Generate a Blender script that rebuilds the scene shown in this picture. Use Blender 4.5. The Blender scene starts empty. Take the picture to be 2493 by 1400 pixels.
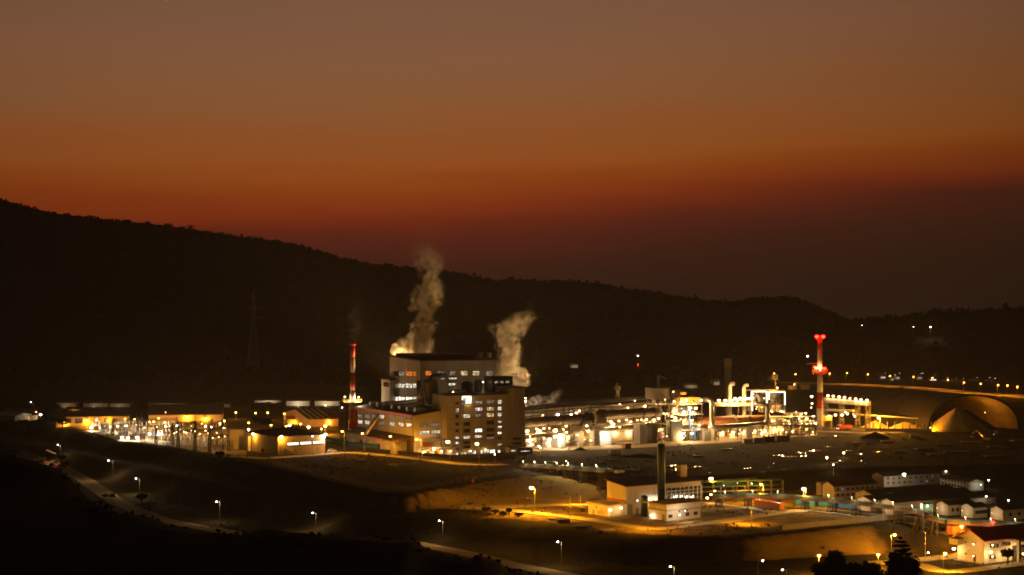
import bpy, math, random
import numpy as np
from mathutils import Vector, Matrix, noise

# ------------------------------------------------------------------ camera, sky, exposure
S = bpy.context.scene
COL = S.collection
F, HZ, CX, H = 4000.0, 742.0, 1246.5, 69.0      # focal length in survey pixels, horizon row, centre column, eye height
cam = bpy.data.cameras.new('camera'); camo = bpy.data.objects.new('camera', cam); COL.objects.link(camo)
camo.location = (0, 0, H); camo.rotation_euler = (math.pi/2, 0, 0)
cam.sensor_width = 36; cam.lens = 36*F/2493; cam.shift_y = 42/2493
cam.clip_start = 1; cam.clip_end = 12000
S.camera = camo
S.view_settings.view_transform = 'Standard'; S.view_settings.look = 'None'
S.view_settings.exposure = 0; S.view_settings.gamma = 1
S.render.engine = 'CYCLES'
c = S.cycles
c.use_denoising = True; c.use_light_tree = True
c.max_bounces = 5; c.diffuse_bounces = 2; c.glossy_bounces = 2; c.transmission_bounces = 2; c.volume_bounces = 1; c.transparent_max_bounces = 8
c.sample_clamp_indirect = 2.0
c.caustics_reflective = False; c.caustics_refractive = False
c.pixel_filter_type = 'BLACKMAN_HARRIS'; c.filter_width = 1.75
c.volume_step_rate = 1.0; c.volume_max_steps = 256

def lin(r, g, b):
    return tuple((x/255/12.92 if x <= 10 else ((x/255+.055)/1.055)**2.4) for x in (r, g, b))

class NT:
    """small node helper"""
    def __init__(s, tree): s.t = tree; s.n = tree.nodes; s.n.clear()
    def add(s, typ, **kw):
        n = s.n.new('ShaderNode'+typ)
        for k, v in kw.items():
            if k.startswith('i_'):
                key = k[2:]; n.inputs[int(key) if key.isdigit() else key].default_value = v
            else: setattr(n, k, v)
        return n
    def link(s, a, b): s.t.links.new(a, b)
    def math(s, op, a, b=None, clamp=False):
        n = s.n.new('ShaderNodeMath'); n.operation = op; n.use_clamp = clamp
        for i, x in enumerate((a, b)):
            if x is None: continue
            if isinstance(x, (int, float)): n.inputs[i].default_value = x
            else: s.link(x, n.inputs[i])
        return n.outputs[0]

W = bpy.data.worlds.new('World'); S.world = W; W.use_nodes = True
nt = NT(W.node_tree)
tc = nt.add('TexCoord'); sx = nt.add('SeparateXYZ'); nt.link(tc.outputs['Generated'], sx.inputs[0])
hl = nt.math('SQRT', nt.math('ADD', nt.math('MULTIPLY', sx.outputs[0], sx.outputs[0]), nt.math('MULTIPLY', sx.outputs[1], sx.outputs[1])))
tanE = nt.math('DIVIDE', sx.outputs[2], nt.math('MAXIMUM', hl, .001))
az = nt.math('ARCTAN2', sx.outputs[0], sx.outputs[1])
# thin bands of dusk cloud: noise stretched along the horizon
mp = nt.add('Mapping'); mp.inputs['Scale'].default_value = (2.2, 2.2, 26)
nt.link(tc.outputs['Generated'], mp.inputs[0])
nz = nt.add('TexNoise', i_Scale=1.6, i_Detail=4.0, i_Roughness=.55); nt.link(mp.outputs[0], nz.inputs['Vector'])
t = nt.math('DIVIDE', tanE, .1855)
azr = nt.math('MAXIMUM', az, -.06)
dark_side = nt.math('MULTIPLY', nt.math('ADD', azr, .0), .34)
t = nt.math('SUBTRACT', t, dark_side)
t = nt.math('ADD', t, nt.math('MULTIPLY', nt.math('SUBTRACT', nz.outputs[0], .5), .17))
tt = nt.math('DIVIDE', nt.math('ADD', t, .25), 6.0, True)       # ramp covers t -0.25 .. 5.75
rmp = nt.add('ValToRGB'); el = rmp.color_ramp.elements
SKY = [(-.25, (33, 20, 17)), (.02, (42, 22, 17)), (.084, (48, 23, 18)), (.164, (58, 24, 18)), (.232, (77, 27, 19)), (.275, (103, 32, 17)), (.33, (124, 44, 15)), (.40, (139, 60, 16)),
       (.46, (147, 74, 25)), (.56, (143, 80, 38)), (.68, (138, 87, 50)), (.84, (133, 89, 60)), (1.0, (124, 86, 63)), (1.4, (92, 66, 55)), (2.4, (56, 43, 39)), (5.7, (36, 30, 31))]
for i, (p, col) in enumerate(SKY):
    e = el[i] if i < 2 else el.new(.5)
    e.position = (p+.25)/6.0
for e, (p, col) in zip(sorted(el, key=lambda e: e.position), SKY):
    e.position = (p+.25)/6.0; e.color = (*[q*math.exp(.00007*min(3700, 261/max(.05, p*.1855))) for q in lin(*col)], 1)      # the haze dims the low sky
nt.link(tt, rmp.inputs[0])
# brightest over the left centre, duller to the sides and behind the viewer
fall = nt.math('SUBTRACT', 1.0, nt.math('MULTIPLY', nt.math('MULTIPLY', nt.math('ADD', az, .06), nt.math('ADD', az, .06)), 2.7))
fall = nt.math('MAXIMUM', fall, .13)
sky = nt.add('TexSky'); sky.sky_type = 'NISHITA'; sky.sun_disc = False; sky.sun_elevation = math.radians(-4); sky.sun_rotation = math.radians(-8)
skm = nt.add('VectorMath', operation='SCALE'); skm.inputs['Scale'].default_value = .02; nt.link(sky.outputs[0], skm.inputs[0])
mul = nt.add('VectorMath', operation='SCALE'); nt.link(rmp.outputs[0], mul.inputs[0]); nt.link(fall, mul.inputs['Scale'])
warmth = nt.add('CombineXYZ'); warmth.inputs[0].default_value = 1.0; warmth.inputs[2].default_value = 1.0      # away from the afterglow the red dulls to brown
nt.link(nt.math('ADD', 1.0, nt.math('MULTIPLY', nt.math('MULTIPLY', nt.math('MAXIMUM', nt.math('MINIMUM', az, .5), 0.0), 1.1), nt.math('SUBTRACT', 1.0, nt.math('MULTIPLY', t, 1.45), True))), warmth.inputs[1])
mulw = nt.add('VectorMath', operation='MULTIPLY'); nt.link(mul.outputs[0], mulw.inputs[0]); nt.link(warmth.outputs[0], mulw.inputs[1])
addv = nt.add('VectorMath', operation='ADD'); nt.link(mulw.outputs[0], addv.inputs[0]); nt.link(skm.outputs[0], addv.inputs[1])
bg = nt.add('Background'); nt.link(addv.outputs[0], bg.inputs[0]); bg.inputs[1].default_value = .95
ow = nt.add('OutputWorld'); nt.link(bg.outputs[0], ow.inputs[0])

# ------------------------------------------------------------------ materials
MATS = {}
def M(name, col, rough=.8, metal=0.0, var=.25, scale=.35, bump=0.0, streak=False):
    """diffuse surface with stains and wear from layered noise; col is the linear base colour"""
    if name in MATS: return MATS[name]
    m = bpy.data.materials.new(name); m.use_nodes = True; n = NT(m.node_tree)
    tc = n.add('TexCoord'); mp = n.add('Mapping'); n.link(tc.outputs['Object'], mp.inputs[0])
    if streak: mp.inputs['Scale'].default_value = (1, 1, .15)
    n1 = n.add('TexNoise', i_Scale=scale, i_Detail=6.0, i_Roughness=.65); n.link(mp.outputs[0], n1.inputs['Vector'])
    n2 = n.add('TexNoise', i_Scale=scale*7.3, i_Detail=3.0); n.link(mp.outputs[0], n2.inputs['Vector'])
    mixv = n.math('ADD', n.math('MULTIPLY', n1.outputs[0], .7), n.math('MULTIPLY', n2.outputs[0], .3))
    r = n.add('ValToRGB'); r.color_ramp.elements[0].position = .3; r.color_ramp.elements[1].position = .7
    r.color_ramp.elements[0].color = (*[x*(1-var) for x in col], 1); r.color_ramp.elements[1].color = (*[min(1, x*(1+var)) for x in col], 1)
    n.link(mixv, r.inputs[0])
    p = n.add('BsdfPrincipled'); n.link(r.outputs[0], p.inputs['Base Color'])
    p.inputs['Roughness'].default_value = rough; p.inputs['Specular IOR Level'].default_value = .5 if rough < .5 else .3 if rough < .75 else .08; p.inputs['Metallic'].default_value = metal
    if bump:
        b = n.add('Bump'); b.inputs['Strength'].default_value = bump; n.link(n2.outputs[0], b.inputs['Height']); n.link(b.outputs[0], p.inputs['Normal'])
    o = n.add('OutputMaterial'); n.link(p.outputs[0], o.inputs[0])
    MATS[name] = m; return m

def E(name, col, strength, var=0.0, scale=1.2):
    """something that gives off light: lamp glass, lit window"""
    if name in MATS: return MATS[name]
    m = bpy.data.materials.new(name); m.use_nodes = True; n = NT(m.node_tree)
    e = n.add('Emission'); e.inputs[0].default_value = (*col, 1); e.inputs[1].default_value = strength
    if var:
        tc = n.add('TexCoord'); g = n.add('NewGeometry')
        tn = n.add('TexNoise', i_Scale=scale, i_Detail=2.0); n.link(g.outputs['Position'], tn.inputs['Vector'])
        k = n.math('POWER', n.math('MULTIPLY', tn.outputs[0], 1.9), 1+var*3)
        n.link(n.math('MULTIPLY', k, strength), e.inputs[1])
    o = n.add('OutputMaterial'); n.link(e.outputs[0], o.inputs[0])
    m.cycles.emission_sampling = 'NONE'
    MATS[name] = m; return m

SODIUM, WARM, WHITE, LED, RED = (1, .38, .012), (1, .58, .20), (1, .78, .50), (.86, .95, 1), (1, .02, .01)
mLensS = E('lens_sodium', (1, .45, .07), 22); mLensW = E('lens_warm', (1, .60, .22), 17); mLensH = E('lens_halide', (1, .86, .62), 24)
mLensL = E('lens_led', (.86, .96, 1), 22); mLensR = E('lens_red', (1, .005, .002), 70); mLensT = E('lens_tube', (1, .80, .50), 7)
mLensX = E('lens_headlamp', (1, .9, .75), 6); mTail = E('lens_tail', (1, .05, .02), 4); mTube2 = E('lens_fitting', (1, .72, .3), 2.2)
wWhite = E('glow_white', (1, .88, .66), .85, .6, .9); wBright = E('glow_bright', (1, .90, .70), 1.7, .4, .8); wDim = E('glow_dim', (1, .80, .55), .22, .8, 1.1)
wWarm = E('glow_warm', (1, .68, .34), .75, .6, 1.0); wOrange = E('glow_orange', (1, .22, .03), .9, .5, .9); wBlue = E('glow_blue', (.25, .4, 1), .35)
wPink = E('glow_pink', (1, .75, .72), .8, .7, 1.0); wCool = E('glow_cool', (.72, .9, .85), .35, .3, .3); wFlat = E('glow_strip', (1, .93, .74), 2.6)
mGlass = M('dark_glass', (.02, .02, .022), .15, 0, .3)
mWall = M('rendered_wall', (.42, .37, .30), .85, 0, .26, .22, streak=True)
mWallD = M('grey_cladding', (.26, .235, .20), .7, 0, .28, .25, streak=True)
mWhite = M('white_wall', (.64, .58, .48), .8, 0, .2, .3, streak=True)
mCream = M('cream_wall', (.48, .38, .24), .85, 0, .28, .25, streak=True)
mConc = M('concrete', (.34, .30, .25), .9, 0, .25, .3, .2, True)
mRoof = M('dark_roof', (.032, .026, .023), .6, 0, .3, .3)
mRoofR = M('maroon_roof', (.10, .018, .012), .55, 0, .25, .3)
mRoofRed = M('red_roof', (.68, .10, .03), .6, 0, .2, .4)
mTrim = M('red_trim', (.45, .05, .02), .5, 0, .15)
mSteel = M('dark_steel', (.06, .052, .045), .5, .4, .3)
mGalv = M('galvanised', (.36, .35, .33), .42, .7, .2)
mDuct = M('silver_duct', (.50, .46, .40), .32, .85, .18, .5)
mKiln = M('kiln_shell', (.13, .105, .085), .7, .1, .4, .4)
mRust = M('rusty_shell', (.36, .14, .055), .55, .2, .35, .5)
mRed = M('red_paint', (.36, .035, .012), .5, 0, .15, streak=True); mBandW = M('white_paint', (.66, .56, .42), .55, 0, .12, streak=True)
mYellow = M('yellow_paint', (.62, .36, .03), .5, 0, .12)
mGreen = M('dark_green_paint', (.006, .026, .03), .4, 0, .2, streak=True); mTeal = M('teal_cladding', (.03, .10, .10), .5, 0, .2)
mGreenL = M('green_steel', (.05, .13, .08), .5, 0, .2)
mBlue = M('blue_paint', (.03, .22, .80), .5, 0, .15, streak=True); mOrange = M('orange_paint', (.50, .15, .03), .5, 0, .15, streak=True)
mGrey = M('grey_paint', (.22, .22, .215), .6, 0, .2); mDark = M('dark_paint', (.018, .016, .014), .6, 0, .3)
mTyre = M('rubber', (.015, .015, .015), .8); mCarW = M('car_white', (.7, .7, .68), .3, 0, .05); mCarR = M('car_red', (.5, .02, .01), .35, 0, .05)
mLeaf = M('foliage', (.016, .022, .008), .85, 0, .55, .6); mBark = M('bark', (.05, .035, .025), .9, 0, .3, 1.5)
mForest = M('hill_forest', (.022, .022, .010), .95, 0, .5, .02); mTuft = M('dry_tuft', (.05, .038, .018), .95, 0, .5, .3)
mScrub = M('scrub', (.014, .013, .006), .95, 0, .5, .3)
mRoad = M('road_surface', (.42, .37, .29), .85, 0, .2, .12, .15); mTrack = M('dirt_road', (.34, .25, .145), .95, 0, .25, .15, .3)
mConv = M('conveyor_steel', (.13, .06, .025), .6, .2, .35, .6)
mTarp = M('pale_tarp', (.66, .47, .19), .7, 0, .2, .15); mSand = M('sand', (.52, .37, .15), .95, 0, .25, .2, .3)
mRoofPale = M('pale_roof', (.20, .17, .13), .7, 0, .2)
mTimber = M('stacked_timber', (.36, .25, .14), .9, 0, .4, .8)

# ------------------------------------------------------------------ mesh builder
class MB:
    def __init__(s): s.v = []; s.f = []
    def quad(s, *p):
        b = len(s.v); s.v += [tuple(x) for x in p]; s.f.append(tuple(range(b, b+len(p)))); return s
    def box(s, x0, y0, z0, x1, y1, z1):
        b = len(s.v)
        s.v += [(x, y, z) for z in (z0, z1) for y in (y0, y1) for x in (x0, x1)]
        s.f += [tuple(b+i for i in q) for q in ((0, 2, 3, 1), (4, 5, 7, 6), (0, 1, 5, 4), (2, 6, 7, 3), (0, 4, 6, 2), (1, 3, 7, 5))]
        return s
    def beam(s, p, q, w=.3, h=None):
        p, q = Vector(p), Vector(q); h = h or w; d = q-p
        if d.length < 1e-6: return s
        d.normalize(); a = d.cross(Vector((0, 0, 1)))
        if a.length < 1e-3: a = Vector((1, 0, 0))
        a.normalize(); c = a.cross(d); a = a*w/2; c = c*h/2; b = len(s.v)
        for o in (p, q): s.v += [tuple(o-a-c), tuple(o+a-c), tuple(o+a+c), tuple(o-a+c)]
        s.f += [tuple(b+i for i in t) for t in ((0, 1, 2, 3), (7, 6, 5, 4), (0, 4, 5, 1), (1, 5, 6, 2), (2, 6, 7, 3), (3, 7, 4, 0))]
        return s
    def path(s, pts, r, n=10, cap=True):
        pts = [Vector(p) for p in pts]; rs = r if isinstance(r, (list, tuple)) else [r]*len(pts)
        up = Vector((0, 0, 1)); b = len(s.v)
        d0 = (pts[1]-pts[0]).normalized()
        a = d0.cross(up)
        if a.length < .05: a = Vector((1, 0, 0))
        a.normalize()
        for i, p in enumerate(pts):
            d = ((pts[min(i+1, len(pts)-1)]-pts[max(i-1, 0)])).normalized()
            a = (a-d*a.dot(d)).normalized(); c = d.cross(a)
            for k in range(n):
                t = 2*math.pi*k/n; s.v.append(tuple(p+(a*math.cos(t)+c*math.sin(t))*rs[i]))
        for i in range(len(pts)-1):
            for k in range(n):
                k2 = (k+1) % n; s.f.append((b+i*n+k, b+i*n+k2, b+(i+1)*n+k2, b+(i+1)*n+k))
        if cap:
            s.f.append(tuple(b+k for k in range(n))[::-1]); s.f.append(tuple(b+(len(pts)-1)*n+k for k in range(n)))
        return s
    def lathe(s, prof, n=16, x=0, y=0):
        b = len(s.v)
        for r, z in prof:
            for k in range(n):
                t = 2*math.pi*k/n; s.v.append((x+r*math.cos(t), y+r*math.sin(t), z))
        for i in range(len(prof)-1):
            for k in range(n):
                k2 = (k+1) % n; s.f.append((b+i*n+k, b+i*n+k2, b+(i+1)*n+k2, b+(i+1)*n+k))
        s.f.append(tuple(b+k for k in range(n))[::-1]); s.f.append(tuple(b+(len(prof)-1)*n+k for k in range(n)))
        return s
    def ball(s, c, r, sz=1.0, n=8):
        m = 5; prof = [(max(1e-3, r*math.sin(math.pi*i/m)), c[2]-r*sz*math.cos(math.pi*i/m)) for i in range(m+1)]
        return s.lathe(prof, n, c[0], c[1])
    def lattice(s, p, q, w, n, t=.18, w2=None):
        """square lattice mast or truss between p and q"""
        p, q = Vector(p), Vector(q); d = (q-p).normalized(); a = d.cross(Vector((0, 0, 1)))
        if a.length < .05: a = Vector((1, 0, 0))
        a.normalize(); c = a.cross(d); w2 = w if w2 is None else w2
        cor = lambda k, u: p+(q-p)*u+(a*(1 if k in (0, 1) else -1)+c*(1 if k in (1, 2) else -1))*(w+(w2-w)*u)/2
        for k in range(4): s.beam(cor(k, 0), cor(k, 1), t)
        for i in range(n):
            u0, u1 = i/n, (i+1)/n
            for k in range(4):
                k2 = (k+1) % 4
                if i % 2: s.beam(cor(k, u0), cor(k2, u1), t*.7)
                else: s.beam(cor(k2, u0), cor(k, u1), t*.7)
                s.beam(cor(k, u1), cor(k2, u1), t*.7)
        return s
    def build(s, name, mat, parent=None, smooth=False):
        me = bpy.data.meshes.new(name); me.from_pydata(s.v, [], s.f); me.materials.append(mat)
        if smooth: me.polygons.foreach_set('use_smooth', [True]*len(me.polygons))
        me.update(); o = bpy.data.objects.new(name, me); COL.objects.link(o)
        if parent: o.parent = parent
        return o

def tag(o, label=None, cat=None, group=None, kind=None):
    if label: o['label'] = label
    if cat: o['category'] = cat
    if group: o['group'] = group
    if kind: o['kind'] = kind
    return o
def thing(name, label, cat, loc=(0, 0, 0), rz=0, group=None):
    o = bpy.data.objects.new(name, None); COL.objects.link(o); o.location = loc; o.rotation_euler = (0, 0, rz)
    o.empty_display_size = .5
    return tag(o, label, cat, group)
def inv(root): return (Matrix.Translation(root.location) @ Matrix.Rotation(root.rotation_euler.z, 4, 'Z')).inverted()
ORD = ['leftmost', 'second', 'third', 'fourth', 'fifth', 'sixth', 'seventh', 'eighth', 'ninth', 'tenth', 'eleventh', 'twelfth', 'thirteenth', 'fourteenth', 'fifteenth', 'sixteenth',
       'seventeenth', 'eighteenth', 'nineteenth', 'twentieth']
def nth(i, n):
    return 'leftmost' if i == 0 else 'rightmost' if i == n-1 else ORD[i]+' from the left'

# ------------------------------------------------------------------ survey: rows and columns to the ground
def at(px, py, d): return Vector(((px-CX)/F*d, d, H-(py-HZ)/F*d))
def plane(px, py, z): return at(px, py, (H-z)/(py-HZ)*F)
def edge(pts, z):
    w = [plane(px, py, z) for px, py in pts]; w.sort(key=lambda p: p.x)
    return np.array([p.x for p in w]), np.array([p.y for p in w])
E1T = edge([(-300, 990), (0, 1022), (135, 1036), (230, 1056), (280, 1072), (400, 1086), (520, 1106), (620, 1128), (760, 1165), (900, 1200), (993, 1206), (1077, 1190), (1160, 1175), (1250, 1164),
            (1316, 1158), (1382, 1160), (1480, 1166), (1600, 1163), (1750, 1158), (1900, 1150), (2100, 1140), (2493, 1130), (2900, 1120)], 0)
E1B = edge([(-300, 1020), (0, 1060), (135, 1076), (280, 1112), (400, 1130), (520, 1155), (620, 1177), (760, 1213), (900, 1238), (993, 1241), (1160, 1238), (1250, 1234), (1426, 1228),
            (1600, 1212), (1750, 1200), (1900, 1187), (2100, 1173), (2493, 1160), (2900, 1150)], -6)
E2T = edge([(-300, 1032), (0, 1075), (135, 1090), (280, 1125), (400, 1150), (520, 1175), (620, 1195), (760, 1225), (900, 1250), (993, 1258), (1160, 1262), (1240, 1264), (1400, 1285), (1590, 1305),
            (1750, 1310), (1900, 1300), (2050, 1285), (2200, 1271), (2255, 1272), (2275, 1294), (2330, 1300), (2493, 1305), (2900, 1310)], -6)
E2B = edge([(-300, 1072), (0, 1117), (135, 1138), (280, 1178), (400, 1207), (520, 1239), (620, 1261), (760, 1297), (900, 1325), (1160, 1333), (1400, 1365), (1590, 1382),
            (1750, 1372), (1900, 1360), (2050, 1352), (2200, 1345), (2255, 1347), (2275, 1354), (2330, 1358), (2493, 1362), (2900, 1366)], -12)
def ss(t): t = np.clip(t, 0, 1); return t*t*(3-2*t)
def ground_np(x, y):
    a, b = np.interp(x, *E1T), np.interp(x, *E1B); b = np.minimum(b, a-6)
    c_, d = np.interp(x, *E2T), np.interp(x, *E2B); d = np.minimum(d, c_-6)
    return -6*ss((a-y)/(a-b))-6*ss((c_-y)/(c_-d))
def gz(x, y): return float(ground_np(np.array([x]), np.array([y]))[0])
def G(px, py):
    z = 0.0
    for _ in range(40):
        p = plane(px, py, z); z = .5*z+.5*gz(p.x, p.y)
    p = plane(px, py, z); return p

# ------------------------------------------------------------------ lamps
def light(name, parent, loc, col, watts, radius=.35, spot=None, aim=None, throw=8.0):
    l = bpy.data.lights.new(name, 'SPOT' if spot else 'POINT')
    l.energy = watts; l.color = col; l.shadow_soft_size = radius
    if spot: l.spot_size = math.radians(spot); l.spot_blend = .6
    o = bpy.data.objects.new(name, l); COL.objects.link(o); o.parent = parent; o.location = loc
    if aim is not None: o.rotation_euler = Vector(aim).to_track_quat('-Z', 'Y').to_euler()
    return o
POLE = MB().lathe([(.17, 0), (.17, .03), (.1, .032), (.06, 1)], 8)
POLE_ME = {}
def shared(key, fn, mat):
    if key not in POLE_ME:
        o = fn().build(key, mat); POLE_ME[key] = o.data; bpy.data.objects.remove(o)
    return POLE_ME[key]
def mesh_obj(name, me, parent, loc=(0, 0, 0), scale=(1, 1, 1), rz=0):
    o = bpy.data.objects.new(name, me); COL.objects.link(o); o.parent = parent; o.location = loc; o.scale = scale; o.rotation_euler = (0, 0, rz); return o
LAMP = {  # lens material, light colour, watts, lens radius, throw of the optics
    'sodium': (mLensS, SODIUM, 6000, .5, 40), 'sodium_big': (mLensW, (1, .385, .014), 14000, .78, 120), 'sodium_far': (E('lens_far', (1, .34, .04), 14), (1, .33, .012), 14000, .62, 60),
    'led': (mLensL, (1, .66, .30), 2200, .27, 60), 'halide': (mLensH, WHITE, 3000, .64, 30), 'warm': (mLensW, WARM, 1400, .48, 10), 'warm_big': (mLensW, WARM, 3300, .7, 30),
    'spot': (mLensW, WARM, 180, .32, 5), 'red': (mLensR, RED, 2200, .55, 5), 'tiny': (mLensH, WHITE, 200, .26, 10)}
def lamp_head(parent, kind, loc, rz=0, watts=None, scale=1.0):
    lens, col, P, r, thr = LAMP[kind]
    hood = mesh_obj('lamp_head', shared('hood_'+kind, lambda: MB().lathe([(r*.55, r*.35), (r*.8, r*.62), (r*.5, r*1.0), (.06, r*1.1)], 10), mSteel), parent, loc, (scale,)*3, rz)
    mesh_obj('lens', shared('lens_'+kind, lambda: MB().ball((0, 0, -.1*r), r, .85, 10), lens), hood)
    light('light', hood, (0, 0, -r*1.25), col, P if watts is None else watts, .3, throw=thr)
    return hood
def street_lamp(kind, hp, base, label, group, cat='street lamp', watts=None, name='street_lamp', arm=True):
    """hp: lamp head (column, row); base: pole foot (column, row)"""
    b = G(*base); h = (base[1]-hp[1])*b.y/F; off = (hp[0]-base[0])*b.y/F
    if not arm: off = 0
    o = thing(name, label, cat, b, 0, group)
    mesh_obj('pole', shared('pole_unit', lambda: POLE, mGalv), o, (0, 0, 0), (1, 1, h+.15))
    if abs(off) > .25:
        mesh_obj('arm', shared('arm_unit', lambda: MB().beam((0, 0, -.35), (1, 0, .12), .09), mGalv), o, (0, 0, h), (off, 1, 1))
    lamp_head(o, kind, (off, 0, h), 0, watts)
    return o
def fix(root, kind, px, py, d, watts=None, scale=1.0):
    """a lamp bolted to a structure: part of it"""
    return lamp_head(root, kind, inv(root) @ at(px, py, d), 0, watts, scale)
# ------------------------------------------------------------------ the ground, hills, roads
def ground():
    xs = np.unique(np.concatenate([np.linspace(-2500, -500, 20), np.arange(-500, -240, 8), np.arange(-240, 250, 3), np.arange(250, 500, 8), np.linspace(500, 2500, 20)]))
    ys = np.unique(np.concatenate([np.linspace(-300, 440, 30), np.arange(440, 960, 3), np.arange(960, 1600, 20), np.linspace(1600, 3650, 20)]))
    X, Y = np.meshgrid(xs, ys); Z = ground_np(X.ravel(), Y.ravel()).reshape(X.shape)
    rng = np.random.default_rng(3)
    n = np.array([noise.noise((x*.035, y*.035, 0))+.5*noise.noise((x*.11, y*.11, 5)) for x, y in zip(X.ravel(), Y.ravel())]).reshape(X.shape)
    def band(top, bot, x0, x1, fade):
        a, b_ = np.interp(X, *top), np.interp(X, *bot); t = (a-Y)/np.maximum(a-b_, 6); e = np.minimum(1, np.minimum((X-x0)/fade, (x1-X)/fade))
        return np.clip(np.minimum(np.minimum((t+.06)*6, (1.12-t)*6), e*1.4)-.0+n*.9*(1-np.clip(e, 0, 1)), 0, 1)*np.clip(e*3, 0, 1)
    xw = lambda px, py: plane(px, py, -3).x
    lamplit = np.maximum(band(E1T, E1B, xw(860, 1230), xw(1640, 1190), 75), .85*band(E2T, E2B, xw(1800, 1335), xw(2275, 1315), 20))  # paler sandy soil where lamps fall: lamplight painted into the slopes
    a_, b__ = np.interp(X, *E1B), np.interp(X, *E2T); tp = (a_-Y)/np.maximum(a_-b__, 6)      # pad between the two embankments: dry grass, paled to add lamplight
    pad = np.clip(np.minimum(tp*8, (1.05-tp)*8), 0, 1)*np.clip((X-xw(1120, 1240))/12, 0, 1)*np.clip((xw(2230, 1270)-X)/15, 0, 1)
    tq = (np.interp(X, *E1T)-Y); lawn = np.clip(1-np.abs(tq+22)/26, 0, 1)*np.clip((X-xw(640, 1120))/15, 0, 1)*np.clip((xw(1260, 1130)-X)/15, 0, 1)  # grass strip by the front road, paled to look lit
    lamplit = np.maximum(lamplit, np.maximum(.46*pad, .62*lawn))
    slope = np.abs(np.gradient(Z)[0])
    Z = Z+n*np.clip(.10+slope*1.3, 0, .9)
    v = np.stack([X.ravel(), Y.ravel(), Z.ravel()], 1); w = len(xs); h = len(ys)
    i = (np.arange(h-1)[:, None]*w+np.arange(w-1)[None]).ravel()
    f = np.stack([i, i+1, i+1+w, i+w], 1)
    me = bpy.data.meshes.new('ground'); me.from_pydata(v.tolist(), [], f.tolist()); me.polygons.foreach_set('use_smooth', [True]*len(f))
    m = bpy.data.materials.new('ground_soil'); m.use_nodes = True; k = NT(m.node_tree)
    g = k.add('NewGeometry'); big = k.add('TexNoise', i_Scale=.018, i_Detail=5.0); med = k.add('TexNoise', i_Scale=.16, i_Detail=6.0, i_Roughness=.7); fin = k.add('TexNoise', i_Scale=1.3, i_Detail=4.0)
    for q in (big, med, fin): k.link(g.outputs['Position'], q.inputs['Vector'])
    s = k.math('ADD', k.math('MULTIPLY', big.outputs[0], .55), k.math('ADD', k.math('MULTIPLY', med.outputs[0], .35), k.math('MULTIPLY', fin.outputs[0], .1)))
    r = k.add('ValToRGB'); e = r.color_ramp.elements
    e[0].position, e[0].color = .36, (.013, .0105, .005, 1); e[1].position, e[1].color = .66, (.066, .047, .024, 1)
    x = e.new(.46); x.color = (.024, .0185, .009, 1); x = e.new(.53); x.color = (.042, .031, .015, 1)
    k.link(s, r.inputs[0]); p = k.add('BsdfPrincipled'); p.inputs['Roughness'].default_value = .95; p.inputs['Specular IOR Level'].default_value = .05
    at_ = me.attributes.new('bare_earth', 'FLOAT', 'POINT'); at_.data.foreach_set('value', lamplit.ravel().astype(np.float32))
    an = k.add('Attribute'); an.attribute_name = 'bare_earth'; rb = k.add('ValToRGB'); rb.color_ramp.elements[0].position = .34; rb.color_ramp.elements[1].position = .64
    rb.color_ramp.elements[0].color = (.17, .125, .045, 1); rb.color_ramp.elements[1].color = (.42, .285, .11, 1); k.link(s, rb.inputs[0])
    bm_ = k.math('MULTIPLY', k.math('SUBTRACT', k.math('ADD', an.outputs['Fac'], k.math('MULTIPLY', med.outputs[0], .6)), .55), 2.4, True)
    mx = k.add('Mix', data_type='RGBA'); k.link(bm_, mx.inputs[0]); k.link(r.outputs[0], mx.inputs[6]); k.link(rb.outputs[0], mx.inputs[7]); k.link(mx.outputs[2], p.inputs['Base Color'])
    bp = k.add('Bump'); bp.inputs['Strength'].default_value = .5; bp.inputs['Distance'].default_value = .6; k.link(med.outputs[0], bp.inputs['Height']); k.link(bp.outputs[0], p.inputs['Normal'])
    o = k.add('OutputMaterial'); k.link(p.outputs[0], o.inputs[0]); me.materials.append(m)
    ob = bpy.data.objects.new('ground', me); COL.objects.link(ob); tag(ob, 'dark uneven earth and dry grass around the plant', kind='structure')
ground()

def smooth_line(pts, step=4.0):
    out = []
    P = [pts[0]]+list(pts)+[pts[-1]]
    for i in range(1, len(P)-2):
        a, b, c_, d = P[i-1:i+3]; n = max(2, int((c_-b).length/step))
        for k in range(n):
            t = k/n; out.append(.5*((2*b)+(c_-a)*t+(2*a-5*b+4*c_-d)*t*t+(3*b-a-3*c_+d)*t**3))
    out.append(P[-2]); return out
def road(name, label, px, width, mat, kerb=True, lift=.12, parent=None):
    """a paved strip draped on the ground, with raised kerbs"""
    line = smooth_line([Vector((p.x, p.y, 0)) for p in (G(*q) for q in px)])
    m = MB(); kb = MB(); prev = None
    for i, p in enumerate(line):
        d = (line[min(i+1, len(line)-1)]-line[max(i-1, 0)]).normalized(); s = Vector((-d.y, d.x, 0))
        row = []
        for u in (-1, -.5, 0, .5, 1):
            q = p+s*u*width/2; row.append((q.x, q.y, gz(q.x, q.y)+lift+.04*(1-u*u)))
        kr = []
        for u in (-1, 1):
            for e in (0, .35):
                q = p+s*u*(width/2+e); z = gz(q.x, q.y)+lift
                kr += [(q.x, q.y, z-.3), (q.x, q.y, z+.13)]
        if prev:
            for a in range(4): m.quad(prev[0][a], prev[0][a+1], row[a+1], row[a])
            for o in (0, 4):
                A, B = prev[1][o:o+4], kr[o:o+4]
                kb.quad(A[0], A[1], B[1], B[0]); kb.quad(A[1], A[3], B[3], B[1]); kb.quad(A[3], A[2], B[2], B[3])
        prev = (row, kr)
    o = m.build(name, mat); tag(o, label, kind='structure')
    if kerb: kb.build('kerb', mConc, o)
    return o
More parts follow.
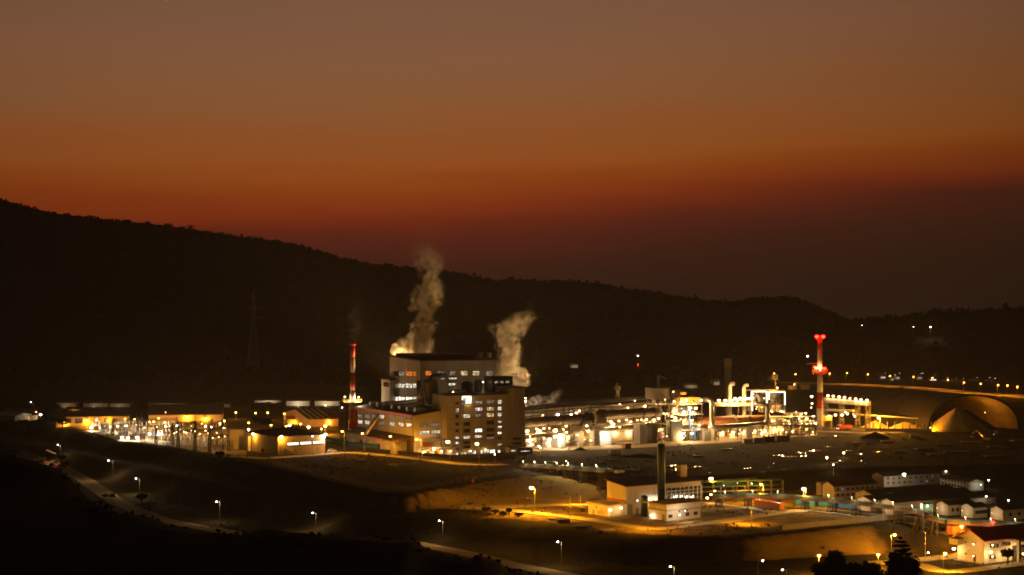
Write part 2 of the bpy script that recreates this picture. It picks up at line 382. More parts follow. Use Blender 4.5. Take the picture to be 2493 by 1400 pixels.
road('plant_road', 'sodium lit road along the front of the plant', [(560, 1110), (640, 1117), (676, 1115), (760, 1109), (839, 1103), (909, 1107), (1021, 1119), (1105, 1129), (1180, 1133), (1230, 1131)], 7, mRoad)
road('loop_road', 'yellow lit concrete loop road round the small white plant',
     [(1120, 1236), (1180, 1239), (1250, 1244), (1404, 1262), (1500, 1277), (1580, 1288), (1625, 1287), (1700, 1278), (1799, 1264), (1899, 1250), (1985, 1240)], 6, mRoad)
road('loop_road', 'narrow yellow road behind the small white plant', [(1180, 1237), (1300, 1232), (1430, 1229)], 4, mRoad)
road('loop_road', 'short road joining the loop behind the orange container', [(1700, 1222), (1790, 1233), (1860, 1243), (1900, 1248)], 5, mRoad)
road('camp_road', 'orange lit road under the belt conveyor', [(1985, 1240), (2030, 1246), (2100, 1254), (2180, 1260), (2250, 1272), (2330, 1291), (2450, 1300)], 11, mRoad)
road('valley_road', 'pale winding road on the dark hillside below the plant',
     [(40, 1105), (75, 1117), (110, 1128), (150, 1143), (190, 1160), (225, 1182), (255, 1202), (285, 1222), (330, 1242), (395, 1266), (480, 1283), (580, 1299), (720, 1312), (860, 1320), (1000, 1326),
      (1080, 1337), (1160, 1354), (1240, 1374), (1330, 1392), (1420, 1410)], 8, mTrack, kerb=False)
road('station_road', 'yellow road leading to the fire station', [(2110, 1372), (2180, 1369), (2240, 1364), (2300, 1357), (2345, 1351)], 6, mRoad)
road('station_road', 'yellow road curving past the front of the fire station', [(2180, 1369), (2240, 1377), (2270, 1387), (2304, 1393), (2350, 1391), (2420, 1382), (2520, 1370)], 6, mRoad)
road('ridge_road', 'far sodium lit road behind the storage dome', [(1870, 931), (1950, 933), (2010, 935), (2070, 936), (2140, 940), (2220, 944), (2290, 950), (2360, 957), (2440, 962), (2560, 972)], 26, mRoad)
road('dome_road', 'yellow lit road in front of the storage dome', [(1990, 1051), (2050, 1052), (2110, 1055), (2200, 1054)], 7, mRoad)

def yard(name, label, px, mat, lift=.1):
    m = MB(); m.quad(*[tuple(p+Vector((0, 0, lift))) for p in (G(*q) for q in px)]); return tag(m.build(name, mat), label, kind='structure')
mYard = M('yard_paving', (.22, .165, .10), .75, 0, .35, .12, .3)
yard('yard_paving', 'pale bare yard in front of the kilns', [(1286, 1099), (1480, 1094), (1640, 1086), (1800, 1076), (1990, 1060), (1990, 1046), (1690, 1055), (1400, 1062), (1288, 1070)], mYard)
yard('yard_paving', 'lit gravel floor of the switchyard', [(175, 1040), (230, 1055), (282, 1071), (400, 1085), (520, 1104), (600, 1110), (600, 1075), (560, 1048), (400, 1034), (200, 1026)], mYard)

mWater = M('puddle_water', (.02, .018, .015), .09, 0, .2, .3, .05)
def puddle(px, py, a, b, seed):
    R = random.Random(seed); c0 = G(px, py); m = MB(); pts = []
    for k in range(18):
        t = 2*math.pi*k/18; q = .65+.5*R.random(); p = plane(px+a*q*math.cos(t), py+b*q*math.sin(t), c0.z); pts.append((p.x, p.y, c0.z+.16))
    m.quad(*pts); tag(m.build('puddle', mWater), 'shallow puddle shining on the dark ground', kind='structure')
PUD = [(878, 1120, 17, 2), (962, 1131, 34, 2.2), (1005, 1129, 12, 2), (962, 1136, 22, 1.2), (1190, 1163, 12, 1.2), (1347, 1109, 10, 2), (1384, 1123, 14, 1.3), (1372, 1134, 16, 2), (1640, 1134, 22, 2), (1665, 1140, 30, 2), (1700, 1137, 18, 2),
       (1645, 1145, 14, 1.2), (1718, 1142, 10, 1.4), (1726, 1152, 7, 1), (1895, 1109, 16, 2.2), (1920, 1112, 22, 2.6), (1955, 1111, 14, 2), (1948, 1103, 20, 2), (1985, 1098, 26, 2.5), (2010, 1088, 16, 1.5),
       (2030, 1127, 14, 2), (2045, 1123, 10, 1.5), (2028, 1133, 5, 1), (2068, 1098, 12, 1.2), (2095, 1106, 12, 1.4), (2135, 1100, 18, 2.4), (2158, 1093, 9, 1.6), (1820, 1141, 12, 1.4), (1856, 1150, 9, 1.2), (1872, 1139, 6, 1), (1907, 1144, 5, 1),
       (1890, 1079, 12, 1.2), (1960, 1064, 10, 1.2), (2008, 1063, 8, 1.2), (2034, 1063, 10, 1.2), (2062, 1059, 12, 1.2), (1680, 1083, 10, 1.3), (2095, 1124, 10, 1), (1885, 1128, 6, 1), (1935, 1276, 10, 1), (1968, 1274, 14, 1.4),
       (2230, 1370, 12, 1), (2365, 1377, 14, 1.5), (2330, 1373, 12, 1.2)]
for i, (px, py, a, b) in enumerate(PUD): puddle(px, py, a*.8, b*.55, i)

# hills: a crest line in columns and rows at a given distance, falling to the valley floor
CREST = [(-900, 395), (-500, 432), (-200, 458), (0, 486), (50, 499), (130, 519), (210, 529), (280, 536), (400, 549), (520, 566), (570, 575), (650, 584), (720, 596), (800, 620), (860, 639), (950, 646), (1000, 654),
         (1080, 660), (1210, 684), (1300, 684), (1450, 688), (1500, 699), (1540, 705), (1620, 717), (1750, 736), (1800, 735), (1850, 726), (1910, 721), (1950, 731), (2000, 751), (2060, 781), (2200, 800), (2600, 820), (3400, 850)]
CREST2 = [(1500, 900), (1800, 850), (1960, 812), (2000, 800), (2050, 784), (2100, 777), (2200, 771), (2270, 760), (2330, 757), (2400, 756), (2493, 748), (2700, 738), (3000, 720), (3400, 705)]
def hill(name, label, crest, d0, d1, d2, pw, seed):
    pxs = np.arange(crest[0][0], crest[-1][0]+1, 12.0); pys = np.interp(pxs, [a for a, b in crest], [b for a, b in crest])
    cz = H-(pys-HZ)/F*d1; rows = np.linspace(0, 1, 26); v = []; w = len(pxs)
    hgt = lambda k, t: (cz[k]+2)*t**pw-2
    for t in rows:
        d = d0+(d1-d0)*t
        for k, px in enumerate(pxs):
            n = noise.fractal((px*.006+seed, t*3.5, seed), 1, 2, 4)*26*math.sin(math.pi*t)**.8
            v.append(((px-CX)/F*d, d, hgt(k, t)+n*t))
    for t in np.linspace(.15, 1, 5):
        d = d1+(d2-d1)*t
        for k, px in enumerate(pxs): v.append(((px-CX)/F*d, d, hgt(k, 1)*(1-t)**1.3-3*t))
    h = len(v)//w; i = (np.arange(h-1)[:, None]*w+np.arange(w-1)[None]).ravel(); f = np.stack([i, i+1, i+1+w, i+w], 1)
    me = bpy.data.meshes.new(name); me.from_pydata(v, [], f.tolist()); me.polygons.foreach_set('use_smooth', [True]*len(f)); me.materials.append(mForest)
    o = bpy.data.objects.new(name, me); COL.objects.link(o); tag(o, label, kind='structure')
    V = np.array(v)[:26*w].reshape(26, w, 3)
    return V
hv1 = hill('hills', 'long dark wooded ridge falling to the right against the dusk sky', CREST, 1480, 2500, 3600, 1.35, 1)
hv2 = hill('hills', 'nearer dark wooded hill at the right', CREST2, 1500, 2050, 3000, 1.2, 9)

mRubble = M('rubble', (.05, .036, .02), .95, 0, .5, .4)
def blob_np(rng):
    """one leafy crown: lumpy low sphere"""
    import bmesh
    bm = bmesh.new(); bmesh.ops.create_icosphere(bm, subdivisions=1, radius=1.0)
    v = np.array([q.co[:] for q in bm.verts]); f = np.array([[q.index for q in t.verts] for t in bm.faces]); bm.free(); return v, f
def wood(name, label, spots, mat, seed):
    """a far wood that reads as one mass: many lumpy crowns on thin trunks"""
    rng = np.random.default_rng(seed); bv, bf = blob_np(rng); V = []; Fc = []; off = 0
    for (x, y, z, r, hh) in spots:
        lobes = rng.integers(2, 4)
        for q in range(lobes):
            ox, oy, oz = rng.normal(0, .38, 3); s = r*rng.uniform(.5, .9)
            vv = bv*(1+rng.normal(0, .22, (len(bv), 1)))*np.array([s, s, s*hh*.8])+np.array([x+ox*r, y+oy*r, z+r*hh*(.75+oz*.6)])
            V.append(vv); Fc.append(bf+off); off += len(bv)
        t = np.array([[x-.3, y, z-2], [x+.3, y, z-2], [x+.15, y, z+r*hh], [x-.15, y, z+r*hh]]); V.append(t); Fc.append(np.array([[off, off+1, off+2], [off, off+2, off+3]])); off += 4
    V = np.concatenate(V); Fc = np.concatenate(Fc)
    me = bpy.data.meshes.new(name); me.from_pydata(V.tolist(), [], Fc.tolist()); me.materials.append(mat)
    o = bpy.data.objects.new(name, me); COL.objects.link(o); return tag(o, label, kind='stuff')
rng = np.random.default_rng(11)
def spots_on(V, n, tmin, tmax, seed, size, crest_n):
    rng = np.random.default_rng(seed); out = []; R, Wd = V.shape[:2]
    for i in range(n+crest_n):
        u = rng.uniform(0, Wd-1.01); t = rng.uniform(tmin, tmax)*(R-1) if i < n else rng.uniform(.955, .998)*(R-1)
        a, b = int(u), int(t); a2, b2 = min(a+1, Wd-1), min(b+1, R-1); fu, ft = u-a, t-b
        p = (V[b, a]*(1-fu)+V[b, a2]*fu)*(1-ft)+(V[b2, a]*(1-fu)+V[b2, a2]*fu)*ft
        big = (1.7 if rng.random() < .03 else 1.0)*(.62 if i >= n else 1)
        out.append((p[0], p[1], p[2], rng.uniform(.4, 1.0)*size*big, rng.uniform(.7, 1.5)))
    return out
wood('forest', 'dark forest covering the long ridge', spots_on(hv1, 1500, .02, .95, 4, 4.6, 2800), mForest, 4)
wood('forest', 'dark forest covering the right hill', spots_on(hv2, 500, .05, .95, 5, 4.0, 1100), mForest, 5)
fl = []
for i in range(420):
    px = rng.uniform(-150, 1900); py = rng.uniform(905, 941); p = plane(px, py, 0); fl.append((p.x, p.y, -.5, rng.uniform(2.5, 5.5), rng.uniform(.9, 1.6)))
wood('forest', 'dark tree belt along the valley floor behind the plant', fl, mForest, 6)

R = random.Random(77); tf = []; rb = []
def scatter(n, x0, x1, y0, y1, out, s0, s1):
    for _ in range(n):
        x, y = R.uniform(x0, x1), R.uniform(y0, y1)
        if noise.noise((x*.05, y*.05, 2.5)) < -.05: continue
        out.append((x, y, gz(x, y)-.1, R.uniform(s0, s1), R.uniform(.5, 1.1)))
scatter(2600, -150, 95, 560, 770, tf, .2, .55); scatter(900, 20, 190, 505, 560, tf, .15, .45); scatter(700, 60, 230, 560, 640, tf, .15, .4)
wood('dry_grass', 'dry grass tufts and low weeds over the slopes below the plant', tf, mTuft, 21)
scatter(1100, 0, 290, 640, 860, rb, .15, .6)
wood('rubble', 'low rubble and spoil scattered over the dark yard', rb, mRubble, 22)
# the dark foreground hillside the view looks over
def near_hill():
    sil = [(-700, 1035), (-200, 1080), (0, 1104), (50, 1116), (100, 1130), (140, 1143), (165, 1160), (190, 1196), (230, 1222), (290, 1247), (345, 1254), (385, 1264), (410, 1281), (500, 1292), (585, 1302), (640, 1290), (760, 1301), (900, 1309), (1010, 1316),
           (1035, 1334), (1060, 1346), (1140, 1361), (1165, 1349), (1215, 1361), (1240, 1386), (1340, 1402), (1420, 1420), (1600, 1440), (1900, 1470), (2500, 1490), (3200, 1500)]
    pxs = np.arange(-700, 3201, 10.0); pys = np.interp(pxs, [a for a, b in sil], [b for a, b in sil]); v = []; w = len(pxs); rows = []
    dr = 330.0
    for d in [40, 120, 200, 260, 300, 320, 330, 338, 350, 370, 400]:
        for k, px in enumerate(pxs):
            z0 = H-(pys[k]-HZ)/F*dr; x = (px-CX)/F*dr
            if d <= dr: z = z0+(dr-d)*.02-(dr-d)**2*.00012
            else: z = z0-((d-dr)/70)**1.3*(z0+14)
            if d != dr: z -= .0
            z += (noise.noise((x*.08, d*.08, 3))*.8+noise.noise((x*.3, d*.3, 8))*.35)*(1 if d > 250 else 0)
            v.append((x, d, z))
    h = len(v)//w; i = (np.arange(h-1)[:, None]*w+np.arange(w-1)[None]).ravel(); f = np.stack([i, i+1, i+1+w, i+w], 1)
    me = bpy.data.meshes.new('hillside'); me.from_pydata(v, [], f.tolist()); me.polygons.foreach_set('use_smooth', [True]*len(f)); me.materials.append(mScrub)
    o = bpy.data.objects.new('hillside', me); COL.objects.link(o); tag(o, 'dark scrub covered hillside in the foreground', kind='structure')
    sp = []
    R = random.Random(5)
    for k in range(900):
        px = R.uniform(-100, 1500); z0 = H-(np.interp(px, [a for a, b in sil], [b for a, b in sil])-HZ)/F*dr
        q = R.uniform(-30, 3); sp.append(((px-CX)/F*dr, dr+q, z0-.35, R.uniform(.15, .5)*(1.8 if R.random() < .05 else 1), R.uniform(.6, 1.2)))
    wood('undergrowth', 'dark bushes covering the foreground slope', sp, mScrub, 8)
near_hill()

# ------------------------------------------------------------------ box buildings measured from three corners
class Bld:
    def __init__(s, name, label, cat, near, right, left, top, ang=28, z=None, group=None):
        s.C = G(*near) if z is None else plane(near[0], near[1], z); a = math.radians(ang)
        s.v = Vector((math.cos(a), math.sin(a), 0)); s.u = Vector((-math.sin(a), math.cos(a), 0)); s.a = a
        s.L = s.along(right, s.v); s.W = s.along(left, s.u); s.h = (near[1]-top)*s.C.y/F
        s.root = thing(name, label, cat, s.C, a, group)
    def along(s, px, d): k = (px-CX)/F; return (k*s.C.y-s.C.x)/(d.x-k*d.y)
    def on(s, face, px, py, off=0):
        """a point of the right face ('r') or the left face ('l') in the building's own axes"""
        d = s.v if face == 'r' else s.u; o = s.C+(s.u if face == 'r' else s.v)*off; k = (px-CX)/F
        t = (k*o.y-o.x)/(d.x-k*d.y); y = o.y+t*d.y; return t, H-(py-HZ)/F*y-s.C.z
    def part(s, name, mat, mb, parent=None): return mb.build(name, mat, parent or s.root)
    def slab(s, mb, face, t0, t1, z0, z1, o0, o1):
        """box on a face between depths o0..o1 outward of the wall"""
        if face == 'r': mb.box(t0, -o1, z0, t1, -o0, z1)
        else: mb.box(-o1, t0, z0, -o0, t1, z1)
        return mb
    def rect(s, name, face, x0, y0, x1, y1, mat, o0=-.1, o1=.12, off=0):
        ta, zb = s.on(face, x0, (y0+y1)/2, off); tb, _ = s.on(face, x1, (y0+y1)/2, off); xm = (x0+x1)/2; _, z1 = s.on(face, xm, y0, off); _, z0 = s.on(face, xm, y1, off)
        ta, tb = min(ta, tb), max(ta, tb); return s.part(name, mat, s.slab(MB(), face, ta, tb, z0, z1, o0-off, o1-off))
    def win(s, face, x0, y0, x1, y1, mat, nx=2, ny=2, off=0, name='window'):
        ta, _ = s.on(face, x0, (y0+y1)/2, off); tb, _ = s.on(face, x1, (y0+y1)/2, off); xm = (x0+x1)/2; _, z1 = s.on(face, xm, y0, off); _, z0 = s.on(face, xm, y1, off)
        ta, tb = min(ta, tb), max(ta, tb); m = MB(); w = .13
        for i in range(nx+1):
            x = ta+(tb-ta)*i/nx; s.slab(m, face, x-w/2, x+w/2, z0, z1, -off, .16-off)
        for i in range(ny+1):
            z = z0+(z1-z0)*i/ny; s.slab(m, face, ta-w/2, tb+w/2, z-w/2, z+w/2, .02-off, .18-off)
        fr = s.part(name, mSteel, m)
        s.part('pane', mat, s.slab(MB(), face, ta, tb, z0, z1, -.05-off, .08-off), fr); return fr
    def walls(s, mat, h=None, name='wall'):
        return s.part(name, mat, MB().box(0, 0, -1.0, s.L, s.W, h or s.h))
    def flat_roof(s, mat, over=.4, th=.5, name='roof', h=None):
        h = h or s.h; return s.part(name, mat, MB().box(-over, -over, h+.003, s.L+over, s.W+over, h+th))
    def gable(s, mat, rise, along='u', over=.5, wallmat=None, th=.25):
        """ridge along u (gable shown on the right face) or along v (gable shown on the left face)"""
        L, Wd, h = s.L, s.W, s.h; m = MB()
        if along == 'v':
            k = rise/(Wd/2)
            for sgn in (0, 1):
                y0, ym = (-over, Wd/2) if sgn == 0 else (Wd+over, Wd/2); z0 = h-over*k+.02
                a = [(-over, y0, z0), (L+over, y0, z0), (L+over, ym, h+rise+.02), (-over, ym, h+rise+.02)]
                m.quad(*a); m.quad(*[(x, y, z+th) for x, y, z in a])
                for i in range(4):
                    p, q = a[i], a[(i+1) % 4]; m.quad(p, q, (q[0], q[1], q[2]+th), (p[0], p[1], p[2]+th))
            if wallmat:
                for x in (0, L): s.part('gable_wall', wallmat, MB().quad((x, 0, h), (x, Wd, h), (x, Wd/2, h+rise)))
        else:
            k = rise/(L/2)
            for sgn in (0, 1):
                x0, xm = (-over, L/2) if sgn == 0 else (L+over, L/2); z0 = h-over*k+.02
                a = [(x0, -over, z0), (x0, Wd+over, z0), (xm, Wd+over, h+rise+.02), (xm, -over, h+rise+.02)]
                m.quad(*a); m.quad(*[(x, y, z+th) for x, y, z in a])
                for i in range(4):
                    p, q = a[i], a[(i+1) % 4]; m.quad(p, q, (q[0], q[1], q[2]+th), (p[0], p[1], p[2]+th))
            if wallmat:
                for y in (0, Wd): s.part('gable_wall', wallmat, MB().quad((0, y, h), (L, y, h), (L/2, y, h+rise)))
        return s.part('roof', mat, m)
    def mono(s, mat, z00, z10, z01, z11, over=.5, th=.3, wallmat=None):
        """single plane roof: heights at (0,0), (L,0), (0,W), (L,W)"""
        L, Wd = s.L, s.W; m = MB()
        a = [(-over, -over, z00), (L+over, -over, z10), (L+over, Wd+over, z11), (-over, Wd+over, z01)]
        m.quad(*a); m.quad(*[(x, y, z+th) for x, y, z in a])
        for i in range(4):
            p, q = a[i], a[(i+1) % 4]; m.quad(p, q, (q[0], q[1], q[2]+th), (p[0], p[1], p[2]+th))
        if wallmat:
            g = MB(); h = s.h-.02
            g.quad((0, 0, h), (L, 0, h), (L, 0, z10), (0, 0, z00)); g.quad((0, 0, h), (0, Wd, h), (0, Wd, z01), (0, 0, z00))
            g.quad((L, 0, h), (L, Wd, h), (L, Wd, z11), (L, 0, z10)); g.quad((0, Wd, h), (L, Wd, h), (L, Wd, z11), (0, Wd, z01))
            s.part('gable_wall', wallmat, g)
        return s.part('roof', mat, m)
    def lamp(s, kind, face, px, py, off=0, watts=None, scale=1.0, out=.9):
        t, z = s.on(face, px, py, off)
        loc = (t, -out+off, z) if face == 'r' else (-out+off, t, z)
        lp = lamp_head(s.root, kind, loc, 0, watts, scale)
        m = MB(); b = (0, out-.02, .3) if face == 'r' else (out-.02, 0, .3); m.beam((0, 0, .45), b, .1); m.build('bracket', mSteel, lp); return lp
def z1(x, y): return 800+x/4.242, 800+y/4.242
# ------------------------------------------------------------------ main production building
def foot(d, z=0): return HZ+(H-z)*F/d
tw = Bld('boiler_house', 'tall pale tower building with maroon roof and strip windows behind the machine hall', 'industrial building', (1023, 1088), 1222, 949, 880)
tw.walls(mWall, tw.h)
tw.mono(mRoofR, tw.h+.02, tw.h+.02, tw.h+1.5, tw.h+1.5, 1.0, .5, mWall)
m = MB().box(2, 5, tw.h+.6, tw.L*.72, tw.W-3, tw.h+3.2); mon = tw.part('roof_monitor', mRoof, m)
for i, (x0, x1, mat) in enumerate([(676, 722, mGlass), (730, 790, wDim), (797, 865, wOrange), (872, 908, wOrange)]):
    (a, b), (c_, d) = z1(x0, 442), z1(x1, 488); tw.win('l', a, b, c_, d, mat)
for x0, x1 in ((676, 718), (722, 792), (798, 866), (872, 908)):
    (a, b), (c_, d) = z1(x0, 568), z1(x1, 612); tw.win('l', a, b, c_, d, wDim if x0 < 700 else wWhite)
for x0, x1 in ((672, 716), (722, 788), (798, 868), (874, 910)):
    (a, b), (c_, d) = z1(x0, 705), z1(x1, 748); tw.win('l', a, b, c_, d, wBright if x0 < 800 else wWhite)
for x0, x1, mat in ((998, 1060, wOrange), (1118, 1190, wDim), (1242, 1312, wDim), (1363, 1434, wWarm), (1486, 1557, wWarm), (1627, 1700, wDim)):
    (a, b), (c_, d) = z1(x0, 438), z1(x1, 484); tw.win('r', a, b, c_, d, mat, 2, 3)
for x0, x1, y0, y1 in ((1240, 1324, 506, 522), (1160, 1198, 512, 522), (1240, 1308, 563, 588)):
    (a, b), (c_, d) = z1(x0, y0), z1(x1, y1); tw.win('r', a, b, c_, d, wWhite, 3, 1)
m = MB()
for k in range(6): m.box(3+k*6, -.12, 2, 3.3+k*6, .02, tw.h-9)
mj = MB()
for k in range(1, 5): mj.box(-.07, tw.W*k/5-.06, 2, -.004, tw.W*k/5+.06, tw.h-.2)
for k in range(3): mj.box(-.09, 0, 14+k*9.5, -.004, tw.W, 14.2+k*9.5)
tw.part('panel_joint', mWallD, mj)
for k in range(4): tw.part('roof_vent', mGalv, MB().lathe([(.7, tw.h), (.7, tw.h+3.0), (1.1, tw.h+3.2), (.3, tw.h+3.8)], 10, tw.L*.78+k*2.4, 5+k % 2*3))
tw.part('drainpipe', mGalv, MB().path([(.6, -.2, 0), (.6, -.2, tw.h-1)], .14, 6)); tw.part('cladding_joint', mWallD, m)

wg = Bld('side_wing', 'narrow pale side wing left of the tower with one window', 'industrial building', (949, foot(822)), 958, 928.5, 926)
wg.L = 5; wg.walls(mWall); wg.flat_roof(mRoof, .4, .4); (a, b), (c_, d) = z1(568, 556), z1(622, 600); wg.win('l', a, b, c_, d, mGlass)

hall = Bld('machine_hall', 'long low hall with red eave and two rows of windows beside the left chimney', 'industrial building', (1008, 1108), 1087, 870, 1012, 27)
hall.walls(mWall); zt = hall.on('r', 1087, 997)[1]
hall.mono(mRoof, hall.h, zt, hall.h, zt, .9, .35, mWall)
hall.part('eave_trim', mTrim, MB().box(-1.15, -.9, hall.h-.9, -.92, hall.W+.9, hall.h+.35))
for i, x in enumerate((330, 402, 475, 553, 660, 750, 830)):
    y = 905+(x-330)*.02
    for q, yy in enumerate((y, y+58+ (x-330)*.045)):
        (a, b), (c_, d) = z1(x-24, yy-17), z1(x+24, yy+19); hall.win('l', a, b, c_, d, [wDim, wWhite, wDim, wWhite, wDim, wDim, wWhite, wDim, wDim, wWhite, wDim, mGlass, wDim, mGlass][(i*2+q) % 14], 2, 2)
for x0, x1, y0, y1, mat in ((942, 1040, 984, 1014, wDim), (1056, 1150, 976, 1006, wDim), (938, 1040, 1058, 1090, wWhite), (1060, 1152, 1050, 1082, wWhite)):
    (a, b), (c_, d) = z1(x0, y0), z1(x1, y1); hall.win('r', a, b, c_, d, mat, 4, 2)
for k in range(7):
    t = hall.W*(.08+.13*k); hall.part('skylight', M('skylight_sheet', (.30, .29, .26), .4, 0, .2), MB().box(3.2, t, hall.h+1.2, 8.2, t+2.4, hall.h+3.0))
m = MB()   # lean-to along the left face
W2 = hall.W*.98; m.quad((-7, .5, 6.2), (-.12, .5, 8.6), (-.12, W2, 8.6), (-7, W2, 6.2)); m.quad((-7, .5, 5.8), (-7, W2, 5.8), (-.12, W2, 8.2), (-.12, .5, 8.2)); m.quad((-7, .5, 5.8), (-.12, .5, 8.2), (-.12, .5, 8.6), (-7, .5, 6.2)); m.quad((-7, .5, 5.8), (-7, .5, 6.2), (-7, W2, 6.2), (-7, W2, 5.8))
hall.part('lean_to_roof', M('brown_roof', (.07, .04, .025), .7), m)
hall.part('lean_to_wall', mWall, MB().box(-6.5, 8, -1, -.15, W2-.6, 5.75)); hall.part('fascia', mTrim, MB().box(-7.2, 20, 5.2, -7.01, W2*.75, 5.95))
for k in range(5):
    t = 14+k*11; hall.part('door', mGlass if k % 2 else mWhite, MB().box(-6.62, t, -.5, -6.5, t+3.4, 3.4))

bk = Bld('process_block', 'big pale eight storey block with scattered lit windows in front of the tower', 'industrial building', (1087.5, 1108), 1237, 1050, 964.5, 28)
bk.W = 15; bk.walls(mWall); bk.flat_roof(mRoof, .35, .45)
Sx = bk.along(1275, bk.v)
_, zst = bk.on('r', 1255, 944); st = bk.part('stair_tower', mWallD, MB().box(bk.L+.02, -1.2, -1, Sx, 13, zst)); bk.part('tower_cap', mRoof, MB().box(bk.L-.3, -1.5, zst+.003, Sx+.3, 13.3, zst+.5), st)
WINS = {(1327, 32): [(772, 22, mGlass), (842, 40, wPink), (905, 34, mGlass), (987, 30, mGlass), (1055, 30, mGlass), (1126, 22, wBright), (1181, 24, wBright), (1240, 26, mGlass)],
        (1423, 72): [(903, 40, wWhite), (985, 38, mGlass), (1055, 38, mGlass), (1122, 28, wWhite), (1176, 28, mGlass), (1222, 28, mGlass)],
        (1548, 74): [(762, 30, wDim), (833, 34, wPink), (896, 30, wDim), (1050, 38, wBright), (1113, 26, wWhite)],
        (1668, 74): [(755, 32, wDim), (828, 36, wWarm), (891, 40, wWarm), (971, 36, mGlass), (1045, 36, mGlass), (1102, 20, mGlass), (1134, 24, wDim)],
        (1766, 40): [(756, 38, wWhite), (825, 38, wWhite), (888, 36, wWhite), (963, 20, wWhite), (1018, 22, wBright), (1078, 22, wBright), (1132, 24, mGlass), (1197, 18, wWhite)]}
for (x, w), col in WINS.items():
    for y, hh, mat in col:
        (a, b), (c_, d) = z1(x-w/2, y-hh/2), z1(x+w/2, y+hh/2); bk.win('r', a, b, c_, d, mat, 3 if w > 50 else 2, 2)
(a, b), (c_, d) = z1(1372, 692), z1(1478, 776)
op = bk.win('r', a, b, c_, d, wBright, 1, 1, name='loading_opening'); 
(a, b), (c_, d) = z1(1374, 738), z1(1412, 774); bk.rect('blue_drum', 'r', a, b, c_, d, mBlue, .09, .3); bk.rect('canopy', 'r', z1(1366, 0)[0], z1(0, 684)[1], z1(1484, 0)[0], z1(0, 693)[1], mSteel, 0, 1.6)
for x0, x1, y0, y1, mat in ((1312, 1336, 1282, 1326, wBright), (1360, 1420, 1272, 1320, wWarm), (1436, 1474, 1262, 1290, wPink), (1484, 1522, 1258, 1300, wWhite), (1570, 1592, 1256, 1296, wBright),
                            (1606, 1660, 1248, 1284, wWhite), (1664, 1718, 1248, 1284, wBright), (1746, 1772, 1254, 1292, wWhite)):
    (a, b), (c_, d) = z1(x0, y0), z1(x1, y1); bk.win('r', a, b, c_, d, mat, 2, 1, name='doorway')
for y0 in (1122, 1170):
    (a, b), (c_, d) = z1(1890, y0), z1(1972, y0+28); bk.rect('louvre', 'r', a, b, c_, d, mDark, 1.0, 1.35)
bk.part('drainpipe', mGalv, MB().path([(8.6, -.25, 0), (8.6, -.25, bk.h-1)], .16, 6))
m = MB()
for k in range(4): m.box(-.02, -.1, 6.4+k*5.1, bk.L, -.02, 6.65+k*5.1)
bk.part('floor_band', mWallD, m); m = MB()
for k in range(1, 9): m.box(bk.L*k/9-.06, -.07, .5, bk.L*k/9+.06, -.021, bk.h-.1)
bk.part('panel_joint', mWallD, m); m = MB()
for q in range(26): m.beam((bk.L-1.6, -.35, .6+q), (bk.L-.9, -.35, .6+q), .07)
m.beam((bk.L-1.6, -.35, .4), (bk.L-1.6, -.35, bk.h+.9), .09); m.beam((bk.L-.9, -.35, .4), (bk.L-.9, -.35, bk.h+.9), .09); bk.part('ladder', mGalv, m)
for q in range(5): bk.part('roof_vent', mGalv, MB().lathe([(.5, bk.h+.45), (.5, bk.h+1.4), (.8, bk.h+1.5), (.2, bk.h+1.9)], 10, 4+q*6.5, 6))
bk.lamp('spot', 'r', z1(1456, 0)[0], z1(0, 1262)[1]); bk.lamp('spot', 'r', z1(1436, 0)[0], z1(0, 742)[1], watts=500)
bk.lamp('tiny', 'r', 1277, 969)
for i, (px, y) in enumerate(((1095, 1098), (1180, 1094))): bk.lamp('spot', 'r', px, y)

# process gear between tower and block
gear = thing('dust_filter', 'dark boxy dust filter on stilts between the tower and the pale block', 'plant equipment', (at(1216, foot(786), 786).x, 786, 0), math.radians(28))
gm = inv(gear); zz = lambda py, d=786: H-(py-HZ)/F*d
gear_body = MB().box(-5.5, -3, zz(958), 5.6, 5, zz(916)).build('filter_body', mDark, gear)
m = MB()
for x in (-5, 0, 5):
    for y in (-2.5, 4.5): m.beam((x, y, 0), (x, y, zz(958)), .5)
m.build('support_frame', mSteel, gear); MB().box(-5.9, -4.2, zz(937), 5.9, -3.05, zz(936)).build('walkway', mGalv, gear)
for k in range(3): MB().box(-4.2+k*3, -3.1, zz(932), -2.4+k*3, -2.98, zz(927)).build('window', wDim, gear)
gear2 = thing('cyclone_vessel', 'dark cone bottomed cyclone vessel standing against the pale tower', 'plant equipment', (at(1048, foot(781), 781).x, 781, 0))
MB().lathe([(.8, zz(985, 781)), (3.2, zz(960, 781)), (3.9, zz(950, 781)), (3.9, zz(930, 781)), (2.6, zz(925, 781)), (1.0, zz(922, 781))], 18).build('vessel', mGrey, gear2, True)
MB().path([(0, 0, zz(922, 781)), (0, 0, zz(917, 781)), (2, 2, zz(914, 781)), (7, 5, zz(914, 781))], .9, 10).build('outlet_duct', mSteel, gear2, True)
m = MB()
for x, y in ((-3.6, -2), (3.6, -2), (-3.6, 2), (3.6, 2)): m.beam((x, y, 0), (x, y, zz(945, 781)), .4)
for z in (zz(970, 781), zz(990, 781), 6, 12): m.beam((-3.6, -2, z), (3.6, -2, z), .25); m.beam((-3.6, 2, z), (3.6, 2, z), .25)
m.build('support_frame', mSteel, gear2)
gear3 = thing('gas_cooler', 'pair of dark process vessels with a handrailed deck above the pale block', 'plant equipment', (at(1135, foot(784), 784).x, 784, 0), math.radians(28))
MB().lathe([(2.4, zz(962, 784)), (2.9, zz(955, 784)), (2.9, zz(934, 784)), (1.4, zz(929, 784))], 16, 1, 1).build('vessel', mDark, gear3, True)
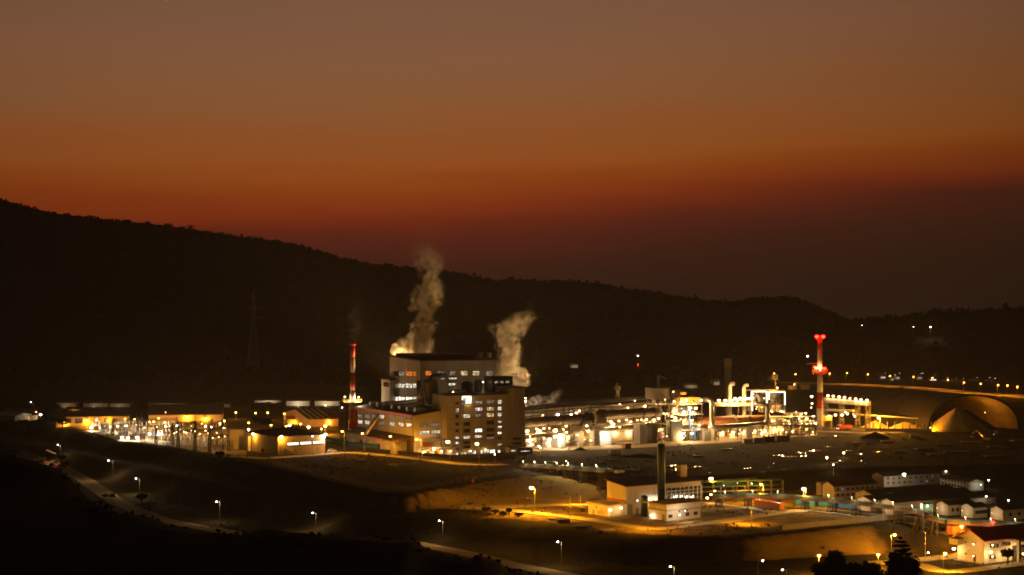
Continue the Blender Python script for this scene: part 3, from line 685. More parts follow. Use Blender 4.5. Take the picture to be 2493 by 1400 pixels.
MB().lathe([(1.8, zz(962, 784)), (2.1, zz(955, 784)), (2.1, zz(930, 784)), (1.0, zz(926, 784))], 16, 8, 3).build('vessel', mSteel, gear3, True)
MB().path([(-9, -1, zz(962, 784)), (-9, -1, zz(951, 784)), (-8, -1, zz(949, 784)), (-1.5, -1, zz(949, 784)), (0, -1, zz(951, 784)), (0, -1, zz(962, 784))], .55, 8).build('pipe_loop', mDuct, gear3, True)
m = MB().box(-10, -2, zz(963, 784), 11, 6, zz(962, 784))
for x in range(-10, 12, 2):
    for y in (-2, 6): m.beam((x, y, zz(962, 784)), (x, y, zz(962, 784)+1.1), .07)
for y in (-2, 6): m.beam((-10, y, zz(962, 784)+1.1), (11, y, zz(962, 784)+1.1), .07)
for x in (-9, 0, 10):
    for y in (-1, 5): m.beam((x, y, 0), (x, y, zz(963, 784)), .5)
m.build('deck', mSteel, gear3); fix(gear3, 'tiny', 1103, 954, 783); fix(gear3, 'tiny', 1176, 930, 783)
# silver duct running down over the hall roof
dct = thing('exhaust_duct', 'long silver duct bending down across the hall roof from the tower', 'duct', G(895, 1066))
P_ = [at(1020, 926, 778), at(1020, 970, 778), at(1018.5, 975, 778), at(1014, 977.5, 780), at(960, 981.5, 792), at(946, 982.5, 794), at(941, 985, 794), at(897, 1049, 790), at(894.5, 1055, 790), at(894.5, 1066, 790)]
MB().path([inv(dct) @ p for p in P_], 1.15, 12).build('duct', mDuct, dct, True)
m = MB()
for p in (P_[4], P_[6], P_[7]): q = inv(dct) @ p; m.beam((q.x, q.y, -1), q, .35)
m.build('duct_support', mSteel, dct)

# the bright open bay at the foot of the hall
bay = thing('pipe_bay', 'bright open steel bay full of pipes at the foot of the machine hall', 'pipe rack', G(1012, 1109), math.radians(28))
m = MB()
for x in (0, 5, 10, 15, 20):
    for y in (-7, -1.2): m.beam((x, y, -.5), (x, y, 7), .3)
for z in (3.2, 7):
    for y in (-7, -1.2): m.beam((0, y, z), (20, y, z), .3)
    for x in (0, 5, 10, 15, 20): m.beam((x, -7, z), (x, -1.2, z), .25)
m.build('frame', mGalv, bay)
for k, (z, mt) in enumerate(((3.6, mWhite), (4.2, mGalv), (7.4, mDuct), (2.2, mWhite))): MB().path([(0, -6.4+k*1.3, z), (20, -6.4+k*1.3, z)], .3, 8).build('pipe', mt, bay, True)
for k in range(5): MB().lathe([(1.0, -.5), (1.0, 2.2), (.4, 2.7)], 12, 2.5+k*4, -3.5).build('tank', [mWhite, mGalv, mOrange, mWhite, mGrey][k], bay, True)
MB().box(.4, -6.9, 4.4, 6, -6.75, 6.6).build('orange_panel', mOrange, bay)
fix(bay, 'warm_big', 1056, 1092, 749); fix(bay, 'warm', 1030, 1101, 748); fix(bay, 'warm', 1075, 1098, 750)

# kiosk and container at the foot of the stair tower
k1 = Bld('kiosk', 'small pale kiosk with a lit strip at the foot of the block', 'hut', (1241, 1103), 1259, 1236, 1090, 28); k1.W = 4; k1.walls(mWhite); k1.flat_roof(mRoof, .3, .3); k1.win('r', 1243, 1095.5, 1256, 1099, wWhite, 3, 1)
k2 = Bld('site_container', 'dark site container with a lit strip right of the pale kiosk', 'container', (1266, 1106), 1297, 1262, 1092, 28); k2.W = 3; k2.walls(mDark); k2.flat_roof(mRoof, .1, .2); k2.win('r', 1268, 1097, 1290, 1099.5, wWhite, 4, 1)

# left chimney
chl = thing('chimney', 'red and white banded chimney left of the machine hall with a yellow ring platform', 'chimney', G(858.5, 1074))
d = chl.location.y; hz = lambda py: H-(py-HZ)/F*d-chl.location.z
px2m = d/F
bands = [(1074, 1043, mBandW, 10, 9.6), (1043, 995, mRed, 9.6, 8.6), (995, 980, mGrey, 8.4, 8.0), (980, 950, mBandW, 7.6, 6.0), (950, 907, mRed, 6.0, 5.8), (907, 871, mBandW, 5.8, 5.6), (871, 840, mRed, 5.6, 5.5)]
for y0, y1, mt, r0, r1 in bands: MB().lathe([(r0*px2m, hz(y0)), (r1*px2m, hz(y1)-.004)], 20).build('shaft_band', mt, chl, True)
MB().lathe([(5.5*px2m, hz(841)), (8*px2m, hz(839.5)), (8*px2m, hz(838)), (5*px2m, hz(837.5))], 20).build('cap', mRed, chl)
pf = MB(); pf.lathe([(5*px2m, hz(979.5)), (23*px2m, hz(979)), (23*px2m, hz(978)), (5*px2m, hz(977.5))], 24); pf.build('platform', mYellow, chl)
m = MB()
for k in range(20):
    t = 2*math.pi*k/20; x, y = 22.5*px2m*math.cos(t), 22.5*px2m*math.sin(t); t2 = 2*math.pi*(k+1)/20; x2, y2 = 22.5*px2m*math.cos(t2), 22.5*px2m*math.sin(t2)
    m.beam((x, y, hz(978)), (x, y, hz(972.5)), .1)
    for py in (972.5, 975.5): m.beam((x, y, hz(py)), (x2, y2, hz(py)), .12)
    m.beam((x, y, hz(979)), (x*.35, y*.35, hz(984)), .12)
m.build('handrail', mYellow, chl)
for x, y in ((839.5, 966), (873.5, 966.5), (850, 976), (866, 976)): fix(chl, 'tiny' if y > 970 else 'halide', x, y, d-2.6 if y > 970 else d, 420 if y > 970 else (7000 if x > 860 else 2000), 1.0 if y > 970 else .5)
MB().lattice((-5.2, -1, 0), (-5.2, -1, hz(985)), 2.2, 14, .14).build('stair_mast', mSteel, chl)
fix(chl, 'tiny', 833, 992, d)

# right chimney
chr_ = thing('chimney', 'red and white banded chimney with red warning lamps beside the storage dome', 'chimney', G(1996, 1047))
d = chr_.location.y; hz = lambda py: H-(py-HZ)/F*d-chr_.location.z
px2m = d/F; r_ = lambda py: (8.3-(1047-py)*.0135)*px2m
for y0, y1, mt in ((1047, 994, mBandW), (994, 955, mRed), (955, 912, mBandW), (912, 851, mBandW), (851, 826, mRed)): MB().lathe([(r_(y0), hz(y0)), (r_(y1), hz(y1)-.004)], 20).build('shaft_band', mt, chr_, True)
MB().lathe([(r_(826), hz(826)), (11*px2m, hz(824)), (11*px2m, hz(822.5)), (4*px2m, hz(821.5))], 20).build('cap', mRed, chr_)
m = MB().lathe([(5*px2m, hz(913)), (19*px2m, hz(908)), (19*px2m, hz(905)), (6*px2m, hz(904.5))], 24); m.build('platform', mRed, chr_)
m = MB()
for k in range(20):
    t = 2*math.pi*k/20; x, y = 18.5*px2m*math.cos(t), 18.5*px2m*math.sin(t); t2 = 2*math.pi*(k+1)/20; x2, y2 = 18.5*px2m*math.cos(t2), 18.5*px2m*math.sin(t2)
    m.beam((x, y, hz(905)), (x, y, hz(898)), .12)
    for py in (898, 901.5): m.beam((x, y, hz(py)), (x2, y2, hz(py)), .12)
m.build('handrail', mOrange, chr_)
for x in (1989, 2004): fix(chr_, 'red', x, 819, d-1.0, 1300, 1.9)
for x, k in ((1986, 'warm'), (1992, 'warm'), (1998.5, 'warm')): fix(chr_, k, x, 895, d-3.6, 900)
fix(chr_, 'red', 2007, 897, d-3, 1800, 1.9); fix(chr_, 'red', 1983, 893, d-3.2, 1200, 1.3)
chr_br = MB().beam((0, 0, hz(885)), (inv(chr_) @ at(1962, 886, d)), .5); chr_br.build('bracket', mSteel, chr_)
fix(chr_, 'tiny', 1966, 867, d, 200, 1.6)
m = MB().beam(inv(chr_) @ at(1966, 886, d), inv(chr_) @ at(1966, 868, d), .15); m.build('lamp_mast', mSteel, chr_)
# ------------------------------------------------------------------ kilns and the bright process line
def kd(px): return 789+(px-1338)/253*30          # depth of the kiln axis at a column
z2 = lambda x, y: (1250+x/5.6, 880+y/5.6)
def kiln(label, ax, piers, lamps, gear_px, plats):
    (x0, y0), (x1, y1) = ax; p0, p1 = at(x0, y0, kd(x0)), at(x1, y1, kd(x1)); r = 2.25
    o = thing('rotary_kiln', label, 'rotary kiln', (p0.x, p0.y, 0)); iv = inv(o); q0, q1 = iv @ p0, iv @ p1
    L = lambda t: q0+(q1-q0)*t; MB().path([L(i/12) for i in range(13)], r, 24).build('shell', mKiln, o, True)
    dirv = (q1-q0).normalized(); side = Vector((-dirv.y, dirv.x, 0)).normalized()
    tt = lambda px: (px-x0)/(x1-x0)
    for (pa, pb, ptop, pbase, mt) in piers:
        a, b = at(pa, pbase, kd(pa)), at(pb, pbase, kd(pb)); a = iv @ a; b = iv @ b; zt = H-(ptop-HZ)/F*kd(pa)
        m = MB(); dd = (b-a).normalized(); sd = Vector((-dd.y, dd.x, 0)); w = 3.2
        c_ = [a-sd*w*.4, b-sd*w*.4, b+sd*w*1.4, a+sd*w*1.4]; z0 = -1.0
        m.quad(*[(p.x, p.y, zt) for p in c_])
        for i in range(4): p, q = c_[i], c_[(i+1) % 4]; m.quad((p.x, p.y, z0), (q.x, q.y, z0), (q.x, q.y, zt), (p.x, p.y, zt))
        pier = m.build('pier', mt, o)
        t = tt((pa+pb)/2); cc = L(t); MB().path([cc-dirv*.5, cc+dirv*.5], r+.38, 24).build('tyre_ring', mSteel, o, True)
        MB().path([cc-dirv*.9-side*1.6-Vector((0, 0, r+.5)), cc+dirv*.9-side*1.6-Vector((0, 0, r+.5))], .7, 12).build('support_roller', mSteel, pier, True)
    if gear_px:
        cc = L(tt(gear_px)); MB().path([cc-dirv*.35, cc+dirv*.35], r+.75, 30).build('girth_gear', mDark, o, True)
        MB().box(cc.x-2, cc.y-4.5, cc.z-3.2, cc.x+2.4, cc.y-1.8, cc.z-1).build('drive_housing', mGrey, o)
    for (xa, ya, xb, yb) in plats:
        a, b = iv @ at(xa, ya, kd(xa)-3.5), iv @ at(xb, yb, kd(xb)-3.5); m = MB().beam(a, b, 2.6, .35); n = max(3, int((b-a).length/2.2))
        pl = m.build('walkway', mConc, o); h = MB()
        for i in range(n+1): p = a+(b-a)*i/n; h.beam(p, p+Vector((0, 0, 1.15)), .07)
        for z in (.6, 1.15): h.beam(a+Vector((0, 0, z)), b+Vector((0, 0, z)), .07)
        h.build('handrail', mGalv, pl)
    for (lx, ly, kind) in lamps: fix(o, kind, lx, ly, kd(lx)-4.6, 5500 if kind == 'halide' else None)
    return o
Z = lambda *t: (*z2(t[0], t[1]), t[2])
kiln('left dark rotary kiln on concrete piers beside the pale block', (z2(120, 842), z2(1075, 770)),
     [(*[z2(380, 0)[0], z2(495, 0)[0]], z2(0, 1050)[1], 1093, mConc), (z2(590, 0)[0], z2(690, 0)[0], z2(0, 985)[1], 1092, mGrey), (z2(880, 0)[0], z2(932, 0)[0], z2(0, 950)[1], 1088, mConc), (z2(1030, 0)[0], z2(1080, 0)[0], z2(0, 945)[1], 1088, mConc)],
     [Z(190, 945, 'warm_big'), Z(140, 968, 'spot'), Z(318, 918, 'warm'), Z(356, 942, 'warm_big'), Z(415, 912, 'warm'), Z(490, 910, 'spot'), Z(576, 930, 'warm_big'), Z(720, 880, 'warm'), Z(724, 964, 'warm'), Z(566, 1022, 'halide'),
      Z(644, 1036, 'halide'), Z(1000, 875, 'warm'), Z(1020, 945, 'warm_big'), Z(225, 1022, 'spot'), Z(680, 925, 'spot')], z2(1000, 0)[0],
     [(*z2(135, 1005), *z2(640, 958)), (*z2(690, 966), *z2(1080, 930))])
kiln('right dark rotary kiln rising toward the steel process tower', (z2(1150, 737), z2(2000, 688)),
     [(z2(1160, 0)[0], z2(1320, 0)[0], z2(0, 940)[1], 1087, mGrey), (z2(1705, 0)[0], z2(1800, 0)[0], z2(0, 870)[1], 1080, mConc), (z2(1872, 0)[0], z2(1940, 0)[0], z2(0, 850)[1], 1079, mDark)],
     [Z(1330, 820, 'warm_big'), Z(1362, 852, 'warm_big'), Z(1440, 810, 'warm'), Z(1450, 892, 'warm'), Z(1545, 796, 'warm'), Z(1600, 820, 'warm'), Z(1745, 792, 'spot'), Z(1815, 790, 'warm'), Z(1920, 792, 'warm'), Z(1980, 775, 'warm'),
      Z(1284, 998, 'halide'), Z(1860, 830, 'spot'), Z(1690, 800, 'spot')], z2(1190, 0)[0],
     [(*z2(1100, 928), *z2(1300, 905)), (*z2(1310, 900), *z2(1940, 822))])

# elevated belt gallery behind the kilns
gl = thing('belt_gallery', 'long covered belt gallery on steel legs rising behind the two kilns', 'conveyor', (at(1276, foot(805), 805).x, 805, 0)); iv = inv(gl)
def gd(px): return kd(px)+22
ga, gb = iv @ at(1276, 995, gd(1276)), iv @ at(1594, 966.5, gd(1594))
MB().beam(ga, gb, 4.6, 1.6).build('gallery_body', mDark, gl); MB().beam(ga+Vector((0, 0, 1.0)), gb+Vector((0, 0, 1.0)), 5.2, .3).build('gallery_roof', mRoof, gl)
for k in range(2):
    off = Vector((0, -2, -2.4-1.7*k)); MB().path([ga+off, gb+off], .45, 8).build('pipe', mKiln, gl, True)
for i in range(7):
    t = i/6; p = ga+(gb-ga)*t; m = MB()
    for y in (-2.2, 2.2): m.beam((p.x, p.y+y, 0), (p.x, p.y+y, p.z), .45)
    for q in range(4): z = p.z*q/4; m.beam((p.x, p.y-2.2, z), (p.x, p.y+2.2, z+p.z/4), .2)
    m.build('leg', mSteel, gl)
    if i in (2, 4, 5): MB().box(p.x-2.5, p.y-5, p.z-5.2, p.x+5.5, p.y-2.3, p.z-4.9).build('walkway', mConc, gl)
for x, y, k in ((605, 722, 'halide'), (790, 722, 'halide'), (900, 672, 'warm'), (1790, 606, 'warm_big'), (1970, 502, 'warm'), (1655, 535, 'spot'), (1450, 582, 'spot'), (1560, 630, 'warm'), (400, 730, 'spot'), (860, 700, 'warm')):
    fix(gl, k, *z2(x, y), gd(z2(x, y)[0])-4, 700 if 'big' in k or k == 'halide' else 300)
# buildings behind the kilns
b1 = Bld('crusher_house', 'dark building with maroon roof edge between the block and the left kiln', 'industrial building', (1276, foot(812)), 1320, 1262, 996, 28); b1.W = 12; b1.walls(mWallD); b1.flat_roof(mRoofR, .6, .8); b1.win('r', 1279, 1004, 1288, 1008, wDim)
b2 = Bld('material_hall', 'long beige hall behind the belt gallery', 'industrial building', (1372, foot(845)), 1610, 1350, 990, 26); b2.W = 24; b2.walls(mCream); b2.gable(mRoof, 3, 'v', .6, mCream)
for k in range(7): x = 1385+k*32; b2.win('r', x, 996, x+11, 1001, [wWhite, wDim, wWarm][k % 3], 3, 1)
b3 = Bld('mill_hall', 'low pale roofed hall far behind the left end of the belt gallery', 'industrial building', (1300, foot(905)), 1375, 1285, 984, 20); b3.W = 25; b3.walls(mCream); b3.gable(mRoof, 3, 'v', .5, mCream)
b4 = Bld('brick_store', 'white walled store lit from the front between two kiln piers', 'shed', (1489, 1078), 1541, 1480, 1049, 24); b4.W = 10; b4.walls(mWall); b4.flat_roof(mCream, .4, .5)
b4.rect('sign_panel', 'r', 1504, 1052, 1539, 1072, mWhite, .0, .14); b4.lamp('warm', 'r', 1530, 1050); b4.lamp('warm', 'r', 1496, 1052)
b5 = Bld('motor_house', 'low lit concrete motor house behind the left kiln piers', 'shed', (1372, 1084), 1405, 1362, 1060, 24); b5.W = 10; b5.walls(mConc); b5.flat_roof(mConc, .4, .5); b5.lamp('warm_big', 'r', 1380, 1062); b5.win('r', 1385, 1066, 1392, 1075, mGlass); b5.win('r', 1396, 1066, 1402, 1075, wWhite)
b6 = Bld('compressor_house', 'lit white compressor house left of the steel process tower', 'shed', (1596, 1070), 1632, 1588, 1045, 26); b6.W = 9; b6.walls(mConc); b6.flat_roof(mCream, .4, .5); b6.lamp('warm_big', 'r', 1604, 1046); b6.win('r', 1612, 1052, 1617, 1066, wBright, 1, 2); b6.win('r', 1599, 1052, 1609, 1064, wOrange, 2, 2)
b7 = Bld('pump_room', 'lit clutter filled pump room at the foot of the pale block', 'shed', (1281, 1090), 1335, 1272, 1068, 24); b7.W = 9; b7.walls(mConc); b7.flat_roof(mConc, .4, .4); b7.lamp('warm_big', 'r', 1290, 1070); b7.lamp('warm', 'r', 1322, 1072); b7.win('r', 1302, 1076, 1312, 1088, mGlass); b7.win('r', 1284, 1074, 1296, 1086, wBright)

# silo with top pipe above the hall
si = thing('silo', 'slim beige silo with a bent vent on top behind the belt gallery', 'silo', (at(1503.5, foot(900), 900).x, 900, 0)); f = lambda py: H-(py-HZ)/F*900
MB().lathe([(1.5, 0), (1.5, f(966)), (1.0, f(961))], 14).build('silo_body', mCream, si, True); MB().lathe([(1.75, f(950)), (1.75, f(941)), (.7, f(939))], 12).build('head', mCream, si, True); MB().lathe([(1.0, f(962)), (1.0, f(949))], 10).build('neck', mGalv, si)
MB().path([(-.6, 0, f(941)), (-.6, 0, f(934.5)), (.2, 0, f(933)), (.6, 0, f(934))], .3, 8).build('vent', mGalv, si, True)

# steel process tower
pt = thing('process_tower', 'open steel process tower with floors of machinery glowing orange', 'process tower', (at(1645, 1077, 829).x, 829, 0), math.radians(22)); iv = inv(pt)
z7 = lambda x, y: (1600+x/8.236, 920+y/8.236)
f = lambda py, d=829: H-(py-HZ)/F*d
wpx = lambda px: (px-1645)/F*829/math.cos(math.radians(22))*1.0
Lx = {x: wpx(z7(x, 0)[0]) for x in (0, 265, 450, 480, 610, 750, 920, 1050)}
m = MB()
for x in (0, 265, 450, 610, 750, 920):
    for y in (0, 6, 12): m.beam((Lx[x], y, 0), (Lx[x], y, f(969) if x <= 450 else f(975)), .5)
m.build('column_frame', mSteel, pt)
for py, xa, xb in ((986, 0, 920), (1011, 265, 920), (1035, 265, 920), (1049, 450, 1050)):
    fl = MB().box(Lx[xa]-.5, -1, f(py), Lx[xb]+.5, 12.6, f(py)+.45); fl = fl.build('floor', mConc, pt); h = MB(); n = int((Lx[xb]-Lx[xa])/1.8)
    for i in range(n+1): x = Lx[xa]+(Lx[xb]-Lx[xa])*i/n; h.beam((x, -.9, f(py)+.45), (x, -.9, f(py)+1.6), .08)
    for z in (1.0, 1.6): h.beam((Lx[xa], -.9, f(py)+z), (Lx[xb], -.9, f(py)+z), .08)
    h.build('handrail', mGalv, fl)
MB().box(wpx(1593), 1, f(972), wpx(1634), 11, f(945)).build('head_house', mWall, pt)
MB().box(wpx(1634)+.01, .6, f(969), wpx(1658), 11.4, f(948)).build('head_house', mDark, pt); MB().box(wpx(1593)-.4, .3, f(945)+.005, wpx(1658)+.4, 11.8, f(944)).build('roof', mRoof, pt)
MB().box(wpx(1660), 2, f(962.5), wpx(1677), 6, f(956)).build('fan_housing', mYellow, pt)
MB().box(wpx(1659), .6, f(983), wpx(1711), 9, f(969)).build('hood', mYellow, pt)
MB().box(wpx(1633), -2.2, -1, wpx(1656.5), 5, f(1024)).build('pier', mGrey, pt); MB().box(wpx(1711), -3, -1, wpx(1728), 5, f(1050)).build('pier', mGrey, pt)
RR = random.Random(21)
for k in range(16):       # vessels and pipes on the floors
    py = RR.choice((986, 1011, 1035, 1076)); x = wpx(RR.uniform(1660, 1705)); y = RR.uniform(2, 10); r = RR.uniform(.6, 1.5); hgt = RR.uniform(1.5, 3.6); z0 = f(py)+.45 if py < 1070 else 0
    MB().lathe([(r, z0), (r, z0+hgt), (r*.4, z0+hgt+.7)], 12, x, y).build('vessel', RR.choice((mWhite, mGalv, mOrange, mBlue, mCream)), pt, True)
for k in range(4):
    x = wpx(1638+k*5); MB().path([(x, 2+k, f(1010)+.5), (x+.6, 2+k, f(1000)), (x-1+k*.5, 3, f(987))], [1.5, 1.0, .5], 10).build('hopper', mCream, pt, True)
MB().path([(wpx(1672), -1.6, f(990)), (wpx(1676), -1.6, f(994)), (wpx(1678), -1.6, f(1004)), (wpx(1678), -1.6, f(1040)), (wpx(1690), -1.6, f(1043)), (wpx(1690), -1.6, 0)], .35, 8).build('pipe', mBlue, pt, True)
MB().beam((wpx(1608), 3, f(944)), (wpx(1608), 3, f(913)), .8).build('crane_mast', mGrey, pt); MB().beam((wpx(1607), 3, f(914)), (wpx(1633), 5, f(923)), .5).build('crane_jib', mGrey, pt)
for x, y, k in ((20, 410, 'warm_big'), (160, 430, 'spot'), (290, 765, 'warm_big'), (365, 800, 'warm_big'), (325, 275, 'spot'), (590, 440, 'warm_big'), (880, 445, 'warm_big'), (660, 600, 'warm_big'), (775, 607, 'warm_big'), (540, 680, 'warm_big'),
                (500, 470, 'warm'), (850, 945, 'warm'), (1045, 975, 'warm'), (525, 1110, 'warm_big'), (690, 1110, 'halide'), (710, 700, 'warm'), (370, 650, 'warm_big'), (540, 850, 'warm'), (700, 850, 'warm'), (30, 820, 'warm'), (340, 470, 'warm'), (520, 1200, 'warm')):
    fix(pt, k, *z7(x, y), 829 if y < 1000 else 826)

# U shaped gas duct
ud = thing('gas_duct', 'big U shaped silver gas duct looping right of the steel tower', 'duct', G(1735, 1066)); iv = inv(ud); D = 833
pts = [(1712, 973.5, D+4), (1724, 973.5, D+1), (1729, 975.5, D), (1732, 980, D), (1732.5, 1032, D), (1734.5, 1038, D), (1741, 1040.5, D), (1800, 1036.5, D+4), (1858, 1032, D+9), (1865, 1029, D+9), (1868, 1022, D+9), (1868, 993, D+9), (1866, 987, D+9), (1860, 984, D+9), (1838, 984, D+12)]
MB().path([iv @ at(*p) for p in pts], 1.25, 16).build('duct', mDuct, ud, True)
for x in (1745, 1800, 1855):
    a = iv @ at(x, 1040-(x-1745)*.07, D+(x-1740)*.07); m = MB().beam((a.x-1, a.y, -.5), (a.x-1, a.y, a.z), .4); m.beam((a.x+1, a.y, -.5), (a.x+1, a.y, a.z), .4); m.build('support', mSteel, ud)
# orange lit cooler drum
cd = thing('cooler_drum', 'rusty orange cooler drum lying behind the U shaped duct', 'cooler drum', (at(1780, 1060, 846).x, 846, 0)); iv = inv(cd)
a, b = iv @ at(1700, 1025.5, 842), iv @ at(1863, 1021, 856); MB().path([a+(b-a)*i/8 for i in range(9)], 2.25, 24).build('shell', mRust, cd, True)
for t in (.2, .75): c_ = a+(b-a)*t; dv = (b-a).normalized(); MB().path([c_-dv*.5, c_+dv*.5], 2.6, 24).build('tyre_ring', mSteel, cd, True); MB().box(c_.x-1.5, c_.y-3, -1, c_.x+1.5, c_.y+3, c_.z-2.3).build('pier', mConc, cd)
m = MB().path([iv @ at(1775, 1011, 845), iv @ at(1782, 1009, 845), iv @ at(1790, 1014, 845), iv @ at(1796, 1026, 844)], .55, 10); m.build('feed_pipe', mDuct, cd, True)
for x, y, k in ((1738, 1036, 'warm'), (1702, 1035, 'warm'), (1765, 1040, 'warm_big'), (1820, 1033, 'warm')): fix(cd, k, x, y, 838)
# yellowish walkway bridge with a line of lamps
wb = thing('walkway_bridge', 'pale walkway bridge with a row of bright lamps above the cooler drum', 'walkway', (at(1782, 1060, 858).x, 858, 0)); iv = inv(wb)
a, b = iv @ at(1737, 985, 855), iv @ at(1830, 984, 866); MB().beam(a, b, 4, 1.6).build('deck', mCream, wb); h = MB(); n = 16
for i in range(n+1): p = a+(b-a)*i/n+Vector((0, -1.9, .8)); h.beam(p, p+Vector((0, 0, 1.2)), .08)
h.beam(a+Vector((0, -1.9, 2)), b+Vector((0, -1.9, 2)), .08); h.build('handrail', mGalv, wb)
for t in (.05, .35, .65, .95): p = a+(b-a)*t; MB().beam((p.x, p.y, 0), p, .6).build('leg', mSteel, wb)
for x, y in ((1750, 974.6), (1766, 974.6), (1781, 974.6), (1790, 969.5), (1796, 973.5), (1802, 969), (1807.5, 972.5), (1814, 970.5), (1820, 970), (1826, 970), (1831, 968)): fix(wb, 'warm_big', x, y, 855, 3500)
for i, (x, yt, yb) in enumerate(((1777, 934, 1000), (1811, 937.5, 1000))):
    v = thing('vent_pipe', ('left' if i == 0 else 'right')+' pale vent pipe with a bent top above the walkway bridge', 'vent pipe', (at(x, foot(868), 868).x, 868, 0)); f = lambda py: H-(py-HZ)/F*868
    MB().path([(0, 0, 0), (0, 0, f(yt+7)), (.4, 0, f(yt+2.5)), (1.3, 0, f(yt)), (2.4, 0, f(yt+.3))], 1.05 if i == 0 else .95, 12).build('pipe', mWhite, v, True)
    MB().lathe([(1.5, f(yt+30)), (1.5, f(yt+29))], 12).build('flange', mGalv, v)

# preheater: lamp outlined frames, dark tower box, open substructure
pr = thing('preheater_tower', 'preheater frame outlined by strings of lamps beside a dark box tower', 'process tower', (at(1870, 1061, 864).x, 864, 0), math.radians(10)); iv = inv(pr); A = math.radians(10)
f = lambda py, d=866: H-(py-HZ)/F*d
X = lambda px: (px-1870)/F*868/math.cos(A)*1.0
m = MB()
for x in (1828, 1866, 1870, 1912):
    for y in (0, 9): m.beam((X(x), y, f(1006) if x > 1850 else 0), (X(x), y, f(951)), .55)
for x0, x1 in ((1828, 1866), (1870, 1912)):
    for y in (0, 9): m.beam((X(x0), y, f(951)), (X(x1), y, f(951)), .6); m.beam((X(x0), y, f(985)), (X(x1), y, f(985)), .4)
m.build('frame', mGalv, pr)
tb = MB()   # tube lamps along the frame edges
tb.beam((X(1829), -.5, f(952.5)), (X(1865), -.5, f(952.5)), .32); tb.beam((X(1871), -.5, f(954.5)), (X(1911), -.5, f(954.5)), .32)
for x, ya, yb in ((1829, 953, 972), (1866, 953, 985), (1871, 955, 972), (1911, 955, 985), (1830, 978, 998)):
    tb.beam((X(x), -.5, f(ya)), (X(x), -.5, f(yb)), .3)
tb.build('lamp_string', mLensT, pr)
MB().path([(X(1889), 4, f(982)), (X(1889), 4, f(972)), (X(1891), 4, f(960))], [.7, 2.0, 3.6], 4).build('hopper', mGrey, pr); MB().path([(X(1836), 3, f(985)), (X(1840), 3, f(972)), (X(1846), 3, f(958)), (X(1852), 3, f(970)), (X(1856), 3, f(984))], .9, 10).build('duct', mDuct, pr, True)
for k in range(3): MB().lathe([(.5, f(1004)), (1.5, f(997)), (1.6, f(989)), (.7, f(986))], 14, X(1876+k*13), 4).build('cyclone', mWhite, pr, True)
MB().box(X(1914), -.5, f(1004), X(1971), 11, f(951)).build('tower_box', mDark, pr); MB().box(X(1913), -.8, f(951)+.005, X(1972), 11.4, f(949.5)).build('roof', mRoof, pr)
for k in range(2): MB().path([(X(1926+k*23), 3, f(1004)), (X(1926+k*23), 3, f(1013))], [4.2, .9], 4).build('hopper', mWhite, pr)
m = MB()
for x in (1870, 1890, 1910, 1927, 1943, 1958, 1972, 1986):
    for y in (-1, 11): m.beam((X(x), y, -.5), (X(x), y, f(1016)), .45)
for py in (1016, 1035):
    for y in (-1, 11): m.beam((X(1868), y, f(py)), (X(1987), y, f(py)), .5)
    for x in (1870, 1910, 1943, 1986): m.beam((X(x), -1, f(py)), (X(x), 11, f(py)), .4)
m.build('substructure', mSteel, pr); MB().box(X(1869), -.6, f(1017), X(1987), 10.6, f(1016.3)).build('floor', mConc, pr); MB().box(X(1869), -.6, f(1036), X(1987), 10.6, f(1035.3)).build('floor', mConc, pr)
MB().box(X(1871), 8, 0, X(1926), 8.4, f(1018)).build('back_wall', mCream, pr); RR = random.Random(4)
for k in range(16):
    x = X(RR.uniform(1873, 1984)); y = RR.uniform(1, 7); z0 = RR.choice((0, f(1035.2))); r = RR.uniform(.5, 1.2); MB().lathe([(r, z0), (r, z0+RR.uniform(1, 2.6)), (r*.5, z0+2.9)], 10, x, y).build('vessel', RR.choice((mWhite, mGalv, mCream, mOrange)), pr, True)
# roof gear
MB().quad((X(1872), 0, f(947)), (X(1926), 0, f(936)), (X(1926), 9, f(936)), (X(1872), 9, f(947))).quad((X(1872), 0, f(948)), (X(1872), 9, f(948)), (X(1926), 9, f(937)), (X(1926), 0, f(937))).build('canopy', mRoofPale, pr)
MB().lathe([(.9, f(950)), (.9, f(932)), (1.2, f(931.9))], 12, X(1949), 5).build('vent', mWhite, pr, True); MB().box(X(1932), 2, f(950), X(1944), 8, f(940)).build('fan_house', mWall, pr); MB().box(X(1955), 2, f(950), X(1978), 8, f(938)).build('fan_house', mConc, pr)
MB().path([(X(1893), 3, f(945)), (X(1893), 3, f(926)), (X(1897), 3, f(925)), (X(1903), 3, f(926))], .4, 8).build('pipe', mGalv, pr, True); MB().box(X(1887), 2, f(925), X(1898), 5, f(912)).build('tank', mGrey, pr)
for x, y, k in ((1892, 944, 'sodium'), (1934, 936, 'spot'), (1880, 1001, 'warm_big'), (1905, 1002, 'warm_big'), (1898, 1000, 'warm'), (1945, 1018, 'warm'), (1964, 1019, 'warm_big'), (1926, 1008, 'warm_big'), (1950, 1007, 'warm_big'),
                (1980, 1014, 'warm_big'), (1985, 1030, 'warm_big'), (1886, 1046, 'warm_big'), (1906, 1046, 'warm_big'), (1929, 1050, 'warm'), (1964, 1043, 'warm'), (1978, 1052, 'warm'), (1884, 1000, 'warm'), (1962, 1006, 'warm'), (1880, 1025, 'warm'), (1900, 1026, 'warm')):
    fix(pr, k, x, y, 861 if y < 1000 else 871)
for x, y, k in ((1976, 965, 'warm_big'), (1977, 982, 'warm'), (1975, 992, 'spot')): fix(pr, k, x, y, 874)
for x, y in ((1893, 934), (1989, 1036), (1997, 1030)): pass
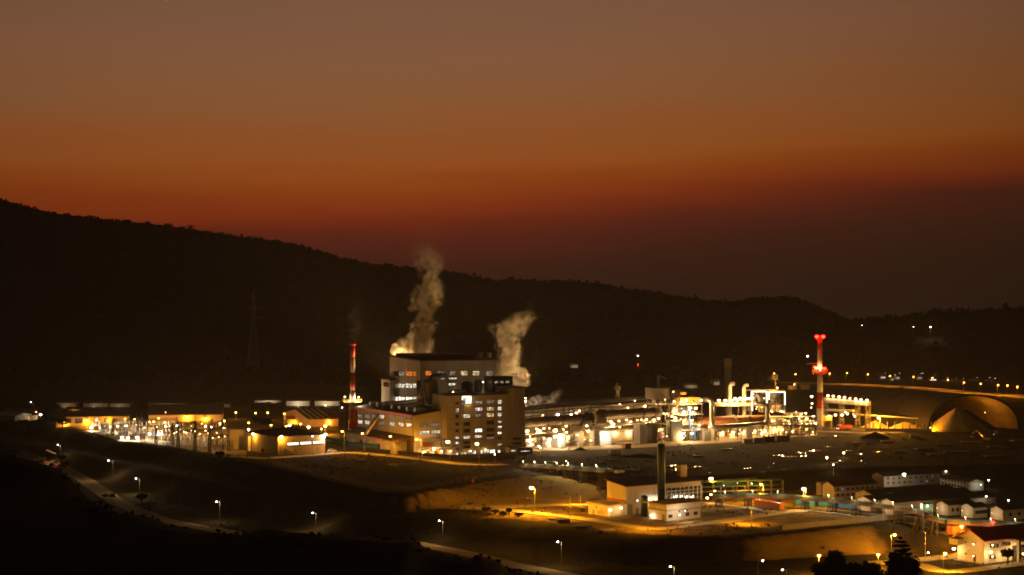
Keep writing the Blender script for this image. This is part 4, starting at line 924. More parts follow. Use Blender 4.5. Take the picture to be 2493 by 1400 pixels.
# pump skids under the duct
for i, (x, y) in enumerate(((1752, 1066), (1778, 1065), (1806, 1063), (1832, 1062), (1856, 1061))):
    o = thing('pump_skid', 'white pump skid under the U shaped duct, '+nth(i, 5), 'pump skid', G(x, y), math.radians(20+7*i), 'pump skids under the duct')
    MB().box(-2.6, -1.2, 0, 2.6, 1.2, .4).build('base', mConc, o); MB().path([(-1.8, 0, 1.3), (1.0, 0, 1.3)], .8, 12).build('motor', [mCream, mOrange, mWhite, mGalv, mWhite][i], o, True)
    MB().lathe([(.7, .4), (.7, 2.8), (.3, 3.2)], 12, 1.9, 0).build('filter_tank', mWhite, o, True); MB().path([(1.9, 0, 3.0), (1.9, 0, 5.0), (-1.5, 0, 5.4), (-1.5, 0, 1.4)], .22, 8).build('pipe', mGalv, o, True)
    fix(o, 'warm_big' if i in (1, 4) else 'warm', x+6, y-13, o.location.y-1.5)

def pipework(root, x0, x1, y0, y1, z0, z1, n, seed, mats=(mGalv, mDuct, mWhite, mKiln, mSteel, mYellow)):
    """runs of process pipe with elbows, each a part of its plant"""
    R = random.Random(seed)
    for k in range(n):
        x, y, z = R.uniform(x0, x1), R.uniform(y0, y1), R.uniform(z0, z1); r = R.choice((.12, .16, .2, .3)); L = R.uniform(2, .55*(x1-x0)); zz = R.uniform(z0, z1); x2 = max(x0, min(x1, x+R.choice((-1, 1))*L))
        pts = [(x, y, z), (x2, y, z), (x2, y, zz)] if R.random() < .6 else [(x, y, z0), (x, y, zz), (x2, y, zz)]
        if (Vector(pts[0])-Vector(pts[1])).length < .3 or (Vector(pts[1])-Vector(pts[2])).length < .3: continue
        o = MB(); o.path(pts[:2], r, 7); o.path(pts[1:], r, 7); o.ball(pts[1], r*1.15); o.build('pipe', R.choice(mats), root, True)
pipework(pt, wpx(1660), wpx(1712), -.6, 11, .5, f(990, 829), 34, 3)
pipework(pt, wpx(1596), wpx(1655), -.6, 11, H-(1020-HZ)/F*829, H-(972-HZ)/F*829, 14, 4)
pipework(pr, X(1872), X(1985), -.9, 7, .5, H-(1016-HZ)/F*866, 36, 5); pipework(pr, X(1830), X(1910), 1, 8, H-(1004-HZ)/F*866, H-(955-HZ)/F*866, 18, 6)
pc1 = thing('pipe_cluster', 'bright cluster of white pipes at the foot of the pale block beside the left kiln', 'pipework', G(1300, 1094), math.radians(25)); pipework(pc1, -6, 7, -2, 3, .3, 5.5, 26, 7, (mWhite, mWhite, mGalv, mCream)); fix(pc1, 'warm_big', 1294, 1082, 778, 900); fix(pc1, 'warm', 1312, 1086, 777, 500)
pc2 = thing('pipe_cluster', 'tangle of pipes and valves under the U shaped duct', 'pipework', G(1800, 1060), math.radians(12)); pipework(pc2, -13, 15, -1, 4, .4, 5, 36, 8, (mWhite, mGalv, mDuct, mCream, mOrange))
pc3 = thing('pipe_cluster', 'pipes and railings in front of the cooler drum left end', 'pipework', G(1752, 1056), math.radians(12)); pipework(pc3, -7, 9, -1, 3, 2, 10, 20, 9)
pc4 = thing('pipe_cluster', 'pipes and pumps between the left kiln piers', 'pipework', G(1408, 1088), math.radians(25)); pipework(pc4, -9, 9, -1, 4, .3, 6, 30, 11, (mKiln, mGalv, mOrange, mSteel, mCream))
pc5 = thing('pipe_cluster', 'pipes and pumps between the right kiln piers and the process tower', 'pipework', G(1600, 1076), math.radians(25)); pipework(pc5, -9, 7, -1, 4, .3, 7, 30, 12, (mKiln, mGalv, mOrange, mSteel, mCream))
pc6 = thing('pipe_cluster', 'thin pipes and rails running under the belt gallery', 'pipework', Vector((gl.location.x+28, gl.location.y+8, 0)), math.radians(22)); pipework(pc6, -26, 34, -2, 2, 9, 19, 26, 13, (mSteel, mKiln, mGalv))
R = random.Random(99)      # small bulkhead lamps on stairs, floors and walkways
for k in range(16): fix(pt, 'spot', R.uniform(1600, 1712), R.choice((985, 996, 1009, 1022, 1034, 1047, 1062, 1070))-R.uniform(0, 3), 827+R.uniform(-1, 6), None, R.uniform(.5, .9))
for k in range(18): fix(pr, 'spot', R.uniform(1872, 1985), R.choice((1004, 1014, 1026, 1033, 1044, 1054))-R.uniform(0, 3), 862+R.uniform(0, 9), None, R.uniform(.5, .9))
for k in range(8): fix(pr, 'spot', R.uniform(1832, 1868), R.uniform(958, 1002), 862+R.uniform(0, 6), None, R.uniform(.5, .9))
for k in range(12): fix(pc2, 'spot', R.uniform(1742, 1864), R.uniform(1042, 1058), 838+R.uniform(-1, 3), None, R.uniform(.5, .9))
for k in range(8): fix(pc4, 'spot', R.uniform(1360, 1440), R.uniform(1058, 1084), pc4.location.y-1, None, R.uniform(.5, .8)); fix(pc5, 'spot', R.uniform(1548, 1630), R.uniform(1040, 1068), pc5.location.y-1, None, R.uniform(.5, .8))
# ------------------------------------------------------------------ storage dome with open arch, stockpile
nl, nr = G(2258, 1046), plane(2487, 1046, 0)
dome = thing('storage_dome', 'huge dark barrel vaulted storage dome with an open arched end', 'storage dome', nl, math.radians(4)); R0 = (nr-nl).length/2
axd = Vector((-.42, .91, 0)); m = MB(); n = 24; Ld = 150; hh = (1046-962)*nl.y/F
arc = [(R0-R0*math.cos(math.pi*k/n), hh*math.sin(math.pi*k/n)**.85) for k in range(n+1)]
for j in range(13):
    o = axd*(Ld*j/12)
    for x, z in arc: m.v.append((x+o.x, o.y, z))
for j in range(12):
    for k in range(n): b = j*(n+1)+k; m.f.append((b, b+1, b+n+2, b+n+1))
mDome = M('dome_cladding', (.03, .024, .019), .55, .1, .25, .08, streak=True); m.build('vault', mDome, dome, True)
m = MB().path([(x, -.3, z) for x, z in arc], .5, 8); m.build('arch_rim', mDome, dome, True)
m = MB(); inner = [(R0-(R0-.7)*math.cos(math.pi*k/n), (hh-.7)*math.sin(math.pi*k/n)**.85) for k in range(n+1)]
for j in range(9):
    o = axd*(70*j/8)
    for x, z in inner: m.v.append((x+o.x, o.y+.3, z))
for j in range(8):
    for k in range(n): b = j*(n+1)+k; m.f.append((b, b+n+1, b+n+2, b+1))
m.f.append(tuple(8*(n+1)+k for k in range(n+1))); m.build('inner_lining', mTarp, dome, True)
lamp_head(dome, 'sodium', inv(dome) @ at(2398, 1004, nl.y+9), 0, 2400, .4); MB().beam((inv(dome) @ at(2398, 1004, nl.y+9)), (inv(dome) @ at(2398, 1046, nl.y+9)), .2).build('lamp_post', mSteel, dome)
for j in range(1, 12):
    o = axd*(Ld*j/12); m = MB().path([(x+o.x, o.y, z+.12) for x, z in arc], .22, 5); m.build('roof_rib', mSteel, dome)
def pile(name, label, c, rx, ry, hgt, mat, seed, ridge=0.0):
    m = MB(); n, r = 28, 9; R = random.Random(seed); ph = [R.uniform(0, 6) for _ in range(4)]
    for j in range(r+1):
        t = j/r
        for k in range(n):
            a = 2*math.pi*k/n; w = 1+.10*math.sin(3*a+ph[0])+.06*math.sin(7*a+ph[1])+.04*math.sin(13*a+ph[2]*t)
            m.v.append((c.x+ridge*(1-t)*0+rx*(1-t)*w*math.cos(a), c.y+ry*(1-t)*w*math.sin(a), c.z-.3+hgt*(1-(1-t)**1.08)+.05*hgt*noise.noise((c.x+rx*(1-t)*math.cos(a)*.9, ry*(1-t)*math.sin(a)*.9, t*3+seed))*(1 if 0 < j < r else 0)))
    for j in range(r):
        for k in range(n): k2 = (k+1) % n; m.f.append((j*n+k, j*n+k2, (j+1)*n+k2, (j+1)*n+k))
    m.f.append(tuple(r*n+k for k in range(n))); return tag(m.build(name, mat, None, True), label, 'stockpile')
pc = G(2318, 1049); pile('stockpile', 'tall tawny stockpile spilling from the mouth of the storage dome', pc+Vector((3, 3, 0)), 17, 11, 12.8, mSand, 3)
pc = G(2362, 1048); pile('stockpile', 'dark broad stockpile in the middle of the dome mouth', pc+Vector((0, 9, 0)), 17, 9, 11.5, M('coal', (.02, .018, .016), .9, 0, .4, .4, .4), 5)
pc = G(2140, 1044); pile('stockpile', 'yellow lit low sand heap behind the conveyor trestle', pc+Vector((0, 8, 0)), 9, 5, 4.5, mSand, 6)
pc = G(2210, 1046); pile('stockpile', 'pale long sand heap left of the dome mouth', pc+Vector((0, 6, 0)), 12, 5, 4.2, mSand, 7)
for i, (px, py, wt) in enumerate(((2266, 1043, 7500), (2316, 1046, 2500))):
    wl = thing('work_lamp', ['low work lamp at the left foot of the tall stockpile', 'small work lamp on the ground in front of the tall stockpile'][i], 'work lamp', at(px, py+5, nl.y-11)); MB().beam((0, 0, -.3), (0, 0, 1.3), .12).build('stand', mSteel, wl); lamp_head(wl, 'sodium' if i == 0 else 'warm', (0, 0, 1.6), 0, wt, .7)
# trestle wall in front of the heaps
tr = thing('trestle_fence', 'row of concrete posts and a low wall in front of the sand heaps', 'wall', G(2108, 1049)); iv = inv(tr); a = iv @ G(2108, 1049); b = iv @ G(2268, 1051)
MB().beam(a+Vector((0, 0, .5)), b+Vector((0, 0, .5)), .5, 2.2).build('low_wall', mConc, tr)
for i in range(10): p = a+(b-a)*i/9; MB().beam(p, p+Vector((0, 0, 5.2)), .55).build('post', mConc, tr)
m = MB()
p0, p1 = iv @ at(2075, 1008, 925), iv @ at(2258, 1020, 915); m.beam(p0, p1, 1.8, .6)
m.build('conveyor_beam', mGalv, tr)
# lit gallery with eight lamps in a row
lg = thing('transfer_gallery', 'grey transfer gallery with a row of eight bright lamps beside the right chimney', 'conveyor', (at(2060, 1050, 925).x, 925, 0), math.radians(8)); iv = inv(lg)
a, b = iv @ at(2004, 974, 935), iv @ at(2116, 982, 915); MB().beam(a, b, 4, 2.6).build('gallery_body', mWallD, lg)
for t in (.05, .4, .75, .97): p = a+(b-a)*t; MB().lattice((p.x, p.y, 0), (p.x, p.y, p.z-1.2), 2.2, 6, .25).build('leg', mSteel, lg)
for x, y, k in ((2015.7, 963, 0), (2028.6, 964, 0), (2043, 966, 0), (2056, 967, 0), (2069, 970, 1), (2083, 971, 0), (2096, 973, 0), (2111, 974, 0)):
    t = (x-2004)/112; q = a+(b-a)*t; lp = fix(lg, 'warm' if k else 'warm_big', x, y, 935-20*t-2.6, 600 if k else 3500)
m = MB()
for x in (2015.7, 2043, 2069, 2096): t = (x-2004)/112; p = a+(b-a)*t; m.beam(p+Vector((0, -2.1, 1)), p+Vector((0, -2.4, 3.6)), .14)
m.build('lamp_bracket', mSteel, lg)
a2, b2 = iv @ at(2003, 998, 925), iv @ at(2078, 1000, 915); MB().beam(a2, b2, 3, 1).build('lower_deck', mConc, lg)
for x, y, k in ((2034, 1010, 'warm_big'), (2050, 1010, 'warm_big'), (2058, 1003, 'warm'), (2063, 1007, 'warm_big'), (2081, 1013, 'warm')): fix(lg, k, x, y, 917, 3500)
hu = Bld('raised_cabin', 'yellow raised cabin on legs at the foot of the right chimney', 'cabin', (2005, 1046), 2026, 2003, 1014, 6); hu.W = 4
hz0 = (1046-1025)*hu.C.y/F; hu.part('wall', mYellow, MB().box(0, 0, hz0, hu.L, hu.W, hu.h)); hu.part('roof', mWhite, MB().box(-.4, -.4, hu.h+.003, hu.L+.4, hu.W+.4, hu.h+.4))
for x in (.2, hu.L-.2): hu.part('leg', mConc, MB().box(x-.2, .1, -.5, x+.2, .5, hz0)); hu.part('leg', mConc, MB().box(x-.2, 3.4, -.5, x+.2, 3.8, hz0))
hu.lamp('warm', 'r', 2018, 1012)

# ------------------------------------------------------------------ switchyard
zb = lambda x, y: (x/3.5, 1000+y/3.5)
def gantry(i, n, pxa, pxb, py, top, label):
    a = G(pxa, py); b = G(pxb, py-6); o = thing('gantry', label, 'switchyard gantry', a, 0, 'switchyard gantries'); q = b-a; h = (py-top)*a.y/F
    for p in (Vector((0, 0, 0)), q): MB().lattice((p.x, p.y, -.3), (p.x, p.y, h), 1.3, 9, .2, .55).build('column', mSteel, o); MB().beam((p.x, p.y, h), (p.x, p.y, h+2.5), .12).build('lightning_rod', mSteel, o)
    MB().lattice((0, 0, h*.92), (q.x, q.y, h*.92), .9, 12, .16).build('crossbeam', mSteel, o)
    MB().lattice((0, 0, h*.62), (q.x, q.y, h*.62), .6, 12, .14).build('crossbeam', mSteel, o)
    m = MB()
    for k in range(1, 9): p = q*k/9; m.lathe([(.1, h*.92-2.6), (.28, h*.92-2.4), (.28, h*.92-.9), (.08, h*.92-.5)], 6, p.x, p.y)
    m.build('insulator', mWhite, o)
    for k in (.18, .5, .82): p = q*k; lamp_head(o, 'spot', (p.x, p.y-.7, h*.62-.4), 0, 500, .7)
GAN = [(275, 345, 1060, 1022, 'far left'), (335, 430, 1071, 1021, 'long low'), (420, 476, 1084, 1030, 'middle'), (434, 516, 1092, 1025, 'tall middle'), (475, 540, 1101, 1026, 'tall right'), (510, 556, 1104, 1040, 'short right'), (380, 470, 1080, 1040, 'low central')]
for i, g in enumerate(GAN): gantry(i, len(GAN), g[0], g[1], g[2], g[3], f'dark steel switchyard gantry, the {g[4]} one of the lit switchyard')
R = random.Random(13)
SP = [(x, y) for y, x0, x1, n in ((1048, 235, 330, 7), (1057, 262, 400, 9), (1066, 300, 470, 10), (1075, 350, 540, 11), (1085, 410, 550, 9), (1095, 470, 560, 7)) for x in np.linspace(x0, x1, n)]
proto = None; cnt = 0
for i, (x, y) in enumerate(SP):
    p = G(x+R.uniform(-3, 3), y+R.uniform(-2, 2)); rz = R.uniform(-.1, .1)+math.radians(28)
    lab = f'white insulator bank standing on a steel frame in the lit switchyard'
    if proto is None:
        proto = thing('breaker_stand', lab, 'switchgear', p, rz, 'insulator stands in the switchyard'); o = proto
        m = MB()
        for k in (-1.6, 1.6):
            for e in (-.4, .4): m.beam((k, e, -.2), (k, e, 2.4), .16)
        m.beam((-2.2, 0, 2.4), (2.2, 0, 2.4), .5, .2); m.build('frame', mGalv, o)
        for k in (-1.8, 0, 1.8): MB().lathe([(.2, 2.5), (.34, 2.7), (.22, 2.9), (.34, 3.2), (.22, 3.4), (.34, 3.7), (.2, 4.2), (.3, 4.4), (.05, 4.7)], 8, k, 0).build('insulator', mWhite, o)
        MB().beam((-2.2, 0, 4.75), (2.2, 0, 4.75), .12).build('busbar', mGalv, o)
    else:
        o = proto.copy(); COL.objects.link(o); o.location = p; o.rotation_euler = (0, 0, rz)
        for ch in proto.children: k = ch.copy(); COL.objects.link(k); k.parent = o
    o.scale = (1, 1, R.uniform(.8, 1.25))
for i, (x, y) in enumerate(((255, 1052), (300, 1061), (520, 1086), (548, 1076), (590, 1090))):
    o = thing('transformer', 'grey finned transformer in the switchyard, '+nth(i, 5), 'transformer', G(x, y), math.radians(28), 'switchyard transformers')
    MB().box(-2.4, -1.6, .4, 2.4, 1.6, 3.6).build('tank', mGrey, o); m = MB()
    for k in range(9): m.box(-2.1+k*.5, -2.4, .8, -1.95+k*.5, -1.62, 3.2)
    m.build('radiator', mGalv, o); m = MB()
    for k in (-1.2, 0, 1.2): m.lathe([(.25, 3.6), (.32, 4.2), (.15, 5.4)], 8, k, 0)
    m.build('bushing', mWhite, o); MB().box(-2.8, -2.6, -.5, 2.8, 2, .4).build('plinth', mConc, o); MB().path([(-2, .8, 4.2), (2, .8, 4.2)], .5, 10).build('oil_conservator', mGrey, o)
for i, (x0, x1, py, top) in enumerate(((552, 604, 1096, 1047), (528, 556, 1080, 1044), (604, 622, 1098, 1062))):
    w = Bld('fire_wall', ['tall pale fire wall between transformers left of the control building', 'far pale fire wall at the right of the switchyard', 'short pale fire wall touching the control building'][i], 'wall', (x0, py), x1, x0-3, top, 25); w.W = .8; w.walls(mWhite)

# switchyard and street lamps: head, pole foot
SW = [(740, 85, 150, 's'), (775, 140, 175, 'h'), (855, 140, 180, 'h'), (930, 135, 180, 'h'), (1000, 130, 190, 'h'), (1070, 128, 190, 'h'), (1065, 70, 150, 's'), (1145, 70, 150, 's'), (1270, 90, 150, 's'), (1308, 92, 150, 's'), (1350, 65, 130, 's'),
      (1040, 226, 252, 'h'), (1090, 230, 254, 'h'), (1165, 226, 256, 'h'), (1275, 195, 255, 'h'), (1355, 190, 262, 'h'), (1405, 100, 180, 's'), (1410, 130, 210, 'h'), (1510, 125, 230, 'h'), (1553, 118, 210, 's'), (1625, 128, 215, 's'), (1715, 110, 200, 's'),
      (1745, 130, 230, 'h'), (1795, 137, 240, 'h'), (1875, 105, 190, 'b'), (1910, 150, 240, 'h'), (1910, 85, 160, 's'), (1595, 52, 130, 's'), (1747, 70, 140, 's'), (2115, 160, 230, 'h'), (2010, 175, 330, 's')]
for i, (x, y, yb, k) in enumerate(sorted(SW)):
    px, py = zb(x, y); street_lamp({'s': 'sodium', 'h': 'halide', 'b': 'sodium_big'}[k], (px, py), (px+.5, zb(0, yb)[1]), f'bright {"white" if k == "h" else "amber"} lamp on a thin pole among the switchyard gear, {i+1}{"st" if i % 10 == 0 and i != 10 else "nd" if i % 10 == 1 and i != 11 else "rd" if i % 10 == 2 and i != 12 else "th"} from the left', 'switchyard lamps', watts={'s': 4200, 'h': 6500, 'b': 7000}[k], arm=False, name='yard_lamp', cat='yard lamp')
z5 = lambda x, y: (420+x/5.42, 900+y/5.42)
ST = [(830, 565, 650), (1090, 572, 670), (1250, 567, 670), (1470, 582, 770), (1665, 570, 650), (2010, 467, 565), (1000, 700, 790), (1295, 730, 800), (1495, 745, 830), (1685, 715, 800), (1960, 780, 850), (2070, 700, 780), (-95, 567, 720)]
for i, (x, y, yb) in enumerate(sorted(ST)):
    px, py = z5(x, y); street_lamp('sodium', (px, py), (px+1, z5(0, yb)[1]), 'amber street lamp among the sheds behind the control building, '+nth(i, len(ST)), 'amber lamps behind the control building', watts=3500, arm=False)
for i, (x, y, yb) in enumerate(((1540, 730, 840), (1790, 755, 860), (2010, 742, 860))):
    px, py = z5(x, y); street_lamp('sodium_big', (px, py), (px+1, z5(0, yb)[1]), 'big floodlight behind the control building roof, '+nth(i, 3), 'floodlights behind the control building', watts=32000 if i else 12000, name='floodlight', cat='floodlight', arm=False)
FR = [(833, 1050, 1103), (882, 1055, 1104), (950, 1062, 1108), (1014, 1069, 1112), (1090, 1075, 1124), (1161, 1080, 1129)]
for i, (x, y, yb) in enumerate(FR):
    street_lamp('sodium_big' if i in (4, 5) else 'sodium', (x, y), (x+5, yb), 'amber street lamp on the road in front of the plant, '+nth(i, len(FR)), 'street lamps along the plant front road', watts=5000)
for i, (x, y, yb) in enumerate(((1205, 1106, 1126), (1316, 1090, 1106), (761, 1062, 1113))): street_lamp('tiny', (x, y), (x, yb), ['dim lamp post at the right end of the plant front road', 'short dim lamp post below the left kiln', 'slim lamp post in front of the control building'][i], 'dim lamp posts', watts=100, arm=False)
FAR = [(1885, 909, 938), (1937, 911, 939), (1981, 908, 938), (2020, 909, 938), (2062, 908, 936), (2113, 911, 938), (2167, 915, 941), (2224, 917, 944), (2270, 920, 947), (2308, 925, 952), (2347, 931, 957), (2388, 934, 960), (2430, 937, 963), (2453, 938, 964), (2477, 941, 968)]
for i, (x, y, yb) in enumerate(FAR): street_lamp('sodium_far', (x, y), (x-1.5, yb), 'amber street lamp on the far ridge road, '+nth(i, len(FAR)), 'street lamps on the far ridge road', watts=5200)
LEDL = [(141, 1083, 147, 1118), (264, 1121, 275, 1166), (331, 1165, 340, 1204), (527, 1221, 535, 1272), (761, 1248.5, 769, 1294), (1069.5, 1267.6, 1078, 1320), (1358, 1318.5, 1367, 1384), (1632, 1379, 1641, 1440)]
for i, (x, y, xb, yb) in enumerate(LEDL): street_lamp('led', (x, y), (xb, yb), 'cool white street lamp on the dark valley road, '+nth(i, len(LEDL)), 'white street lamps along the valley road', watts=3000 if i == 1 else 4500 if i == 2 else 2300)
PL = [(1294, 1187, 1302, 1252, 'sodium_big', 42000, 'tall amber street lamp left of the small white plant'), (1731, 1165, 1736, 1222, 'sodium_big', 5000, 'amber lamp above the pipe rack right of the small white plant'),
      (1853, 1179, 1858, 1226, 'sodium', 24000, 'amber street lamp behind the orange container'), (1957, 1190, 1962, 1240, 'sodium_big', 15000, 'big amber street lamp in front of the blue containers'),
      (1486, 1241, 1488, 1259, 'warm', 260, 'low lamp post left of the door of the small white plant'), (1512, 1236, 1514, 1257, 'warm', 260, 'low lamp post by the recessed door of the small white plant'),
      (2178, 1302, 2170, 1352, 'sodium', 20000, 'tall amber street lamp on the left of the fire station road'), (2301, 1347, 2297, 1396, 'sodium', 14000, 'amber street lamp on the lawn left of the fire station'),
      (2138, 1350, 2138, 1384, 'sodium', 14000, 'amber street lamp between the two dark trees'), (1994, 1352, 1994, 1402, 'sodium', 9000, 'amber street lamp left of the broad dark tree'),
      (1857, 1364.6, 1845.5, 1404, 'tiny', 160, 'small dim street lamp left of the trees'), (1905, 1387, 1915, 1420, 'tiny', 120, 'very dim street lamp at the bottom edge of the view'),
      (2201, 1154.5, 2203, 1192, 'halide', 3000, 'white floodlight pole in front of the grey barracks'), (2341, 1281, 2341, 1304, 'sodium', 16000, 'short amber lamp under the belt conveyor behind the fire station'),
      (2417, 1271, 2418, 1300, 'red', 250, 'red lamp on a post above the fire station roof'), (2139, 1017, 2142, 1048, 'sodium_big', 85000, 'amber lamp in front of the sand heaps'),
      (2013, 1113.5, 2014, 1130, 'warm', 900, 'lone lamp in the dark storage yard'), (2054, 1102, 2055, 1114, 'warm', 900, 'lone lamp beside puddles in the storage yard'), (2029, 1131, 2029, 1156, 'tiny', 250, 'slim lamp post at the near edge of the storage yard'),
      (2260, 1345, 2252, 1364, 'tiny', 30, 'unlit looking slim post by the fire station road'), (99, 1009, 99, 1026, 'halide', 1300, 'white lamp beside the pale shed at the far left'), (88, 1004, 88, 1022, 'sodium', 1200, 'amber lamp beside the pale shed at the far left'),
      (75, 979, 81, 1000, 'led', 200, 'cool white street lamp far behind the sheds at the left')]
for x, y, xb, yb, k, wt, lab in PL: street_lamp(k, (x, y), (xb, yb), lab, None, watts=wt)
for i, (x, y, yb) in enumerate(((1388, 1203, 1262), (1578, 1215, 1294), (1296, 1215, 1262), (1413, 1205, 1232), (2253, 1296, 1356), (1830, 1240, 1278))):
    b = G(x, yb); o = thing('lamp_post', ['thin dark post with a shielded head on the left of the small white plant', 'thin dark post in front of the low white annex', 'thin dark post beside the loop road corner', 'thin dark post on the lit embankment', 'tall pale post by the fire station road', 'thin dark post beside the orange container'][i], 'post', b)
    mesh_obj('pole', POLE_ME['pole_unit'], o, (0, 0, 0), (1, 1, (yb-y)*b.y/F)); hh = (yb-y)*b.y/F; MB().beam((0, 0, hh), (-1.2, 0, hh+.2), .12).build('arm', mGalv, o); MB().box(-1.9, -.25, hh+.1, -1.1, .25, hh+.4).build('lamp_head', mSteel, o)
    if i in (0, 1, 3, 5): light('light', o, (-1.5, 0, hh), SODIUM, 22000 if i == 1 else 15000, .2, 172 if i == 1 else 160, (.1, .55 if i == 1 else .3, -1), 260)  # heads and downlights added to dark posts to brighten road and pad
HILL = [(1553, 866, 880, 'halide', 900, 'lone white lamp on the dark hillside behind the kilns'), (1553, 888, 893, 'red', 120, 'faint red lamp below the lone hillside lamp'), (2265, 796, 806, 'halide', 6000, 'brightest white lamp on the dark right hill'),
        (2223, 795, 803, 'tiny', 300, 'small white lamp left of the brightest hill lamp'), (2098, 792, 799, 'tiny', 200, 'faint lamp at the foot of the right hill crest')]
def hill_d(px, py):
    c1, c2 = (np.interp(px, [a for a, b in cr], [b for a, b in cr]) for cr in (CREST, CREST2)); d = 1500
    while d < 2500:
        h1 = (H-(c1-HZ)/F*2500+2)*max(0, (d-1480)/1020)**1.35-2; t2 = min(1, max(0, (d-1500)/550)); h2 = ((H-(c2-HZ)/F*2050+2)*t2**1.2-2) if d < 2050 else -9
        if max(h1, h2)+14 > H-(py-HZ)/F*d: break
        d += 10
    return d-15
for x, y, yb, k, wt, lab in HILL:
    dd = hill_d(x, y); z = at(x, yb, dd); o = thing('hill_lamp', lab, 'lamp', z+Vector((0, 0, -8))); hgt = (yb-y)*dd/F+8; mesh_obj('pole', POLE_ME['pole_unit'], o, (0, 0, 0), (1.5, 1.5, hgt)); lamp_head(o, k, (0, -1, hgt), 0, wt, 1.2 if k == 'tiny' else .9)
# ------------------------------------------------------------------ left sheds and control building
ctl = Bld('control_building', 'yellow lit control building with three bright strip windows and an outside stair', 'building', (676.5, 1109), 791.5, 601, 1063, 34)
ctl.walls(mCream)
m = MB(); o = 1.2; L_, W_, h_ = ctl.L, ctl.W, ctl.h; q = min(L_, W_)*.42; zr = h_+3.0
a = [(-o, -o, h_+.05), (L_+o, -o, h_+.05), (L_+o, W_+o, h_+.05), (-o, W_+o, h_+.05)]; b = [(q, W_/2, zr), (L_-q, W_/2, zr)]
m.quad(a[0], a[1], b[1], b[0]); m.quad(a[1], a[2], b[1]); m.quad(a[2], a[3], b[0], b[1]); m.quad(a[3], a[0], b[0]); m.quad(*[(x, y, z-.03) for x, y, z in a]); ctl.part('roof', mRoof, m)
for x0, x1, y in ((1515, 1662, 978), (1685, 1830, 968), (1852, 1996, 957)):
    (p, q_), (r, s_) = z5(x0, y-17), z5(x1, y+17); ctl.win('r', p, q_, r, s_, wFlat, 5, 1)
(p, q_), (r, s_) = z5(1603, 1042), z5(1640, 1106); ctl.rect('door', 'r', p, q_, r, s_, mGrey)
(p, q_), (r, s_) = z5(1000, 966), z5(1042, 1088); ctl.rect('door', 'l', p, q_, r, s_, mDark)
(p, q_), (r, s_) = z5(1172, 1045), z5(1206, 1090); ctl.rect('door', 'l', p, q_, r, s_, mDark)
for x, y in ((1588, 935), (1755, 925), (1690, 1050), (1915, 1038)): p, q_ = z5(x, y); ctl.rect('vent_grille', 'r', p-1.5, q_-1.2, p+1.5, q_+1.2, mDark)
m = MB(); t0, z0 = ctl.on('r', *z5(1400, 1043)); t1, zz1 = ctl.on('r', *z5(1470, 1043)); t2, zz2 = ctl.on('r', *z5(1590, 1120))
m.beam((t0, -.8, z0), (t1, -.8, z0), 1.2, .2); m.beam((t1, -.8, z0), (t2, -.8, 0), 1.2, .25); m.beam((t0, -1.4, z0+1), (t1, -1.4, z0+1), .1); m.beam((t1, -1.4, z0+1), (t2, -1.4, 1), .1)
for t in (t0+.2, t1-.1): m.beam((t, -1.3, 0), (t, -1.3, z0+1), .14)
ctl.part('outside_stair', mSteel, m)
for f_, x, y, k in (('l', 1090, 845, 'sodium_big'), ('r', 1425, 882, 'sodium_big'), ('r', 2008, 850, 'halide')): ctl.lamp(k, f_, *z5(x, y), watts=3200)
z4 = lambda x, y: (x/5.42, 900+y/5.42)
def shed(label, near, right, left, top, mat, roof, rise, along, ang, W=None, L=None, z=None, name='shed', cat='shed'):
    b = Bld(name, label, cat, near, right, left, top, ang, z)
    if W: b.W = W
    if L: b.L = L
    b.walls(mat); b.gable(roof, rise, along, .6, mat); return b
wh = shed('long yellow lit warehouse with dark open bays at the left of the switchyard', (137, 1040), 314, 134, 1015, mCream, mRoof, 3, 'v', 12, W=18, name='warehouse', cat='warehouse')
for i, (x0, x1) in enumerate(((770, 815), (890, 940), (988, 1092), (1190, 1192), (1255, 1305), (1372, 1425), (1490, 1540))):
    (p, q_), (r, s_) = z4(x0, 642), z4(x1, 705); wh.rect('open_bay', 'r', p, q_, r, s_, mGlass)
wh.lamp('sodium', 'r', *z4(1148, 668), watts=4000); wh.lamp('sodium', 'r', *z4(860, 700), watts=3500, scale=.4); wh.lamp('sodium', 'r', *z4(1420, 660), watts=3500, scale=.4)
w2 = shed('yellow lit warehouse with a wide dark roof behind the middle of the switchyard', (362, 1034), 541, 358, 1010, mCream, mRoof, 5, 'v', 8, W=24, name='warehouse', cat='warehouse')
for k in range(4): x = 372+k*42; w2.rect('pilaster', 'r', x, 1010, x+2, 1033, mWall)
w2.lamp('sodium', 'r', 456, 1014, watts=5000); w2.lamp('sodium', 'r', 500, 1019, watts=5000)
w3 = shed('bluish white prefabricated shed at the left edge behind dark bushes', (36.5, 1033), 39, -12, 1013, mWhite, M('pale_metal_roof', (.4, .4, .42), .5), 1.2, 'u', 66, L=14)
w4 = shed('low ochre shed with an orange lit doorway near the left edge', (45, 1026), 90, 42, 1012, mCream, mRoofPale, 1.2, 'v', 10, W=12); w4.win('r', 66, 1014, 73, 1023, wOrange, 1, 1, name='doorway')
w5 = shed('long dim roofed shed behind the left sheds', (8, 1012), 78, 4, 1002, mCream, mRoofPale, 1.0, 'v', 4, W=14)
w6 = shed('low yellow shed roof strip above the left warehouse', (162, 1007), 198, 158, 997, mCream, mRoof, 1.2, 'v', 4, W=10); w6.lamp('sodium', 'r', 180, 999, watts=900, scale=.3)
w7 = shed('small pale shed above the left warehouse', (232, 1006), 247, 229, 998, mWhite, mRoof, 1, 'v', 4, W=10)
